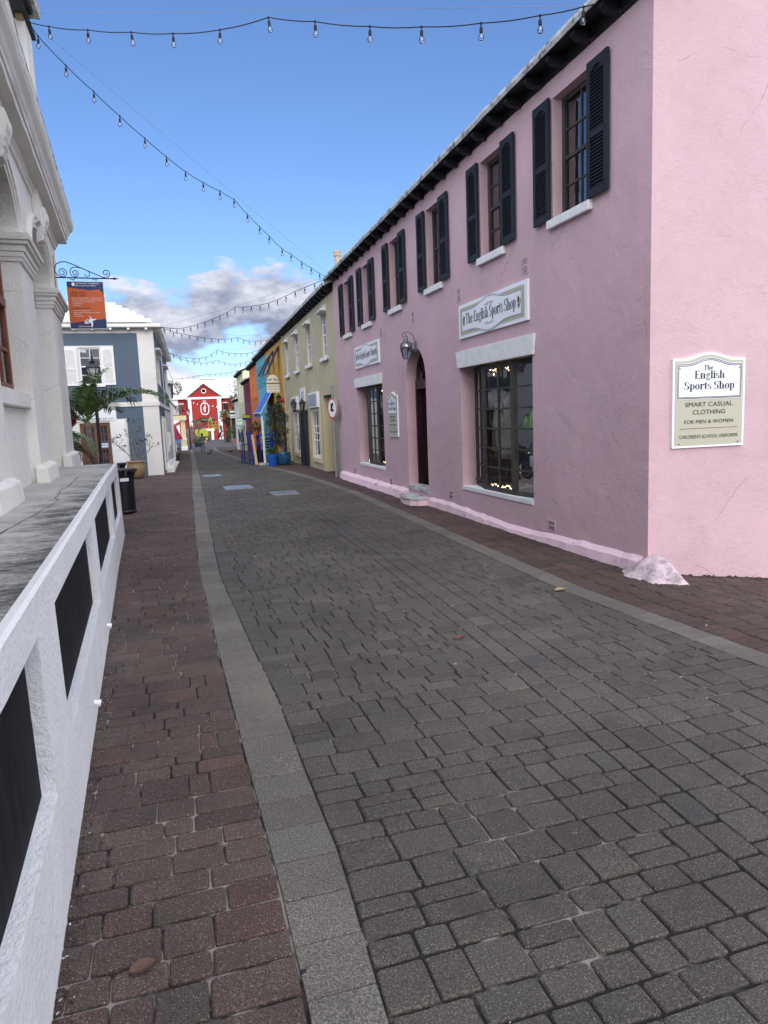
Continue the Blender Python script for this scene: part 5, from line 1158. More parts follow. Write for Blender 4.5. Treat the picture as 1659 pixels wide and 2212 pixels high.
# blue awning
aw = thing('awning', 'bright blue canvas awning sloping out over the restaurant terrace', 'awning', wpos(33.5, .5, 2.5))
mb = MB(RF); a, b = 33.0 - R0, 36.3 - R0; n = 14
for i in range(n):
    x0 = a + (b - a) * i / n; x1 = a + (b - a) * (i + 1) / n
    mb.quad((x0, .02, 3.0), (x1, .02, 3.0), (x1, 0.70, 1.90), (x0, 0.70, 1.90)); xm = (x0 + x1) / 2
    mb.add([(x0, 0.70, 1.90), (x1, 0.70, 1.90), (x1, 0.702, 1.74), (xm, 0.702, 1.69), (x0, 0.702, 1.74)], [(0, 1, 2, 3, 4)])
mb.build('canvas', m_awn, aw)
mb = MB(RF); mb.bar((a, .71, 1.91), (b, .71, 1.91), .05, .05); mb.bar((a, .04, 2.95), (a, .70, 1.87), .03, .03); mb.bar((b, .04, 2.95), (b, .70, 1.87), .03, .03); mb.build('awning_frame', m_trim, aw)
# lanterns over the terrace
for k, (y, o_, z) in enumerate(((31.0, .06, 1.85), (31.6, .42, 1.82), (30.6, .1, 2.25))):
    lantern('wall_lantern', ['black lantern on the ochre wall just right of the bushy potted tree', 'black lantern hanging under the end of the blue awning', 'black lantern on the ochre wall under the bistro sign'][k], wpos(y, o_, z), 1, wpos(y, .02, z + .1))
t = thing('door_panel', 'dark navy door panel standing open at the ochre building', 'door', wpos(29.9, .03, 0)); MB(RF).box((29.6 - R0, .01, -.1), (30.3 - R0, .06, 1.9)).build('panel', bpy.data.materials['navy_shutter'], t, bev=.01)

# restaurant terrace: pots, plants, blue chairs, boards
def leaves(mb, c, r, n, L_, w_, zs_=1., up=.2, hollow=.35):
    for _ in range(n):
        d = Vector(rng.normal(0, 1, 3)); d.normalize(); q = rng.uniform(hollow, 1) ** .5
        p = Vector((c[0] + d.x * r[0] * q, c[1] + d.y * r[1] * q, c[2] + d.z * r[2] * q))
        e = (d + Vector(rng.normal(0, .6, 3)) + Vector((0, 0, up))).normalized() * L_ * rng.uniform(.6, 1.3); s_ = e.cross(Vector(rng.normal(0, 1, 3))).normalized() * w_ * rng.uniform(.6, 1.2)
        mb.quad(p, p + e * .5 + s_, p + e, p + e * .5 - s_)
def pot(mb, c, prof): mb.lathe(prof, c, 20)
t = thing('potted_tree', 'tall dark bushy tree in a mottled blue glazed pot at the restaurant', 'potted plant', (3.72, 25.75, -.05))
mb = MB(); pot(mb, (3.72, 25.75, -.06), [(.17, 0), (.21, .06), (.27, .20), (.29, .30), (.26, .42), (.27, .46), (.25, .46), (.23, .40)]); mb.build('pot', m_blupot2, t, smooth=True)
MB().lathe([(.235, 0), (0, .01)], (3.72, 25.75, .34), 14).build('soil', m_soil, t)
mb = MB(); mb.tube([(3.72, 25.75, .3), (3.66, 25.75, .8), (3.60, 25.72, 1.4), (3.58, 25.7, 2.0)], [.03, .026, .02, .01], 7)
for k in range(16): z = .6 + k * .09; a = k * 2.4; mb.tube([(3.66 - .04 * k / 16, 25.75, z), (3.62 + .26 * math.cos(a), 25.75 + .26 * math.sin(a), z + .2)], [.009, .004], 4)
mb.build('trunk', m_branch, t)
mb = MB()
for z, r_ in ((.72, .15), (.95, .24), (1.2, .30), (1.45, .33), (1.7, .30), (1.92, .22), (2.08, .12)):
    for k in range(4): a = rng.uniform(0, 6.28); leaves(mb, (3.60 + .5 * r_ * math.cos(a), 25.72 + .5 * r_ * math.sin(a), z + rng.normal(0, .05)), (r_ * .8, r_ * .8, .15), int(170 * r_ / .3), .07, .012, up=.3)
mb.build('foliage', m_leaf2, t)
t = thing('potted_plant', 'low green plant in a plain bright blue pot at the street edge', 'potted plant', (3.30, 25.5, -.05))
mb = MB(); pot(mb, (3.30, 25.5, -.06), [(.13, 0), (.165, .02), (.17, .05), (.145, .055), (.19, .33), (.205, .33), (.21, .42), (.19, .42), (.17, .36)]); mb.build('pot', m_blupot, t)
mb = MB(); leaves(mb, (3.30, 25.5, .42), (.16, .16, .08), 130, .17, .016, up=1.3, hollow=.0); mb.build('foliage', m_leaf3, t)
t = thing('potted_palm', 'spiky dark potted palm behind the stacked blue chairs', 'potted plant', (3.2, 28.6, -.1))
mb = MB(); pot(mb, (3.2, 28.6, -.1), [(.2, 0), (.25, .3), (.27, .5), (.22, .5)]); mb.build('pot', m_soil, t)
mb = MB()
for k in range(11):
    a = k * .57; c0 = Vector((3.2 + .2 * math.cos(a), 28.6 + .2 * math.sin(a), 1.05 + .35 * ((k * 7) % 11) / 11))
    for _ in range(24): d = Vector((rng.normal(), rng.normal(), rng.uniform(-.2, 1.2))).normalized(); s_ = d.cross(Vector((0, 0, 1))).normalized() * .016; mb.quad(c0, c0 + d * .15 + s_, c0 + d * .32, c0 + d * .15 - s_)
mb.build('foliage', m_leaf, t); mb = MB(); mb.tube([(3.2, 28.6, .3), (3.2, 28.6, 1.3)], .03, 6); mb.build('stem', m_branch, t)
def chair(x, y, rz, label, z=None, bar=False):
    z = float(gz(x, y)) if z is None else z
    t = thing('blue_chair', label, 'chair', (x, y, z), 'blue chairs of the restaurant'); R_ = Matrix.Translation((x, y, z)) @ Matrix.Rotation(rad(rz), 4, 'Z'); h = .72 if bar else .44; w_ = .21
    for sx in (-1, 1):
        for sy in (-1, 1): mb = MB(R_); mb.bar((sx * w_ * 1.12, sy * w_ * 1.1, 0), (sx * w_, sy * w_, h + (.0 if sy < 0 else .0)), .045, .045); mb.build('leg', m_bluchair, t)
    mb = MB(R_); mb.box((-w_ - .02, -w_ - .02, h), (w_ + .02, w_ + .02, h + .035)); mb.build('seat', m_bluchair, t, bev=.005)
    mb = MB(R_)
    for sx in (-1, 1): mb.bar((sx * w_, w_, h), (sx * w_, w_ + .09, h + .50), .04, .04)
    for k in range(4): mb.bar((-w_ + .02, w_ + .03 + .018 * k, h + .16 + .11 * k), (w_ - .02, w_ + .03 + .018 * k, h + .16 + .11 * k), .02, .06)
    mb.build('backrest', m_bluchair, t)
    mb = MB(R_)
    for sy in (-1, 1): mb.bar((-w_, sy * w_, .2), (w_, sy * w_, .2), .03, .03)
    mb.build('stretcher', m_bluchair, t)
chair(2.98, 27.6, 100, 'blue high chair nearest the leaning wooden board', bar=True); chair(3.15, 28.4, 80, 'blue high chair directly behind the front one', bar=True); chair(3.55, 29.2, 190, 'blue chair pulled up beside the ochre wall'); chair(3.75, 27.6, 170, 'blue chair half hidden behind the plain blue pot', bar=True); chair(2.95, 30.4, 95, 'furthest blue chair of the restaurant terrace', bar=True)
t = thing('bar_table', 'tall blue timber table among the restaurant chairs', 'table', (3.45, 28.3, 0)); mb = MB(); mb.box((3.1, 27.95, .98), (3.8, 28.75, 1.03)); mb.build('table_top', m_bluchair, t)
for a, b in ((3.15, 28.0), (3.75, 28.0), (3.15, 28.7), (3.75, 28.7)): MB().box((a - .03, b - .03, -.1), (a + .03, b + .03, .98)).build('leg', m_bluchair, t)
t = thing('umbrella_pole', 'thick pale closed pole standing in a stone base among the blue chairs', 'pole', (2.92, 26.5, -.05))
mb = MB(); mb.tube([(3.20, 26.9, 0), (3.19, 26.9, 1.5), (3.18, 26.9, 1.72)], [.045, .05, .02], 8); mb.build('pole', m_sill, t); mb = MB(); mb.box((2.92, 26.5, -.12), (3.3, 26.95, .0)); mb.build('base', m_slab, t, bev=.03)
t = thing('leaning_board', 'narrow tan timber board leaning against the blue chair', 'board', (2.85, 26.9, -.05)); mb = MB(); mb.bar((2.86, 26.7, -.05), (2.80, 27.1, 1.05), .10, .025); mb.build('plank', mat('tan_timber', (.48, .33, .18)), t)
for k, (x, y) in enumerate(((2.62, 28.6), (2.70, 29.2), (2.60, 29.9), (2.74, 27.9))):
    z = float(gz(x, y)); t = thing('menu_stand', ['slim black menu stand, nearest the leaning board', 'slim black menu stand, second from the chairs', 'slim black menu stand, furthest up the street', 'slim black menu stand beside the front blue chair'][k], 'stand', (x, y, z), 'slim black stands at the terrace edge')
    mb = MB(); mb.lathe([(.16, 0), (.16, .02), (.02, .04)], (x, y, z), 12); mb.build('foot', m_iron, t); mb = MB(); mb.tube([(x, y, z), (x - .04, y, z + 1.25)], .013, 5); mb.build('post', m_iron, t); mb = MB(); mb.bar((x - .03, y, z + .85), (x - .045, y, z + 1.35), .02, .05); mb.build('card', m_iron, t)

# ------------------------------------------------------------------ blue and white building (left)
FF = Matrix(((1, 0, 0, -.40), (0, 0, 0, 0), (0, 0, 1, 0), (0, 0, 0, 1)))
FF = Matrix(((1, 0, 0, 0), (0, -1, 0, 23.9), (0, 0, 1, 0), (0, 0, 0, 1)))     # front: x = world x, y = toward the camera, z up
BS = frame((-.40, 23.9, 0), 1.4, +1)
blu = thing('blue_white_building', 'slate blue and white two-storey building with stepped white roof on the left', 'building', (-2, 23.9, 0))
mb = MB(FF); wall(mb, -6.5, -.40, -.2, 4.62, [(-2.62, -1.98, 2.86, 3.99), (-2.78, -1.90, .0, 1.70)], 0, .10)
mb.F = BS
sw = [(1.45, 2.35), (3.4, 4.3), (6.2, 7.1), (8.3, 9.3), (10.3, 11.2)]
wall(mb, 0, 12.4, -.5, 4.62, [(1.0, 3.0, .05, 1.82), (5.2, 6.6, -.1, 1.8)] + [(.95, 3.4, 2.95, 3.95), (8.0, 10.6, 2.95, 3.95)], 0, .10)
mb.F = ID; mb.quad((-6.5, 23.9, -.2), (-6.5, 36, -.2), (-6.5, 36, 4.62), (-6.5, 23.9, 4.62)); mb.quad((-6.5, 36.2, -.6), (-.1, 36.3, -.6), (-.1, 36.3, 4.62), (-6.5, 36.2, 4.62))
mb.build('wall', m_offw, blu)
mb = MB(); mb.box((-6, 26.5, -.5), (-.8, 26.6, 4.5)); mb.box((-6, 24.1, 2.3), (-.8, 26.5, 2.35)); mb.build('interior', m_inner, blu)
def panels(F, lst, v=.004):
    for a, b, c, d in lst: MB(F).box((a, -.0, c), (b, v, d)).build('blue_panel', m_blue, blu)
panels(FF, [(-6.4, -3.02, 2.31, 4.42), (-3.02, -.88, 4.05, 4.42), (-1.60, -.88, 2.31, 4.05), (-3.02, -1.60, 2.31, 2.86), (-1.38, -.88, -.1, 2.16), (-1.68, -1.38, 1.80, 2.16)])
panels(BS, [(.55, 5.6, 4.05, 4.50), (6.6, 11.9, 4.05, 4.50), (.6, 5.6, 2.32, 2.90), (6.6, 11.9, 2.32, 2.90), (.5, .9, -.2, 2.1), (3.15, 4.95, 1.86, 2.14), (.9, 3.1, 1.86, 2.14), (3.2, 4.9, -.3, .25)])
mb = MB(FF); mb.box((-6.5, .004, 2.17), (-.40, .035, 2.305)); mb.build('string_course', m_offw, blu)
mb = MB(BS); mb.box((0, .001, 2.17), (12.4, .04, 2.30)); mb.build('string_course', m_offw, blu)
sash(FF, blu, -2.62, -1.98, 2.86, 3.99, -.06, m_trim, m_glassb, 2, 4, .045, .02, mback=m_blind)
def louvre(F, x0, w_, h, z0, out_=.01, nm='shutter', m=m_trim, root=blu):
    sh = shutter_mesh(w_, h); F2 = F @ Matrix.Translation((x0, out_, z0)); sh.v = [F2 @ p for p in sh.v]; sh.build(nm, m, root)
louvre(FF, -3.04, .37, 1.14, 2.85); louvre(FF, -1.97, .36, 1.14, 2.85)
mb = MB(FF); mb.box((-2.70, 0, 2.80), (-1.92, .06, 2.86)); mb.build('sill', m_trim, blu)
for a, b in ((.95, 2.15), (2.2, 3.4), (8.0, 9.3), (9.3, 10.6)): sash(BS, blu, a, b, 2.95, 3.95, -.05, m_trim, m_glassb, 1, 2, .06, .02)
for a, b in ((3.5, 5.5), (6.7, 7.9)): MB(BS).box((a, .0, 2.95), (b, .006, 3.98)).build('blue_panel', m_blue, blu)
mb = MB(BS); mb.box((1.0, .0, 4.0), (3.3, .14, 4.06)); mb.box((8.0, .0, 4.0), (10.4, .14, 4.06)); mb.build('window_hood', m_trim, blu)
# brown glazed door with white shutter leaf, name board
mb = MB(FF); v = -.07; mb.box((-2.78, v - .03, 0), (-2.68, v + .03, 1.70)); mb.box((-2.0, v - .03, 0), (-1.90, v + .03, 1.70)); mb.box((-2.68, v - .03, 1.60), (-2.0, v + .03, 1.70)); mb.box((-2.68, v - .03, 0), (-2.0, v + .02, .35))
mb.box((-2.37, v - .03, .35), (-2.29, v + .025, 1.60))
for a in (-2.19, -2.10): mb.box((a - .013, v - .02, .35), (a + .013, v + .01, 1.60))
for z in (.62, .88, 1.12, 1.36): mb.box((-2.68, v - .018, z - .012), (-2.0, v + .008, z + .012))
m_brown2 = mat('tan_brown_door', (.165, .078, .045), .5, .25, 5, stretch=(3, 3, .3)); dd = mb.build('door', m_brown2, blu); mb = MB(FF); mb.box((-2.7, v - .03, .3), (-2.0, v - .024, 1.62)); mb.build('pane', m_glassb, dd)
mb = MB(FF); mb.box((-1.88, .005, .02), (-1.42, .05, 1.74)); 
for z0, z1 in ((.12, .72), (.82, 1.22), (1.32, 1.62)): mb.box((-1.83, .05, z0), (-1.47, .06, z1))
dl = mb.build('shutter_door', m_trim, blu, bev=.004); mb = MB(FF); mb.ball((-1.5, .08, .96), .028, 8, 6); mb.box((-1.62, .06, .95), (-1.5, .07, .965)); mb.build('latch', m_iron, dl)
mb = MB(FF); mb.box((-1.58, .003, 2.02), (-1.46, .008, 2.05)); mb.build('vent_slot', m_dark, blu)
t = thing('shop_name_board', 'long white shop board with black lettering over the brown door', 'sign', (-2.4, 23.85, 1.76)); mb = MB(FF); mb.box((-3.6, .005, 1.76), (-1.70, .03, 2.165)); mb.build('board', m_signw, t)
Fb = face_frame((-2.5, 23.868, 1.79), (1, 0, 0)); mb = MB(Fb); mb.text("YORK ST. ST GEORGE'S  TEL 297 1357", .02, 0, 1.42, .06, .003); mb.build('lettering', m_letter, t)
t = thing('open_sign', 'small blue and white OPEN sign in the brown glazed door', 'sign', (-2.15, 23.9, .98)); Fb = face_frame((-2.15, 23.90 + .045, .98), (1, 0, 0)); mb = MB(Fb); mb.box((-.16, -.06, 0), (.16, .09, .01)); mb.build('board', mat('blue_open_board', (.10, .25, .60), .5), t); mb = MB(Fb); mb.box((-.145, -.045, .01), (.145, .075, .012)); mb.build('white_field', m_signw, t); mb = MB(Fb); mb.text('OPEN', 0, -.02, .25, .075, .0135); mb.build('lettering', m_letter, t)
# stepped white roof
rf = MB(); st_ = [(-.12, 24.55 - .85, 4.62), ]
n = 7; x1, y0_ = -.12, 23.62
levels = []
for k in range(n): q = k / (n - 1); levels.append((-.14 - 1.35 * q ** .9, 23.62 + 1.15 * q, 4.60 + .80 * q ** .85))
for k in range(n):
    x, y, z = levels[k]; h = .075
    ye = 36.4 - (y - 23.62)
    xx = lambda yy, x=x: x + (yy - 23.9) * .0244
    rf.add([(-6.9 + (x + .14) * -.8, y, z - .03), (xx(y), y, z - .03), (xx(ye), ye, z - .03), (-6.9 + (x + .14) * -.8, ye, z - .03), (-6.9 + (x + .14) * -.8, y, z + h), (xx(y) - .01, y + .01, z + h), (xx(ye) - .01, ye, z + h), (-6.9 + (x + .14) * -.8, ye, z + h)], [(0, 1, 5, 4), (1, 2, 6, 5), (2, 3, 7, 6), (3, 0, 4, 7), (4, 5, 6, 7), (0, 3, 2, 1)])
rf.build('roof', m_roofw, blu, bev=.015)
for k in range(8): MB().box((-.62 - .52 * k, 23.66, 4.50), (-.55 - .52 * k, 23.90, 4.575)).build('rafter_tail', m_trim, blu)
for k in range(22):
    y = 24.2 + k * .56; x = -.40 + (y - 23.9) * .0244; MB().box((x - .02, y, 4.50), (x + .24, y + .07, 4.575)).build('rafter_tail', m_trim, blu)
t = thing('shutter_door', 'tall white shutter door folded against the blue building street side', 'door', (-.3, 25.4, 0))
mb = MB(BS); mb.box((.95, .02, .05), (1.4, .07, 1.80)); mb.box((3.05, .02, .05), (3.4, .07, 1.78)); mb.build('leaf', m_trim, t, bev=.004)
for k, (a, z) in enumerate(((1.2, .10), (2.9, .06), (5.4, .0), (8.2, -.1))):
    p = BS @ Vector((a, 0, 0)); t = thing('door_step', ['first white stone doorstep along the blue building', 'second white stone doorstep along the blue building', 'third white doorstep of the left row', 'furthest white doorstep of the left row'][k], 'step', p, 'white doorsteps of the left row')
    mb = MB(BS); mb.box((a, .0, z - .3), (a + .9, .30, z + .02)); mb.build('tread', m_trim, t, bev=.01); mb = MB(BS); mb.box((a + .15, .0, z + .02), (a + .9, .16, z + .16)); mb.build('upper_tread', m_trim, t, bev=.01)
t = thing('utility_box', 'pale grey meter box on the street side of the left row', 'box', BS @ Vector((5.0, 0, .8))); mb = MB(BS); mb.box((4.9, .01, .75), (5.2, .16, 1.25)); mb.box((4.0, .01, .55), (4.25, .12, .85)); mb.build('casing', m_sill, t, bev=.01)

# buildings further along the left
LF = frame((-.16, 36.4, 0), .1, +1)
t = thing('grey_white_building', 'pale grey and white building with tall slim columns beyond the blue one', 'building', (-.5, 37, -.3)); mb = MB(LF); wall(mb, 0, 22, -1.2, 3.55, [(1, 2.4, 0, 1.6), (4, 5.5, -.2, 1.6), (8, 9.5, -.4, 1.5), (1.2, 2.2, 2.2, 3.2), (4.4, 5.2, 2.2, 3.2), (8.4, 9.2, 2.2, 3.2)], 0, .2); mb.quad((0, 0, -.8), (0, -5, -.8), (0, -5, 3.55), (0, 0, 3.55)); mb.quad((22, 0, -1.3), (22, -5, -1.3), (22, -5, 3.55), (22, 0, 3.55)); mb.build('wall', m_offw, t)
mb = MB(LF); mb.add([(-.2, .3, 3.5), (22.3, .3, 3.5), (22.3, .3, 3.62), (-.2, .3, 3.62), (2, -3, 4.6), (20, -3, 4.6), (-.2, -6, 3.6), (22.3, -6, 3.6)], [(0, 1, 2, 3), (3, 2, 5, 4), (4, 5, 7, 6), (3, 4, 6), (2, 7, 5), (0, 3, 6), (1, 7, 2)]); mb.build('roof', m_roofw, t)
for k in range(9): MB(LF).box((.3 + 2.4 * k, .0, -1.2), (.5 + 2.4 * k, .16, 3.4)).build('column', m_trim, t)
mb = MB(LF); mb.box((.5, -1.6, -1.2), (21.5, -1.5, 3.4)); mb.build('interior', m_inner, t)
t = thing('timber_fence', 'weathered grey plank fence between the left buildings and the columned porch', 'fence', (.25, 55, -.7)); mb = MB()
for k in range(50): y = 37.0 + k * .5; x = .20 + (y - 36.4) * .006; z = float(gz(0, y)); mb.box((x, y, z - .05), (x + .03, y + .46, z + .75 + .05 * rng.random()))
m_plank = mat('weathered_grey_plank', (.16, .145, .125), .9, .4, 3, .004, 30); mb.build('planks', m_plank, t)
mb = MB(); mb.bar((.26, 37, .2), (.40, 62, -.25), .04, .06); mb.build('rail', m_plank, t)
# columned porch
t = thing('columned_porch', 'cream porch with a square column and timber balcony at the square', 'porch', (.8, 69.5, -1.0)); z = -1.0
MB().box((.56, 68.8, z - .1), (1.14, 69.5, z + .45)).build('column_base', m_trim, t, bev=.01); MB().box((.60, 68.84, z + .45), (1.10, 69.46, z + 1.05)).build('pedestal', m_creamlt, t); MB().box((.57, 68.8, z + 1.05), (1.13, 69.5, z + 1.14)).build('pedestal_cap', m_trim, t)
MB().lathe([(.30, 0), (.27, 1.6), (.25, 1.62)], (.86, 69.15, z + 1.14), 4, rot=rad(45)).build('column', m_creamlt, t); MB().box((.6, 68.8, 1.75), (1.14, 69.5, 1.84)).build('capital', m_trim, t, bev=.02)
MB().box((-4, 68.7, 1.84), (1.2, 69.6, 2.25)).build('beam', m_creamlt, t); MB().box((-4, 68.8, 2.25), (1.0, 76, 2.33)).build('deck', m_plank, t)
mb = MB()
for k in range(18): mb.box((-1.1 + k * .11, 68.9, 2.33), (-1.03 + k * .11, 68.93, 3.1))
mb.box((-1.2, 68.88, 3.1), (.95, 68.96, 3.17)); mb.box((-.12, 68.86, 2.3), (-.04, 68.94, 3.25)); mb.build('balustrade', m_plank, t)
t = thing('red_bow', 'big red ribbon bow tied to the balcony rail', 'decoration', (.95, 68.8, 2.7)); mb = MB(); mb.prism([(.95, 2.75), (.78, 3.0), (.80, 2.62), (.95, 2.75), (1.12, 3.02), (1.14, 2.64)], 68.72, 68.8); mb.prism([(.93, 2.74), (.98, 2.74), (1.06, 2.1), (.88, 2.1)], 68.73, 68.78); mb.build('ribbon', m_redp, t)
t = thing('garden_umbrella', 'dark red closed umbrella behind the fence', 'umbrella', (.45, 66, -.9)); mb = MB(); mb.lathe([(.62, 0), (.60, .05), (.35, .55), (.10, 1.15), (0, 1.25)], (.12, 66, .15), 10); mb.build('canopy', mat('wine_red_canvas', (.24, .012, .035), .8), t); mb = MB(); mb.tube([(.12, 66, -.95), (.12, 66, .2)], .03, 6); mb.build('pole', m_trim, t)
t = thing('parked_vehicle', 'pale blue vehicle roof just visible beyond the plank fence', 'vehicle', (.3, 75, -1)); mb = MB(); mb.box((-1.0, 76, -.55), (1.0, 79.6, .0)); mb.box((-.85, 76.6, .0), (.85, 78.8, .42)); mb.build('body', mat('pale_blue_car_paint', (.18, .33, .55), .25), t, bev=.09); mb = MB(); mb.box((-.78, 76.58, .03), (.78, 76.6, .34)); mb.build('window', m_iron, t)
for x in (-.8, .8): 
    for y in (76.6, 79.0): MB(Matrix.Translation((x, y, -.75)) @ Matrix.Rotation(rad(90), 4, 'Y')).lathe([(.28, -.1), (.3, -.08), (.3, .08), (.28, .1)], (0, 0, 0), 14).build('wheel', m_iron, t)
t = thing('string_light_post', 'white slanting timber post decked with bulbs over the left row', 'post', (.0, 44, 2)); mb = MB(); mb.bar((-.14, 39.5, 4.62), (.32, 41, 3.42), .07, .07); mb.build('post', m_trim, t)
t = thing('bare_bush', 'tangled grey bush on the roof edge of the left row', 'bush', (.1, 46, 3.4)); mb = MB(); leaves(mb, (.25, 47, 3.75), (.45, .8, .35), 260, .22, .03, up=.1); mb.build('foliage', mat('grey_dry_leaves', (.13, .14, .12)), t)

# ------------------------------------------------------------------ red building at the end
red = thing('red_gabled_building', 'red gabled building with white pilasters and oval lion crest closing the street', 'building', (5.1, 120, -1.35)); Y0 = 120.0
G = -1.4
mb = MB(); mb.prism([(2.5, G), (7.8, G), (7.8, 5.55), (5.1, 7.55), (2.5, 5.55)], Y0, Y0 + 8); mb.build('gable_wall', m_red, red)
for a, b in ((-3, 2.5), (7.8, 16)): 
    mb = MB(); mb.box((a, Y0 + 1.5, G), (b, Y0 + 9, 5.35)); mb.build('wing_wall', m_red, red)
mb = MB(); mb.quad((-4, Y0 + 1.0, 5.45), (17, Y0 + 1.0, 5.45), (17, Y0 + 5.6, 8.75), (-4, Y0 + 5.6, 8.75)); mb.quad((-4, Y0 + 10.2, 5.45), (17, Y0 + 10.2, 5.45), (17, Y0 + 5.6, 8.75), (-4, Y0 + 5.6, 8.75)); mb.box((-4, Y0 + .98, 5.33), (17, Y0 + 1.1, 5.45))
mb.add([(2.2, Y0 - .35, 5.45), (5.1, Y0 - .35, 7.70), (8.1, Y0 - .35, 5.45), (2.2, Y0 - .35, 5.60), (5.1, Y0 - .35, 7.88), (8.1, Y0 - .35, 5.60), (2.2, Y0 + 4, 5.60), (5.1, Y0 + 6, 7.88), (8.1, Y0 + 4, 5.60)], [(0, 1, 4, 3), (1, 2, 5, 4), (3, 4, 7, 6), (4, 5, 8, 7)]); mb.box((4.6, Y0 + 5, 8.7), (7.4, Y0 + 7, 9.0)); mb.build('roof', m_roofw, red)
mb = MB(); mb.box((2.35, Y0 - .15, 5.25), (7.95, Y0, 5.58)); mb.build('cornice', m_trim, red)
for a, b in ((2.5, 3.05), (7.1, 7.75)): mb = MB(); mb.box((a, Y0 - .12, G), (b, Y0, 5.25)); mb.build('pilaster', m_trim, red)
MB().box((-.2, Y0 + 1.38, G), (1.0, Y0 + 1.5, 5.3)).build('pilaster', m_trim, red)
Fr = face_frame((5.1, Y0, 0), (1, 0, 0)); n = 30
def oval(rx, ry, k=2.6): return [(rx * abs(math.cos(t)) ** (2 / k) * (1 if math.cos(t) > 0 else -1), ry * abs(math.sin(t)) ** (2 / k) * (1 if math.sin(t) > 0 else -1)) for t in np.linspace(0, 2 * math.pi, n + 1)[:-1]]
mb = MB(Fr @ Matrix.Translation((0, 3.70, 0))); ring(mb, oval(.70, 1.0), oval(.56, .84), .06); mb.build('crest_ring', m_trim, red)
mb = MB(Fr @ Matrix.Translation((0, 3.70, 0))); lion(mb, -.02, -.55, 1.15, .06, 1, .85); mb.build('lion_crest', m_trim, red)
mb = MB(Fr @ Matrix.Translation((0, 6.55, 0))); ring(mb, [(.40 * math.cos(t), .40 * math.sin(t)) for t in np.linspace(0, 6.2832, 25)[:-1]], [(.27 * math.cos(t), .27 * math.sin(t)) for t in np.linspace(0, 6.2832, 25)[:-1]], .06); mb.build('round_window_frame', m_trim, red)
mb = MB(Fr @ Matrix.Translation((0, 6.55, .03))); mb.lathe([(.27, 0), (0, 0)], (0, 0, 0), 24); mb.build('round_window', m_dark, red)
MB().box((4.25, Y0 - .1, 1.65), (5.9, Y0 - .02, 2.3)).build('name_board', mat('dark_green_board', (.03, .04, .025)), red); mb = MB(Fr); mb.text('TUNNELS WAY', 0, 1.85, 1.3, .22, .105); mb.build('lettering', mat('tan_lettering', (.45, .38, .25)), red)
MB().box((4.0, Y0 - .05, .1), (6.4, Y0 + .01, .5)).build('white_band', m_trim, red); MB().box((5.25, Y0 - .04, G), (5.8, Y0 + .01, .1)).build('door', m_brown2, red); MB().box((5.85, Y0 - .06, G), (6.25, Y0 + .01, .1)).build('white_jamb', m_trim, red); MB().box((4.85, Y0 - .03, 4.75), (5.35, Y0 + .0, 5.05)).build('floodlight', m_slab, red)
for x in (1.35, 8.6): MB().box((x - .55, Y0 + 1.42, 4.55), (x + .55, Y0 + 1.5, 4.7)).build('window_hood', m_trim, red); MB().box((x - .35, Y0 + 1.44, 3.3), (x + .35, Y0 + 1.5, 4.5)).build('window', m_dark, red)
for a, b in ((8.3, 9.8), (.9, 2.3)): MB().prism([(a, G), (b, G), (b, -.1), ((a + b) / 2, .25), (a, -.1)], Y0 + 1.40, Y0 + 1.46).build('arched_opening', m_dark, red)
for a, b, c, d in ((-.4, 2.4, 1.1, 2.6), (7.9, 10.2, 2.3, .9)): MB().prism([(a, c - .45), (b, d - .45), (b, d), (a, c)], Y0 + 1.3, Y0 + 1.38).build('stair_rail', mat('bright_red_rail', (.38, .05, .04)), red)
for x in (2.75, 7.4): lantern('wall_lantern', 'black lantern on the left white pilaster of the red building' if x < 5 else 'black lantern on the right white pilaster of the red building', (x, Y0 - .4, .1), 2.2)
# boom lift
m_lift = mat('bright_yellow_green_paint', (.36, .42, .03), .4, .06, 4)
LX, LY = 4.0, 112.0; z = float(gz(4, 112))
bl = thing('boom_lift', 'yellow-green boom lift with raised platform in front of the red building', 'lift', (LX, LY, z))
mb = MB(); mb.prism([(3.1, z + .75), (4.95, z + .70), (5.0, z + 1.3), (4.7, z + 1.85), (3.2, z + 1.9), (3.05, z + 1.4)], LY - .9, LY + .9); mb.build('body', m_lift, bl, bev=.08)
MB().box((3.2, LY - .8, z + .45), (4.9, LY + .8, z + .75)).build('chassis', m_iron, bl); MB().box((3.25, LY - .92, z + 1.9), (3.9, LY - .3, z + 2.2)).build('engine_cover', m_iron, bl)
for x in (3.35, 4.7):
    for y in (LY - 1.0, LY + 1.0): w_ = MB(Matrix.Translation((x, y, z + .40)) @ Matrix.Rotation(rad(90), 4, 'X')).lathe([(.30, -.16), (.40, -.14), (.40, .14), (.30, .16)], (0, 0, 0), 16).build('wheel', m_iron, bl); MB(Matrix.Translation((x, y - .02, z + .40)) @ Matrix.Rotation(rad(90), 4, 'X')).lathe([(.18, -.17), (.18, .17)], (0, 0, 0), 10).build('rim', m_lift, w_)
mb = MB(); mb.bar((3.6, LY, z + 1.9), (5.3, LY, z + 3.0), .22, .22); mb.build('lower_boom', m_iron, bl); mb = MB(); mb.bar((4.9, LY, z + 2.6), (5.55, LY, z + 3.6), .18, .2); mb.bar((5.5, LY, z + 3.55), (5.95, LY, z + 1.9), .12, .14); mb.build('upper_boom', m_lift, bl)
mb = MB(); bx0, bx1, bz = 5.15, 6.75, z + 1.85; mb.box((bx0, LY - .5, bz), (bx1, LY + .5, bz + .12))
for x in np.linspace(bx0, bx1, 4):
    for y in (LY - .48, LY + .48): mb.bar((x, y, bz), (x, y, bz + 1.05), .05, .05)
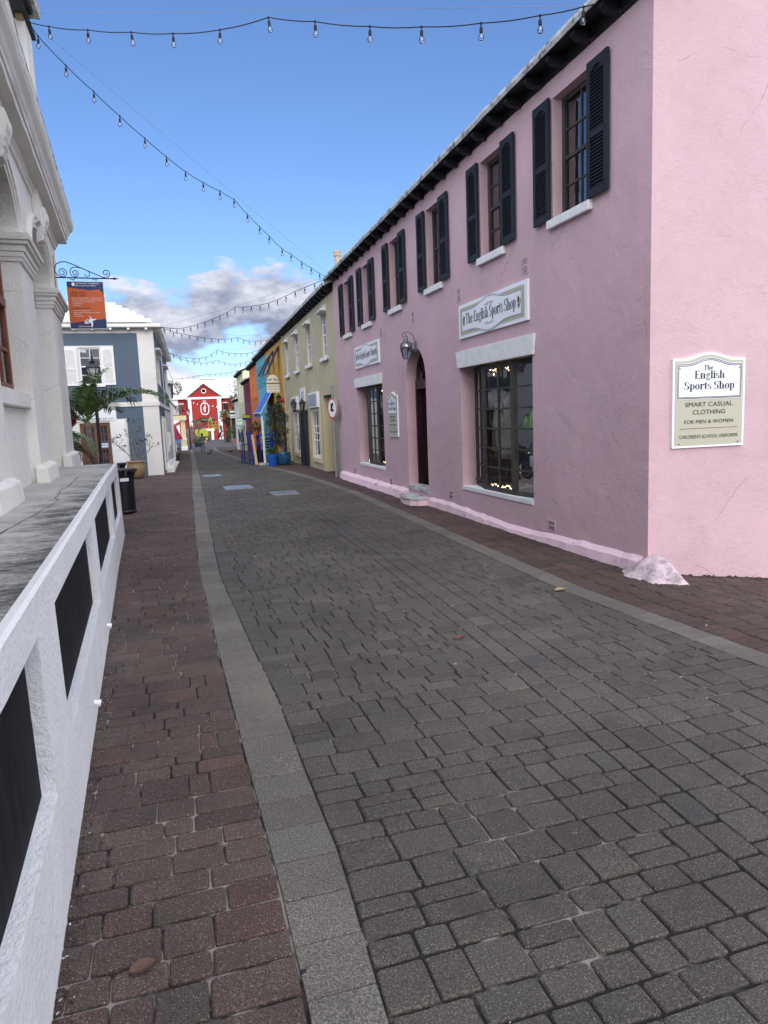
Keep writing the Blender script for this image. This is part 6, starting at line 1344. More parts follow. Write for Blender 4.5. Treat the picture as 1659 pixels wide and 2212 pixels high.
for zz in (.55, 1.05):
    for y in (LY - .48, LY + .48): mb.bar((bx0, y, bz + zz), (bx1, y, bz + zz), .05, .05)
    for x in (bx0, bx1): mb.bar((x, LY - .48, bz + zz), (x, LY + .48, bz + zz), .05, .05)
mb.build('platform', m_lift, bl)

# ------------------------------------------------------------------ people
def person(label, joints, bones, radii, loc, m, root_i=0, sub=2):
    me = bpy.data.meshes.new('person'); me.from_pydata([tuple(Vector(j)) for j in joints], bones, []); me.materials.append(m)
    o = bpy.data.objects.new('person', me); COL.objects.link(o); o.location = loc
    sk = o.modifiers.new('skin', 'SKIN'); sk.use_smooth_shade = True
    for i, d in enumerate(me.skin_vertices[0].data): d.radius = (radii[i], radii[i] * .85); d.use_root = (i == root_i)
    ss = o.modifiers.new('sub', 'SUBSURF'); ss.levels = ss.render_levels = sub
    dg = bpy.context.evaluated_depsgraph_get(); m2 = bpy.data.meshes.new_from_object(o.evaluated_get(dg)); m2.materials.clear(); m2.materials.append(m)
    m2.polygons.foreach_set('use_smooth', [True] * len(m2.polygons)); o.modifiers.clear(); o.data = m2
    return tag(o, label, 'person')
m_skin = mat('skin', (.30, .17, .11), .6, .03); m_hair = mat('dark_hair', (.012, .010, .010), .6); m_denim = mat('blue_denim', (.045, .085, .17), .9); m_greyshirt = mat('grey_blue_shirt', (.09, .12, .14), .9, .15, 8); m_bag = mat('pale_tan_bag', (.45, .36, .27), .8)
BON = [(0, 1), (1, 2), (2, 3), (3, 4), (4, 5), (0, 6), (6, 7), (7, 8), (8, 9), (0, 10), (10, 11), (11, 12), (12, 13), (3, 14), (14, 15), (15, 16), (16, 17), (3, 18), (18, 19), (19, 20), (20, 21)]
RAD = [.125, .115, .135, .10, .05, .085, .085, .062, .042, .04, .085, .062, .042, .04, .055, .042, .034, .026, .055, .042, .034, .026]
def clothed(label, J, loc, shirt, trousers, hairm, long_hair=False, sc=1., hat=None):
    J = [Vector(j) * sc for j in J]; R_ = [r * sc for r in RAD]
    o = person(label, J, BON, R_, loc, m_skin)
    # clothes: slightly larger skins over the same limbs
    def garment(nm, idx, m, gr, cut=None):
        mp = {v: i for i, v in enumerate(idx)}; jj = [J[i].copy() for i in idx]; rr_ = [R_[i] * gr for i in idx]
        if cut:
            for a, b, t_ in cut: jj[mp[a]] = J[b].lerp(J[a], t_)
        g = person('x', jj, [(mp[a], mp[b]) for a, b in BON if a in mp and b in mp], rr_, (0, 0, 0), m); g.name = nm; g.parent = o
        for k in ('label', 'category'): del g[k]
    garment('shirt', [0, 1, 2, 3, 14, 15, 16, 18, 19, 20], shirt, 1.18)
    garment('trousers', [0, 6, 7, 8, 10, 11, 12], trousers, 1.22)
    h = J[5]; mb = MB(); mb.F = Matrix.Translation(Vector(loc)); c = (h.x, h.y + (-.02 * sc), h.z + .02 * sc)
    mb.ball(c, .108 * sc, 12, 8, 1.15)
    if long_hair: mb.tube([(c[0], c[1] - .05 * sc, c[2]), (c[0], c[1] - .09 * sc, c[2] - .16 * sc), (c[0], c[1] - .08 * sc, c[2] - .30 * sc)], [.07 * sc, .065 * sc, .03 * sc], 8)
    mb.build('hair' if not hat else 'hat', hat or hairm, o, smooth=True)
    for i in (9, 13):
        f = J[i]; mb = MB(Matrix.Translation(Vector(loc))); mb.lathe([(.035 * sc, -.05 * sc), (.055 * sc, -.03 * sc), (.045 * sc, .02 * sc), (.02 * sc, .05 * sc)], (f.x, f.y + .05 * sc, f.z), 8, sx=.8, sy=1.9); mb.build('shoe', m_iron, o, smooth=True)
    return o
# walking away, right foot forward (person faces +y)
J = [(0, 0, .92), (0, .01, 1.08), (0, .01, 1.24), (0, 0, 1.38), (0, .02, 1.47), (0, .03, 1.58), (-.09, 0, .86), (-.10, .10, .48), (-.10, .02, .09), (-.10, .06, .04), (.09, 0, .86), (.10, -.02, .48), (.11, -.22, .14), (.11, -.22, .07),
     (-.17, 0, 1.36), (-.24, -.04, 1.12), (-.22, .08, .92), (-.21, .11, .86), (.17, 0, 1.36), (.25, .0, 1.12), (.22, .16, .98), (.20, .20, .96)]
PX, PYy = 2.02, 56.0
wk = clothed('person with dark hair in a grey-blue shirt and jeans walking away up the street', J, (PX - .0, PYy, float(gz(2, 56)) + .0), m_greyshirt, m_denim, m_hair, True, .86)
t = thing('shoulder_bag', 'pale tan bag carried on the right side of the walking person', 'bag', (PX + .24, PYy, -.1)); mb = MB(); mb.box((PX + .18, PYy - .1, -.02), (PX + .34, PYy + .14, .24)); mb.build('bag_body', m_bag, t, bev=.03); mb = MB(); mb.tube([(PX + .2, PYy, .24), (PX + .16, PYy, .44), (PX + .3, PYy, .24)], .012, 5); mb.build('strap', m_bag, t)
Jw = [(0, 0, .92), (0, .01, 1.08), (0, .01, 1.24), (0, 0, 1.40), (0, .02, 1.49), (0, .03, 1.60), (-.09, 0, .86), (-.10, .02, .48), (-.11, .0, .09), (-.11, .04, .04), (.09, 0, .86), (.10, .02, .48), (.11, .0, .09), (.11, .04, .04),
      (-.17, 0, 1.38), (-.28, .05, 1.15), (-.18, .25, 1.08), (-.12, .30, 1.06), (.17, 0, 1.38), (.28, .05, 1.15), (.18, .25, 1.08), (.12, .30, 1.06)]
clothed('worker in a blue helmet standing on the boom lift platform', Jw, (5.85, LY, bz + .12), mat('navy_overall', (.03, .05, .10)), m_denim, m_hair, False, .95, mat('blue_helmet', (.02, .12, .45)))
Jc = [(0, 0, .50), (.06, .01, .62), (.14, .01, .76), (.22, 0, .88), (.28, .0, .94), (.36, .0, 1.0), (-.0, -.09, .46), (.34, -.14, .50), (.26, -.14, .12), (.30, -.14, .05), (-.0, .09, .46), (.34, .14, .46), (.24, .14, .12), (.28, .14, .05),
      (.22, -.17, .86), (.34, -.22, .66), (.48, -.16, .50), (.53, -.14, .46), (.22, .17, .86), (.34, .22, .66), (.48, .16, .50), (.53, .14, .46)]
clothed('person in dark clothes crouching by the right pilaster of the red building', Jc, (6.7, 114, float(gz(6, 114))), mat('charcoal_jacket', (.03, .032, .035)), mat('dark_grey_trousers', (.05, .05, .055)), m_hair, False, 1.35)

t = thing('unseen_reflected_building', 'unseen grey building added on the left to darken the shop window reflections', 'building', (-10, 14, 0)); mb = MB(); mb.box((-14, 10.8, -.1), (-8.5, 23.5, 5.6)); mb.build('wall', mat('dark_reflected_wall', (.10, .10, .10), .9), t); mb = MB(); mb.prism([(-14.3, 5.6), (-8.2, 5.6), (-11.2, 7.3)], 10.5, 23.8); mb.build('roof', m_roofw, t)  # hidden from the camera; added so the shop glass reflects something dark
for k in range(5): MB().box((-8.5, 11.6 + k * 2.4, 3.0), (-8.44, 12.6 + k * 2.4, 4.6)).build('window', m_dark, t)

# ------------------------------------------------------------------ string lights
def bulb_proto(lit=False):
    mb = MB(); mb.lathe([(0, -.158), (.016, -.155), (.026, -.142), (.0285, -.126), (.024, -.108), (.016, -.094), (.013, -.088)], n=10); b = mb.build('bulb', m_litb if lit else m_bulbg, None, smooth=True)
    mb = MB(); mb.lathe([(.006, 0), (.006, -.032), (.012, -.034), (.0165, -.042), (.0165, -.082), (.014, -.09)], n=8); mb.lathe([(.010, .010), (.014, .0), (.010, -.012)], n=6); mb.build('socket', m_cable, b)
    if not lit: mb = MB(); mb.tube([(-.004, 0, -.09), (-.005, 0, -.115), (.0, .003, -.128), (.005, 0, -.115), (.004, 0, -.09)], .0016, 4); mb.build('filament', m_sill, b)
    return b
bproto = bulb_proto(); lproto = bulb_proto(True)
def strand(label, pts, n=None, wire=(), th=.006, lit=False, sc=1., every=None, skip_ends=True):
    """pts: sagging cable; bulbs at pts (every=None) or n spread along it"""
    P = [Vector(p) for p in pts]; t = thing('string_lights', label, 'string lights', P[0], 'bulb strings hung across the street')
    if every is None:
        B_ = P[1:-1]; cab = []
        for a, b in zip(P[:-1], P[1:]):
            for k in range(4): q = a.lerp(b, k / 4); q.z -= .02 * math.sin(math.pi * k / 4) * min(1, (b - a).length); cab.append(q)
        cab.append(P[-1])
    else:
        cab = []
        for i in range(len(P) - 1):     # catmull-rom through the measured points, kinks kept sharp
            p0 = P[max(0, i - 1)]; p1 = P[i]; p2 = P[i + 1]; p3 = P[min(len(P) - 1, i + 2)]
            if i in every: p0 = p1
            if i + 1 in every: p3 = p2
            for k in range(8): u = k / 8; cab.append(.5 * ((2 * p1) + (p2 - p0) * u + (2 * p0 - 5 * p1 + 4 * p2 - p3) * u * u + (3 * p1 - p0 - 3 * p2 + p3) * u ** 3))
        cab.append(P[-1]); L_ = [0]
        for a, b in zip(cab[:-1], cab[1:]): L_.append(L_[-1] + (b - a).length)
        B_ = []
        for i in range(n):
            s_ = L_[-1] * (i + .6) / n; k = max(j for j in range(len(L_)) if L_[j] <= s_); k = min(k, len(cab) - 2); B_.append(cab[k].lerp(cab[k + 1], (s_ - L_[k]) / max(1e-6, L_[k + 1] - L_[k])))
    mb = MB(); mb.tube(cab, th, 5); mb.build('cable', m_cable, t)
    if wire: mb = MB(); mb.tube([Vector(p) for p in wire], th * .4, 4); mb.build('support_wire', m_steel, t)
    for b in B_:
        c = copy_tree(lproto if lit else bproto, b - P[0], rng.uniform(0, 6), t, sc); c.rotation_euler = (rng.normal(0, .05), rng.normal(0, .05), rng.uniform(0, 6))
S1 = [(-1.42, 11.04, 6.92), (-1.16, 10.81, 6.78), (-.66, 10.36, 6.57), (-.13, 9.89, 6.37), (.35, 9.47, 6.20), (.86, 9.01, 6.07), (1.36, 8.56, 6.03), (1.80, 8.17, 5.84), (2.29, 7.74, 5.63), (2.72, 7.35, 5.48), (3.19, 6.94, 5.36), (3.62, 6.55, 5.28), (3.92, 6.28, 5.25), (3.99, 6.22, 5.25)]
strand('nearest bulb string, running straight across the top of the view to the pink eaves', S1, wire=[(-1.33, 10.97, 7.0), (3.97, 6.24, 5.24)])
S2 = [(-1.42, 11.04, 6.91), (-1.34, 11.13, 6.80), (-1.06, 11.49, 6.62), (-.75, 11.89, 6.47), (-.43, 12.29, 6.31), (-.09, 12.73, 6.17), (.23, 13.13, 6.04), (.54, 13.54, 5.95), (.85, 13.92, 5.90), (1.17, 14.33, 5.89), (1.46, 14.70, 5.86), (1.74, 15.06, 5.69), (2.02, 15.42, 5.55), (2.25, 15.72, 5.44), (2.57, 16.12, 5.28), (2.82, 16.44, 5.24), (3.12, 16.82, 5.16), (3.40, 17.18, 5.11), (3.67, 17.52, 5.05), (3.98, 17.92, 5.02)]
strand('bulb string slanting from the upper left corner down to the far pink roof end', S2, wire=[(-1.39, 11.07, 6.93), (1.47, 14.71, 5.95), (3.99, 17.93, 5.12)])
strand('bulb string from the blue building corner up to the far end of the pink roof', [(-.18, 24.3, 4.65), (.37, 23.45, 4.49), (.97, 22.54, 4.51), (1.60, 21.58, 4.64), (1.95, 21.05, 4.79), (2.18, 20.69, 4.73), (2.72, 19.86, 4.71), (3.13, 19.22, 4.81), (3.52, 18.62, 4.92), (3.98, 17.92, 5.02)], 21, [(-.18, 24.3, 4.65), (1.95, 21.05, 4.81), (3.98, 17.92, 5.08)], .007, every=(4,))
strand('bulb string from the blue building corner to where cream and ochre roofs meet', [(-.18, 24.3, 4.65), (.31, 24.94, 4.55), (1.09, 25.94, 4.51), (1.94, 27.06, 4.55), (2.6, 27.9, 4.70), (3.1, 28.6, 4.64), (3.86, 29.56, 4.77), (4.25, 29.95, 5.0)], 17, [(-.18, 24.3, 4.66), (2.6, 27.9, 4.76), (4.25, 29.95, 5.05)], .008, every=(4,))
strand('bulb string from the far blue building eave to the ochre eave', [(.08, 35, 4.81), (.77, 35.16, 4.62), (1.62, 35.35, 4.60), (2.30, 35.5, 4.95), (2.95, 35.65, 4.82), (3.74, 35.83, 4.83), (4.4, 36, 5.02)], 15, [(.08, 35, 4.82), (2.3, 35.5, 4.98), (4.4, 36, 5.06)], .009, every=(3,))
strand('bulb string from the far blue building eave to the teal eave', [(.08, 35, 4.80), (.78, 35.95, 4.56), (1.69, 37.18, 4.50), (2.39, 38.13, 4.71), (3.35, 39.43, 4.58), (4.5, 41, 4.9)], 14, [(.08, 35, 4.81), (2.39, 38.13, 4.8), (4.5, 41, 4.96)], .009, every=(3,))
strand('bulb string crossing the street at the orange building', [(.22, 45, 4.18), (1.04, 45.16, 4.28), (2.01, 45.36, 4.43), (3.13, 45.59, 4.50), (4.29, 45.82, 4.72), (4.75, 46, 4.85)], 14, (), .010, every=(3,))
strand('bulb string crossing the street at the maroon building', [(.41, 55, 4.41), (1.20, 54.46, 4.10), (2.01, 53.92, 4.2), (2.66, 53.48, 4.50), (3.42, 52.96, 4.16), (4.20, 52.44, 4.24), (4.84, 52, 4.72)], 13, (), .011, every=(3,))
strand('furthest bulb string over the end of the street, partly lit', [(.63, 62, 4.58), (1.15, 61.78, 4.17), (2.07, 61.39, 4.2), (3.01, 60.99, 4.57), (4.08, 60.53, 4.25), (5.2, 60, 4.5)], 13, (), .012, every=(3,))
strand('lit bulb string draped in front of the red building', [(1.2, 100, 5.2), (3.0, 99, 4.2), (4.5, 98, 3.9), (6.0, 97, 3.5), (7.5, 96, 2.4)], 14, (), .014, True, 1.1, every=())
for p_ in (bproto, lproto):
    for k in kids(p_): bpy.data.objects.remove(k)
    bpy.data.objects.remove(p_)

# ------------------------------------------------------------------ palms
def frond(mb, p0, az, el, L_, droop, nleaf=34, lw=.016, ll=.42, vee=.5, lean=0.):
    """arching rachis with paired leaflets"""
    pts = []; p = Vector(p0); d = Vector((math.cos(az) * math.cos(el), math.sin(az) * math.cos(el), math.sin(el))); st = L_ / 18
    for i in range(19):
        pts.append(p.copy()); d = (d + Vector((0, 0, -droop * (.3 + i / 14)))).normalized(); p = p + d * st
    mb.tube(pts, [.014 * (1 - .85 * i / 18) + .002 for i in range(19)], 5)
    for i in range(nleaf):
        q = .13 + .87 * i / (nleaf - 1); k = min(17, int(q * 18)); u = q * 18 - k; b = pts[k].lerp(pts[k + 1], u); t = (pts[k + 1] - pts[k]).normalized()
        side = t.cross(Vector((0, 0, 1))).normalized(); up = side.cross(t).normalized(); l = ll * (math.sin(math.pi * (.12 + .80 * q)) ** .6) * rng.uniform(.85, 1.1)
        for sg in (-1, 1):
            dr = (side * sg * .85 + t * rng.uniform(.45, .75) + up * (vee * (1 - .8 * q) + rng.normal(0, .08))).normalized(); w_ = t.cross(dr).cross(dr).normalized() * lw * rng.uniform(.8, 1.2)
            m_ = b + dr * l * .5 + Vector((0, 0, -.01 * l)); e = b + dr * l + Vector((0, 0, -.22 * l * (1 + q)))
            mb.add([b - w_ * .3, b + w_ * .3, m_ + w_, e, m_ - w_], [(0, 1, 2, 4), (4, 2, 3)])
def palm(label, x, y, z, h, trunk_r, fronds, nm='palm_tree', dead=0, lean=(0, 0), lf=m_leaf, kw={}):
    t = thing(nm, label, 'palm tree', (x, y, z)); top = (x + lean[0], y + lean[1], z + h)
    mb = MB(); n = 16; pts = [(x + lean[0] * k / n + .01 * math.sin(k), y + lean[1] * k / n, z - .1 + (h + .1) * k / n) for k in range(n + 1)]
    mb.tube(pts, [trunk_r * (1.35 - .75 * k / n) * (1 + .10 * (k % 2)) for k in range(n + 1)], 12); mb.build('trunk', m_bark, t, smooth=True)
    for k_, (az, el, L_, dr) in enumerate(fronds): mb = MB(); frond(mb, top, rad(az), rad(el), L_, dr, **(dict(kw, ll=kw['ll'] * 1.15, lw=.02, nleaf=46) if L_ > 2 else kw)); mb.build('frond', lf, t, normals=False)
    for k in range(dead): mb = MB(); frond(mb, (top[0], top[1], top[2] - .05), rad(k * 360 / dead + 20), rad(-20), h * .55, .16, 20, .014, .25); mb.build('dead_frond', m_leafd, t, normals=False)
    return t
palm('green palm with a long frond arching right over the white corner, beside the lamp post', -1.75, 16.4, 0.0, 1.70, .10,
     [(-4, 44, 2.05, .105), (20, 75, 1.2, .06), (-25, 82, 1.0, .07), (100, 65, 1.2, .10), (185, 58, 1.15, .085), (200, 38, 1.2, .10), (-70, 78, .8, .08), (30, 55, 1.3, .11), (60, 48, 1.1, .10), (175, 20, 1.1, .08), (150, 55, .9, .12), (-15, 60, 1.25, .10)], kw=dict(ll=.48, lw=.0135, nleaf=36, vee=.65))
palm('low dry brown palm clump drooping over the end of the terrace', -1.85, 13.0, .52, .62, .07, [(0, 30, .75, .16), (-35, 35, .7, .18), (30, 30, .7, .15), (-80, 30, .6, .18), (170, 35, .7, .15), (75, 45, .6, .12), (-130, 40, .6, .16), (-15, 55, .6, .16)], 'dry_palm', 0, lf=m_leafd, kw=dict(ll=.20, lw=.010, nleaf=26))
t = palm('slender dark drooping palm fronds against the post office corner', -2.05, 14.0, .0, 1.50, .05, [(-12, 5, .85, .10), (165, 15, .8, .10), (-60, 12, .6, .12), (60, 10, .7, .12)], 'drooping_palm', kw=dict(ll=.26, lw=.017, nleaf=30))
def grasses(label, c, n, h, r, m, nm='dry_grass', cat='plant'):
    t = thing(nm, label, cat, c); mb = MB()
    for _ in range(n):
        a = rng.uniform(0, 6.28); d = r * rng.uniform(0, 1) ** .5; b = Vector((c[0] + d * math.cos(a) * .5, c[1] + d * math.sin(a) * .5, c[2])); e = Vector((math.cos(a) * rng.uniform(.1, 1), math.sin(a) * rng.uniform(.1, 1), 1.)).normalized(); L_ = h * rng.uniform(.5, 1); s_ = e.cross(Vector((0, 1, .1))).normalized() * .006
        k = Vector((math.cos(a), math.sin(a), 0)) * L_ * .25; mb.add([b - s_, b + s_, b + e * L_ * .55 + s_, b + e * L_ * .9 + k - Vector((0, 0, .1 * L_)), b + e * L_ * .55 - s_], [(0, 1, 2, 4), (4, 2, 3)])
    mb.build('blades', m, t, normals=False); return t
m_dry = mat('dry_tan_grass', (.16, .085, .05), .9, .4, 8)
grasses('dry reddish grass tuft by the corner of the terrace and the bins', (-1.36, 12.2, .50), 90, .55, .35, m_dry); grasses('wispy dry grass behind the terrace end, left of the bins', (-1.45, 12.2, .6), 90, .58, .5, m_dry)
t = thing('planting_bed', 'raised bed wall behind the white terrace', 'planter', (-2.3, 13, 0)); mb = MB(); mb.box((-4.4, 10.95, -.02), (-1.22, 14.5, .50)); mb.build('bed_wall', m_fascia, t); mb = MB(); mb.box((-4.3, 11.0, .50), (-1.3, 14.4, .54)); mb.build('soil', m_soil, t)

# lamp posts
def lamp_post(label, x, y, z, h, sc=1., glassmat=m_lampg):
    t = thing('street_lamp', label, 'street lamp', (x, y, z), None); mb = MB()
    mb.lathe([(.13 * sc, 0), (.13 * sc, .06), (.09 * sc, .10), (.075 * sc, .5 * sc), (.085 * sc, .54 * sc), (.045 * sc, .62 * sc), (.04 * sc, h - .35 * sc), (.055 * sc, h - .33 * sc), (.03 * sc, h - .28 * sc), (.045 * sc, h)], (x, y, z), 12); mb.build('post', m_iron, t)
    c = (x, y, z + h); mb = MB(); mb.lathe([(.075 * sc, 0), (.08 * sc, .02 * sc)], c, 6); mb.lathe([(.15 * sc, .33 * sc), (.185 * sc, .34 * sc), (.17 * sc, .365 * sc), (.09 * sc, .43 * sc), (.05 * sc, .47 * sc), (.09 * sc, .485 * sc), (.03 * sc, .52 * sc), (.05 * sc, .54 * sc), (.025 * sc, .57 * sc), (.035 * sc, .60 * sc), (.008 * sc, .64 * sc), (.014 * sc, .70 * sc), (0, .76 * sc)], c, 8)
    for k in range(6): a = math.pi * k / 3; mb.tube([(c[0] + .075 * sc * math.cos(a), c[1] + .075 * sc * math.sin(a), c[2]), (c[0] + .155 * sc * math.cos(a), c[1] + .155 * sc * math.sin(a), c[2] + .34 * sc)], .008 * sc, 4)
    mb.build('lantern_frame', m_iron, t); mb = MB(); mb.lathe([(.070 * sc, .01 * sc), (.148 * sc, .33 * sc)], c, 6); mb.build('lantern_glass', glassmat, t)
    return t
m_milk = mat('frosted_lamp_glass', (.55, .55, .52), .4, .05)
lamp_post('black post lamp with a hexagonal lantern behind the palm, before the blue building', -1.74, 18.5, 0, 2.66, .95, m_milk)
lamp_post('tall black post lamp beside the cream porch near the red building', 1.50, 73.5, -1.02, 3.3, 1.3, m_milk)
t = thing('stop_sign', 'red octagonal stop sign half hidden by the post office corner', 'sign', (-2.33, 17.0, 0)); Fs = face_frame((-2.30, 17.0, 1.80), (1, 0, 0)); n = 8; O8 = [(.30 * math.cos(rad(22.5 + 45 * k)), .30 * math.sin(rad(22.5 + 45 * k))) for k in range(8)]
mb = MB(Fs); mb.prism([(a * 1.0, b * 1.0) for a, b in O8], -.006, 0, 'xy'); mb.build('border', m_signw, t); mb = MB(Fs); mb.add([(a * .93, b * .93, .002) for a, b in O8], [tuple(range(8))]); mb.build('face', mat('stop_sign_red', (.42, .01, .03), .4), t); mb = MB(Fs); mb.text('STOP', 0, -.075, .46, .16, .004); mb.build('lettering', m_signw, t); mb = MB(); mb.tube([(-2.16, 17.02, 0), (-2.16, 17.02, 2.1)], .025, 8); mb.build('post', m_steel, t)

# slatted bins
def bin_(label, x, y, sc=1., band=False):
    t = thing('litter_bin', label, 'litter bin', (x, y, 0), 'black slatted litter bins'); n = 34
    for k in range(1):
        mb = MB()
        for i in range(n):
            a = 2 * math.pi * i / n; pr = [(.185, .03), (.19, .60), (.20, .68), (.235, .76), (.265, .795)]
            P_ = [(x + r_ * sc * math.cos(a), y + r_ * sc * math.sin(a), z * sc) for r_, z in pr]
            for p, q in zip(P_[:-1], P_[1:]): mb.bar(p, q, .020 * sc, .005, (math.cos(a), math.sin(a), .02))
        mb.build('slats', m_binp, t)
    mb = MB(); mb.lathe([(.255 * sc, .79 * sc), (.27 * sc, .80 * sc), (.255 * sc, .815 * sc)], (x, y, 0), 30); mb.lathe([(.195 * sc, .03 * sc), (.205 * sc, .05 * sc), (.195 * sc, .07 * sc)], (x, y, 0), 30); mb.build('rim', m_binp, t, smooth=True)
    mb = MB(); mb.lathe([(.16 * sc, .05 * sc), (.17 * sc, .62 * sc)], (x, y, 0), 24); mb.build('liner', m_dark, t); mb = MB(); mb.lathe([(.13 * sc, 0), (.13 * sc, .05 * sc)], (x, y, 0), 20); mb.build('foot', m_dark, t)
    if band:
        for a0, a1, m in ((-150, -100, m_redp), (-100, -55, m_signw)):
            mb = MB(); A_ = [rad(a0 + (a1 - a0) * i / 6) for i in range(7)]
            for p, q in zip(A_[:-1], A_[1:]): mb.quad(*[(x + .200 * math.cos(a) * sc, y + .200 * math.sin(a) * sc, z * sc) for a, z in ((p, .60), (q, .60), (q, .66), (p, .66))])
            mb.build('sticker', m, t)
bin_('black slatted bin with a red and white sticker at the end of the terrace wall', -.955, 13.7, 1.0, True); bin_('second black slatted bin, behind the one with the sticker', -1.26, 15.9, 1.0)
t = thing('potted_frangipani', 'bare frangipani in a round tan glazed pot by the blue and white corner', 'potted plant', (-1.16, 22.6, 0))
mb = MB(); mb.lathe([(.15, 0), (.20, .05), (.26, .22), (.275, .36), (.24, .46), (.25, .48), (.275, .49), (.275, .52), (.24, .52), (.22, .46)], (-1.16, 22.6, 0), 24); mb.build('pot', m_terra, t, smooth=True); MB().lathe([(.23, 0), (0, .01)], (-1.16, 22.6, .47), 14).build('soil', m_soil, t)
mb = MB(); tips = []
def branch(p, d, L_, r_, k):
    q = p + d * L_; mid = p + d * L_ * .5 + Vector(rng.normal(0, .02, 3)); mb.tube([p, mid, q], [r_, r_ * .85, r_ * .72], 6)
    if k == 0: tips.append(q); return
    for _ in range(2 if rng.random() < .8 else 3):
        nd_ = (d + Vector(rng.normal(0, .62, 3) * np.array([1, .7, .5])) + Vector((0, 0, .25))).normalized(); branch(q, nd_, L_ * rng.uniform(.5, .8), r_ * .72, k - 1)
for dx, dz, l in ((-.55, .8, .45), (.15, 1.0, .5), (.75, .75, .42), (-.12, 1.1, .55), (.4, .9, .3)): branch(Vector((-1.16 + dx * .05, 22.6, .46)), Vector((dx, rng.normal(0, .2), dz)).normalized(), l, .017, 3)
mb.build('branches', m_branch, t)
mb = MB()
for p in tips[::3]: leaves(mb, tuple(p), (.02, .02, .02), 3, .13, .022, up=.8, hollow=0)
mb.build('leaves', m_leaf3, t)

# covers let into the street
def cover(label, x0, y0, x1, y1, kind):
    t = thing('access_cover', label, 'manhole cover', ((x0 + x1) / 2, (y0 + y1) / 2, 0), 'metal covers let into the paving'); z = float(gz(1.5, y0)) + .004
    mb = MB(); mb.box((x0, y0, z - .01), (x1, y1, z + .006)); mb.build('frame', m_covf, t)
    if kind == 'round': mb = MB(); mb.lathe([(min(x1 - x0, y1 - y0) * .43, 0), (min(x1 - x0, y1 - y0) * .42, .005), (0, .005)], ((x0 + x1) / 2, (y0 + y1) / 2, z + .006), 28); mb.build('lid', m_cov, t)
    else:
        mb = MB(); mb.box((x0 + .05, y0 + .05, z + .006), (x1 - .05, y1 - .05, z + .010)); mb.build('lid', m_cov, t)
m_cov = mat('worn_steel_cover', (.20, .22, .25), .35, .25, 9, .001, 50, metal=.6, spec=.5); m_covf = mat('concrete_cover_frame', (.20, .20, .195), .7, .15, 8)
cover('square cover with a round lid nearest on the road', 1.92, 14.95, 2.48, 15.75, 'round'); cover('long smooth bluish steel cover, second up the road', 1.05, 16.9, 1.72, 17.9, 'rect'); cover('narrow pale cover furthest up the road by the left kerb band', .72, 21.4, 1.26, 22.1, 'rect')
# fallen leaves
def fallen(label, x, y, L_, rz, m):
    t = thing('fallen_leaf', label, 'leaf', (x, y, .004), 'fallen leaves on the paving'); R_ = Matrix.Translation((x, y, .006)) @ Matrix.Rotation(rad(rz), 4, 'Z'); mb = MB(R_); n = 10; up = []; dn = []; md = []
    for i in range(n + 1):
        q = i / n; w_ = L_ * .26 * math.sin(math.pi * q ** .8) ** .8; up.append((L_ * (q - .5), w_, .012 + .010 * math.sin(3 * q))); dn.append((L_ * (q - .5), -w_, .006 + .012 * q)); md.append((L_ * (q - .5), 0, .001 + .004 * q))
    for i in range(n): mb.quad(up[i], up[i + 1], md[i + 1], md[i]); mb.quad(md[i], md[i + 1], dn[i + 1], dn[i])
    mb.tube([(L_ * .5, 0, .005), (L_ * .68, .01, .010)], .0015, 4); mb.build('blade', m, t, smooth=True)
m_leafr = mat('dead_leaf_brown', (.105, .055, .042), .6, .2, 20); m_leafy = mat('dead_leaf_tan', (.24, .19, .12), .6, .15, 20)
fallen('reddish brown fallen leaf on the left footpath near the camera', -.205, 2.04, .085, 8, m_leafr); fallen('tan fallen leaf near the right kerb band', 3.16, 5.45, .11, -5, m_leafy); fallen('small curled brown leaf in the middle of the road', 1.83, 4.55, .085, -15, m_leafr)

# ------------------------------------------------------------------ square in front of the red building
m_bare = mat('grey_bare_branch', (.13, .115, .10), .8, .2, 6)
def bare_tree(label, x, y, z, h, seed, spread=.55, depth=6, r0=.16, nm='bare_tree', first=.32):
    t = thing(nm, label, 'tree', (x, y, z)); mb = MB(); g = np.random.default_rng(seed); tr = MB()
    def rec(p, d, L_, r_, k):
        q = p + d * L_; (tr if k == depth else mb).tube([p, p.lerp(q, .5) + Vector(g.normal(0, L_ * .05, 3)), q], [r_, r_ * .85, r_ * .7], 6 if k > 3 else 4)
        if k == 0: return
        for _ in range(3 if k > 2 else 2): rec(q, (d + Vector(g.normal(0, spread, 3) * np.array([1, 1, .7])) + Vector((0, 0, .12))).normalized(), L_ * g.uniform(.62, .82), r_ * .68, k - 1)
    rec(Vector((x, y, z)), Vector((.0, 0, 1)), h * first, r0, depth); tr.build('trunk', m_bare, t); mb.build('branches', m_bare, t, normals=False)
bare_tree('large bare pale-branched tree right of the red gable', 8.3, 100, -1.25, 8.0, 5, .55, 6, .17)
bare_tree('small bare tree in front of the left pilaster of the red building', 2.6, 92, -1.2, 3.2, 11, .5, 5, .07)
def bush(label, c, r, n, L_, w_, m, nm='shrub', cat='shrub', trunk=None, cl=5):
    t = thing(nm, label, cat, (c[0], c[1], trunk if trunk is not None else c[2] - r[2])); mb = MB()
    for k in range(cl): a = rng.normal(0, .45, 3); leaves(mb, (c[0] + a[0] * r[0], c[1] + a[1] * r[1], c[2] + a[2] * r[2]), (r[0] * .6, r[1] * .6, r[2] * .6), n // cl, L_, w_)
    mb.build('foliage', m, t, normals=False)
    if trunk is not None: mb = MB(); mb.tube([(c[0], c[1], trunk), (c[0], c[1], c[2])], .07, 6); mb.build('trunk', m_bark, t)
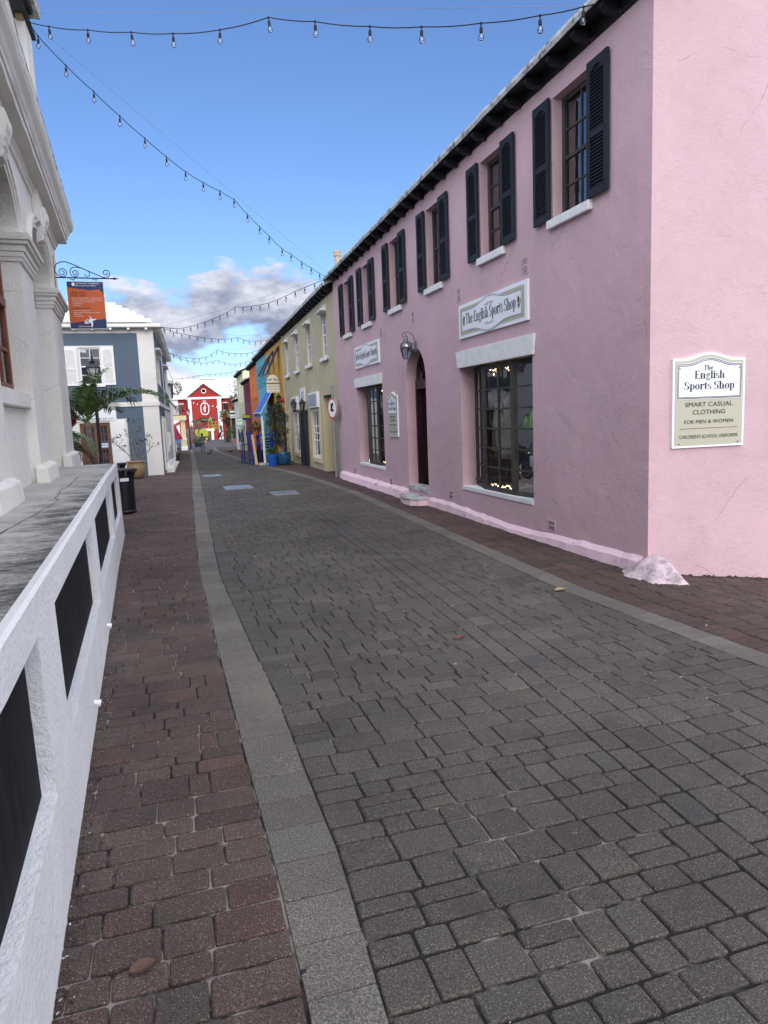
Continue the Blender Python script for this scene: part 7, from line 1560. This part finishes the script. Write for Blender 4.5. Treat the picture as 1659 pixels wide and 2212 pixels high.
palm('small green palm in front of the right pilaster of the red building', 7.3, 96, -1.22, 3.6, .10, [(k * 37, 35 + (k * 13) % 30, 1.7, .13) for k in range(11)], kw=dict(ll=.5, lw=.03, nleaf=24))
palm('small palm left of the yellow lift', 3.15, 97, -1.22, 2.7, .08, [(k * 45, 30 + (k * 17) % 30, 1.2, .13) for k in range(9)], kw=dict(ll=.4, lw=.03, nleaf=20))
bush('dark green leafy tree behind the bare branches at the right', (9.3, 108, 2.0), (1.6, 1.5, 1.7), 2400, .35, .07, m_leaf2, 'leafy_tree', 'tree', -1.3, 9)
bush('low green shrub above the rubble wall at the end of the street', (7.9, 88, -.05), (1.25, .9, .62), 1500, .30, .035, m_leaf3)
bush('small potted shrub by the black sandwich board', (6.0, 84.5, -.65), (.30, .3, .35), 400, .16, .02, m_leaf2)
bush('dark tree top showing over the pale green roof', (9.5, 85, 6.4), (1.5, 1.2, .8), 700, .3, .06, m_leaf2, 'leafy_tree', 'tree', -1.0)
m_rub = mat('reddish_rubble_stone', (.20, .12, .10), .95, .5, 5, .05, 6)
t = thing('rubble_wall', 'low reddish rubble planter wall near the end of the street', 'wall', (7.6, 86.5, -1.15)); mb = MB()
for k in range(8):
    for j in range(4): mb.box((6.5 + k * .36 + rng.uniform(0, .05), 86, -1.2 + j * .16), (6.82 + k * .36 + rng.uniform(0, .05), 86.6 + rng.uniform(0, .1), -1.05 + j * .16 + rng.uniform(-.01, .03)))
mb.build('stones', m_rub, t)
t = thing('sandwich_board', 'black standing menu board at the end of the street', 'sign board', (5.6, 84, -1.1)); mb = MB(); mb.bar((5.6, 84, -1.12), (5.6, 84.25, -.15), .5, .03, (1, 0, 0)); mb.build('front_panel', m_iron, t); mb = MB(); mb.bar((5.6, 84.5, -1.12), (5.6, 84.25, -.15), .5, .03, (1, 0, 0)); mb.build('back_panel', m_iron, t)
t = thing('timber_planter', 'dark timber planter with flowers left of the walking person', 'planter', (2.45, 80, -1.05)); mb = MB(); mb.box((2.05, 79.6, -1.08), (2.75, 80.3, -.6)); mb.build('box', m_dark, t); mb = MB(); leaves(mb, (2.4, 80, -.45), (.4, .35, .25), 300, .18, .03); mb.build('foliage', m_leaf3, t)
t = thing('net_stack', 'brown netting heap between the porch and the yellow lift', 'netting', (2.2, 100, -1.2)); mb = MB(); mb.lathe([(1.0, 0), (.95, .8), (.7, 1.6), (.3, 2.0), (0, 2.05)], (2.0, 101, -1.25), 12, rot=.3); mb.build('heap', mat('brown_netting', (.13, .09, .085), .95, .4, 4, .05, 5), t)
for k, (x, y) in enumerate(((2.45, 52.6), (4.0 - .6, 46.5), (1.9, 43.2))):
    t = thing('pigeon', ['dark pigeon furthest up the street', 'pigeon near the right kerb band far up the street', 'pigeon in the middle of the distant road'][k], 'bird', (x, y, float(gz(x, y))), 'pigeons pecking on the road'); z = float(gz(x, y)); mb = MB()
    mb.tube([(x - .16, y, z + .11), (x - .08, y, z + .12), (x, y, z + .13), (x + .07, y, z + .14), (x + .10, y, z + .19), (x + .13, y, z + .20), (x + .16, y, z + .19)], [.012, .04, .06, .045, .025, .025, .004], 8); mb.build('body', mat('pigeon_grey', (.03, .032, .04)), t, smooth=True)
    for s_ in (-.015, .015): mb = MB(); mb.tube([(x, y + s_, z + .09), (x + .01, y + s_, z)], .005, 4); mb.build('leg', m_redp, t)
# low hills and roofs past the square
t = thing('far_white_roof_building', 'white wall and roof glimpsed far behind the left row', 'building', (-8, 128, -1.4)); mb = MB(); mb.box((-12, 128, -1.4), (-1.5, 134, 5.0)); mb.build('wall', m_offw, t); mb = MB(); mb.prism([(-12.3, 5.0), (-1.2, 5.0), (-4, 7.6), (-9, 7.6)], 127.7, 134.3); mb.build('roof', m_roofw, t)

# windblown grit and leaf scraps gathered along the wall feet
gm = MB(); gm2 = MB()
def scrap(m, x, y, s_):
    a = rng.uniform(0, 6.28); u = Vector((math.cos(a), math.sin(a), rng.uniform(-.2, .3))) * s_; v_ = Vector((-math.sin(a), math.cos(a), rng.uniform(-.2, .3))) * s_ * rng.uniform(.35, .6); p = Vector((x, y, float(gz(x, y)) + .006)); m.quad(p - u, p + v_, p + u, p - v_)
for _ in range(1500):
    y = 1.6 + 11 * rng.random() ** 1.6; scrap(gm if rng.random() < .93 else gm2, float(twx(y)) + abs(rng.normal(0, .03)) + .004, y, rng.uniform(.003, .008))
for _ in range(900):
    y = rng.uniform(5.9, 18); scrap(gm if rng.random() < .9 else gm2, 4.14 - abs(rng.normal(0, .05)), y, rng.uniform(.004, .011))
for _ in range(500): x = rng.uniform(4.3, 7); scrap(gm, x, 5.60 - (x - 4.2) * .07 - abs(rng.normal(0, .035)), rng.uniform(.004, .014))
for _ in range(700): scrap(gm if rng.random() < .75 else gm2, rng.uniform(-.6, 4), 1.4 + 14 * rng.random() ** 1.4, rng.uniform(.0015, .004))
o = gm.build('leaf_grit', m_weed, normals=False); o['kind'] = 'stuff'; tag(o, 'dark grit and leaf scraps gathered along the wall feet and over the paving', 'grit')
o = gm2.build('pale_grit', m_slab, normals=False); o['kind'] = 'stuff'; tag(o, 'pale specks of grit and shell scattered over the paving', 'grit')
# moss and crumbled render where the sunny end wall meets the paving
mb = MB(); x = 4.5
while x < 6.6:
    w_ = rng.uniform(.02, .09); y = 5.655 - (x - 4.22) * .0735; z = -.12 * (x - 4.25)
    mb.add([(x, y - .002, z - .02), (x + w_, y - .002, z - .02), (x + w_ * .8, y - .012, z + rng.uniform(.0, .018)), (x + w_ * .2, y - .012, z + rng.uniform(.0, .022)), (x, y - .03, z - .01), (x + w_, y - .03, z - .01)], [(0, 1, 2, 3), (4, 5, 2, 3)]); x += w_ + rng.uniform(0, .16) * (rng.random() < .6)
o = mb.build('moss_edge', mat('dark_moss', (.03, .03, .02), .95, .4, 20)); o['kind'] = 'stuff'; tag(o, 'dark mossy edge at the foot of the sunny pink end wall', 'moss')
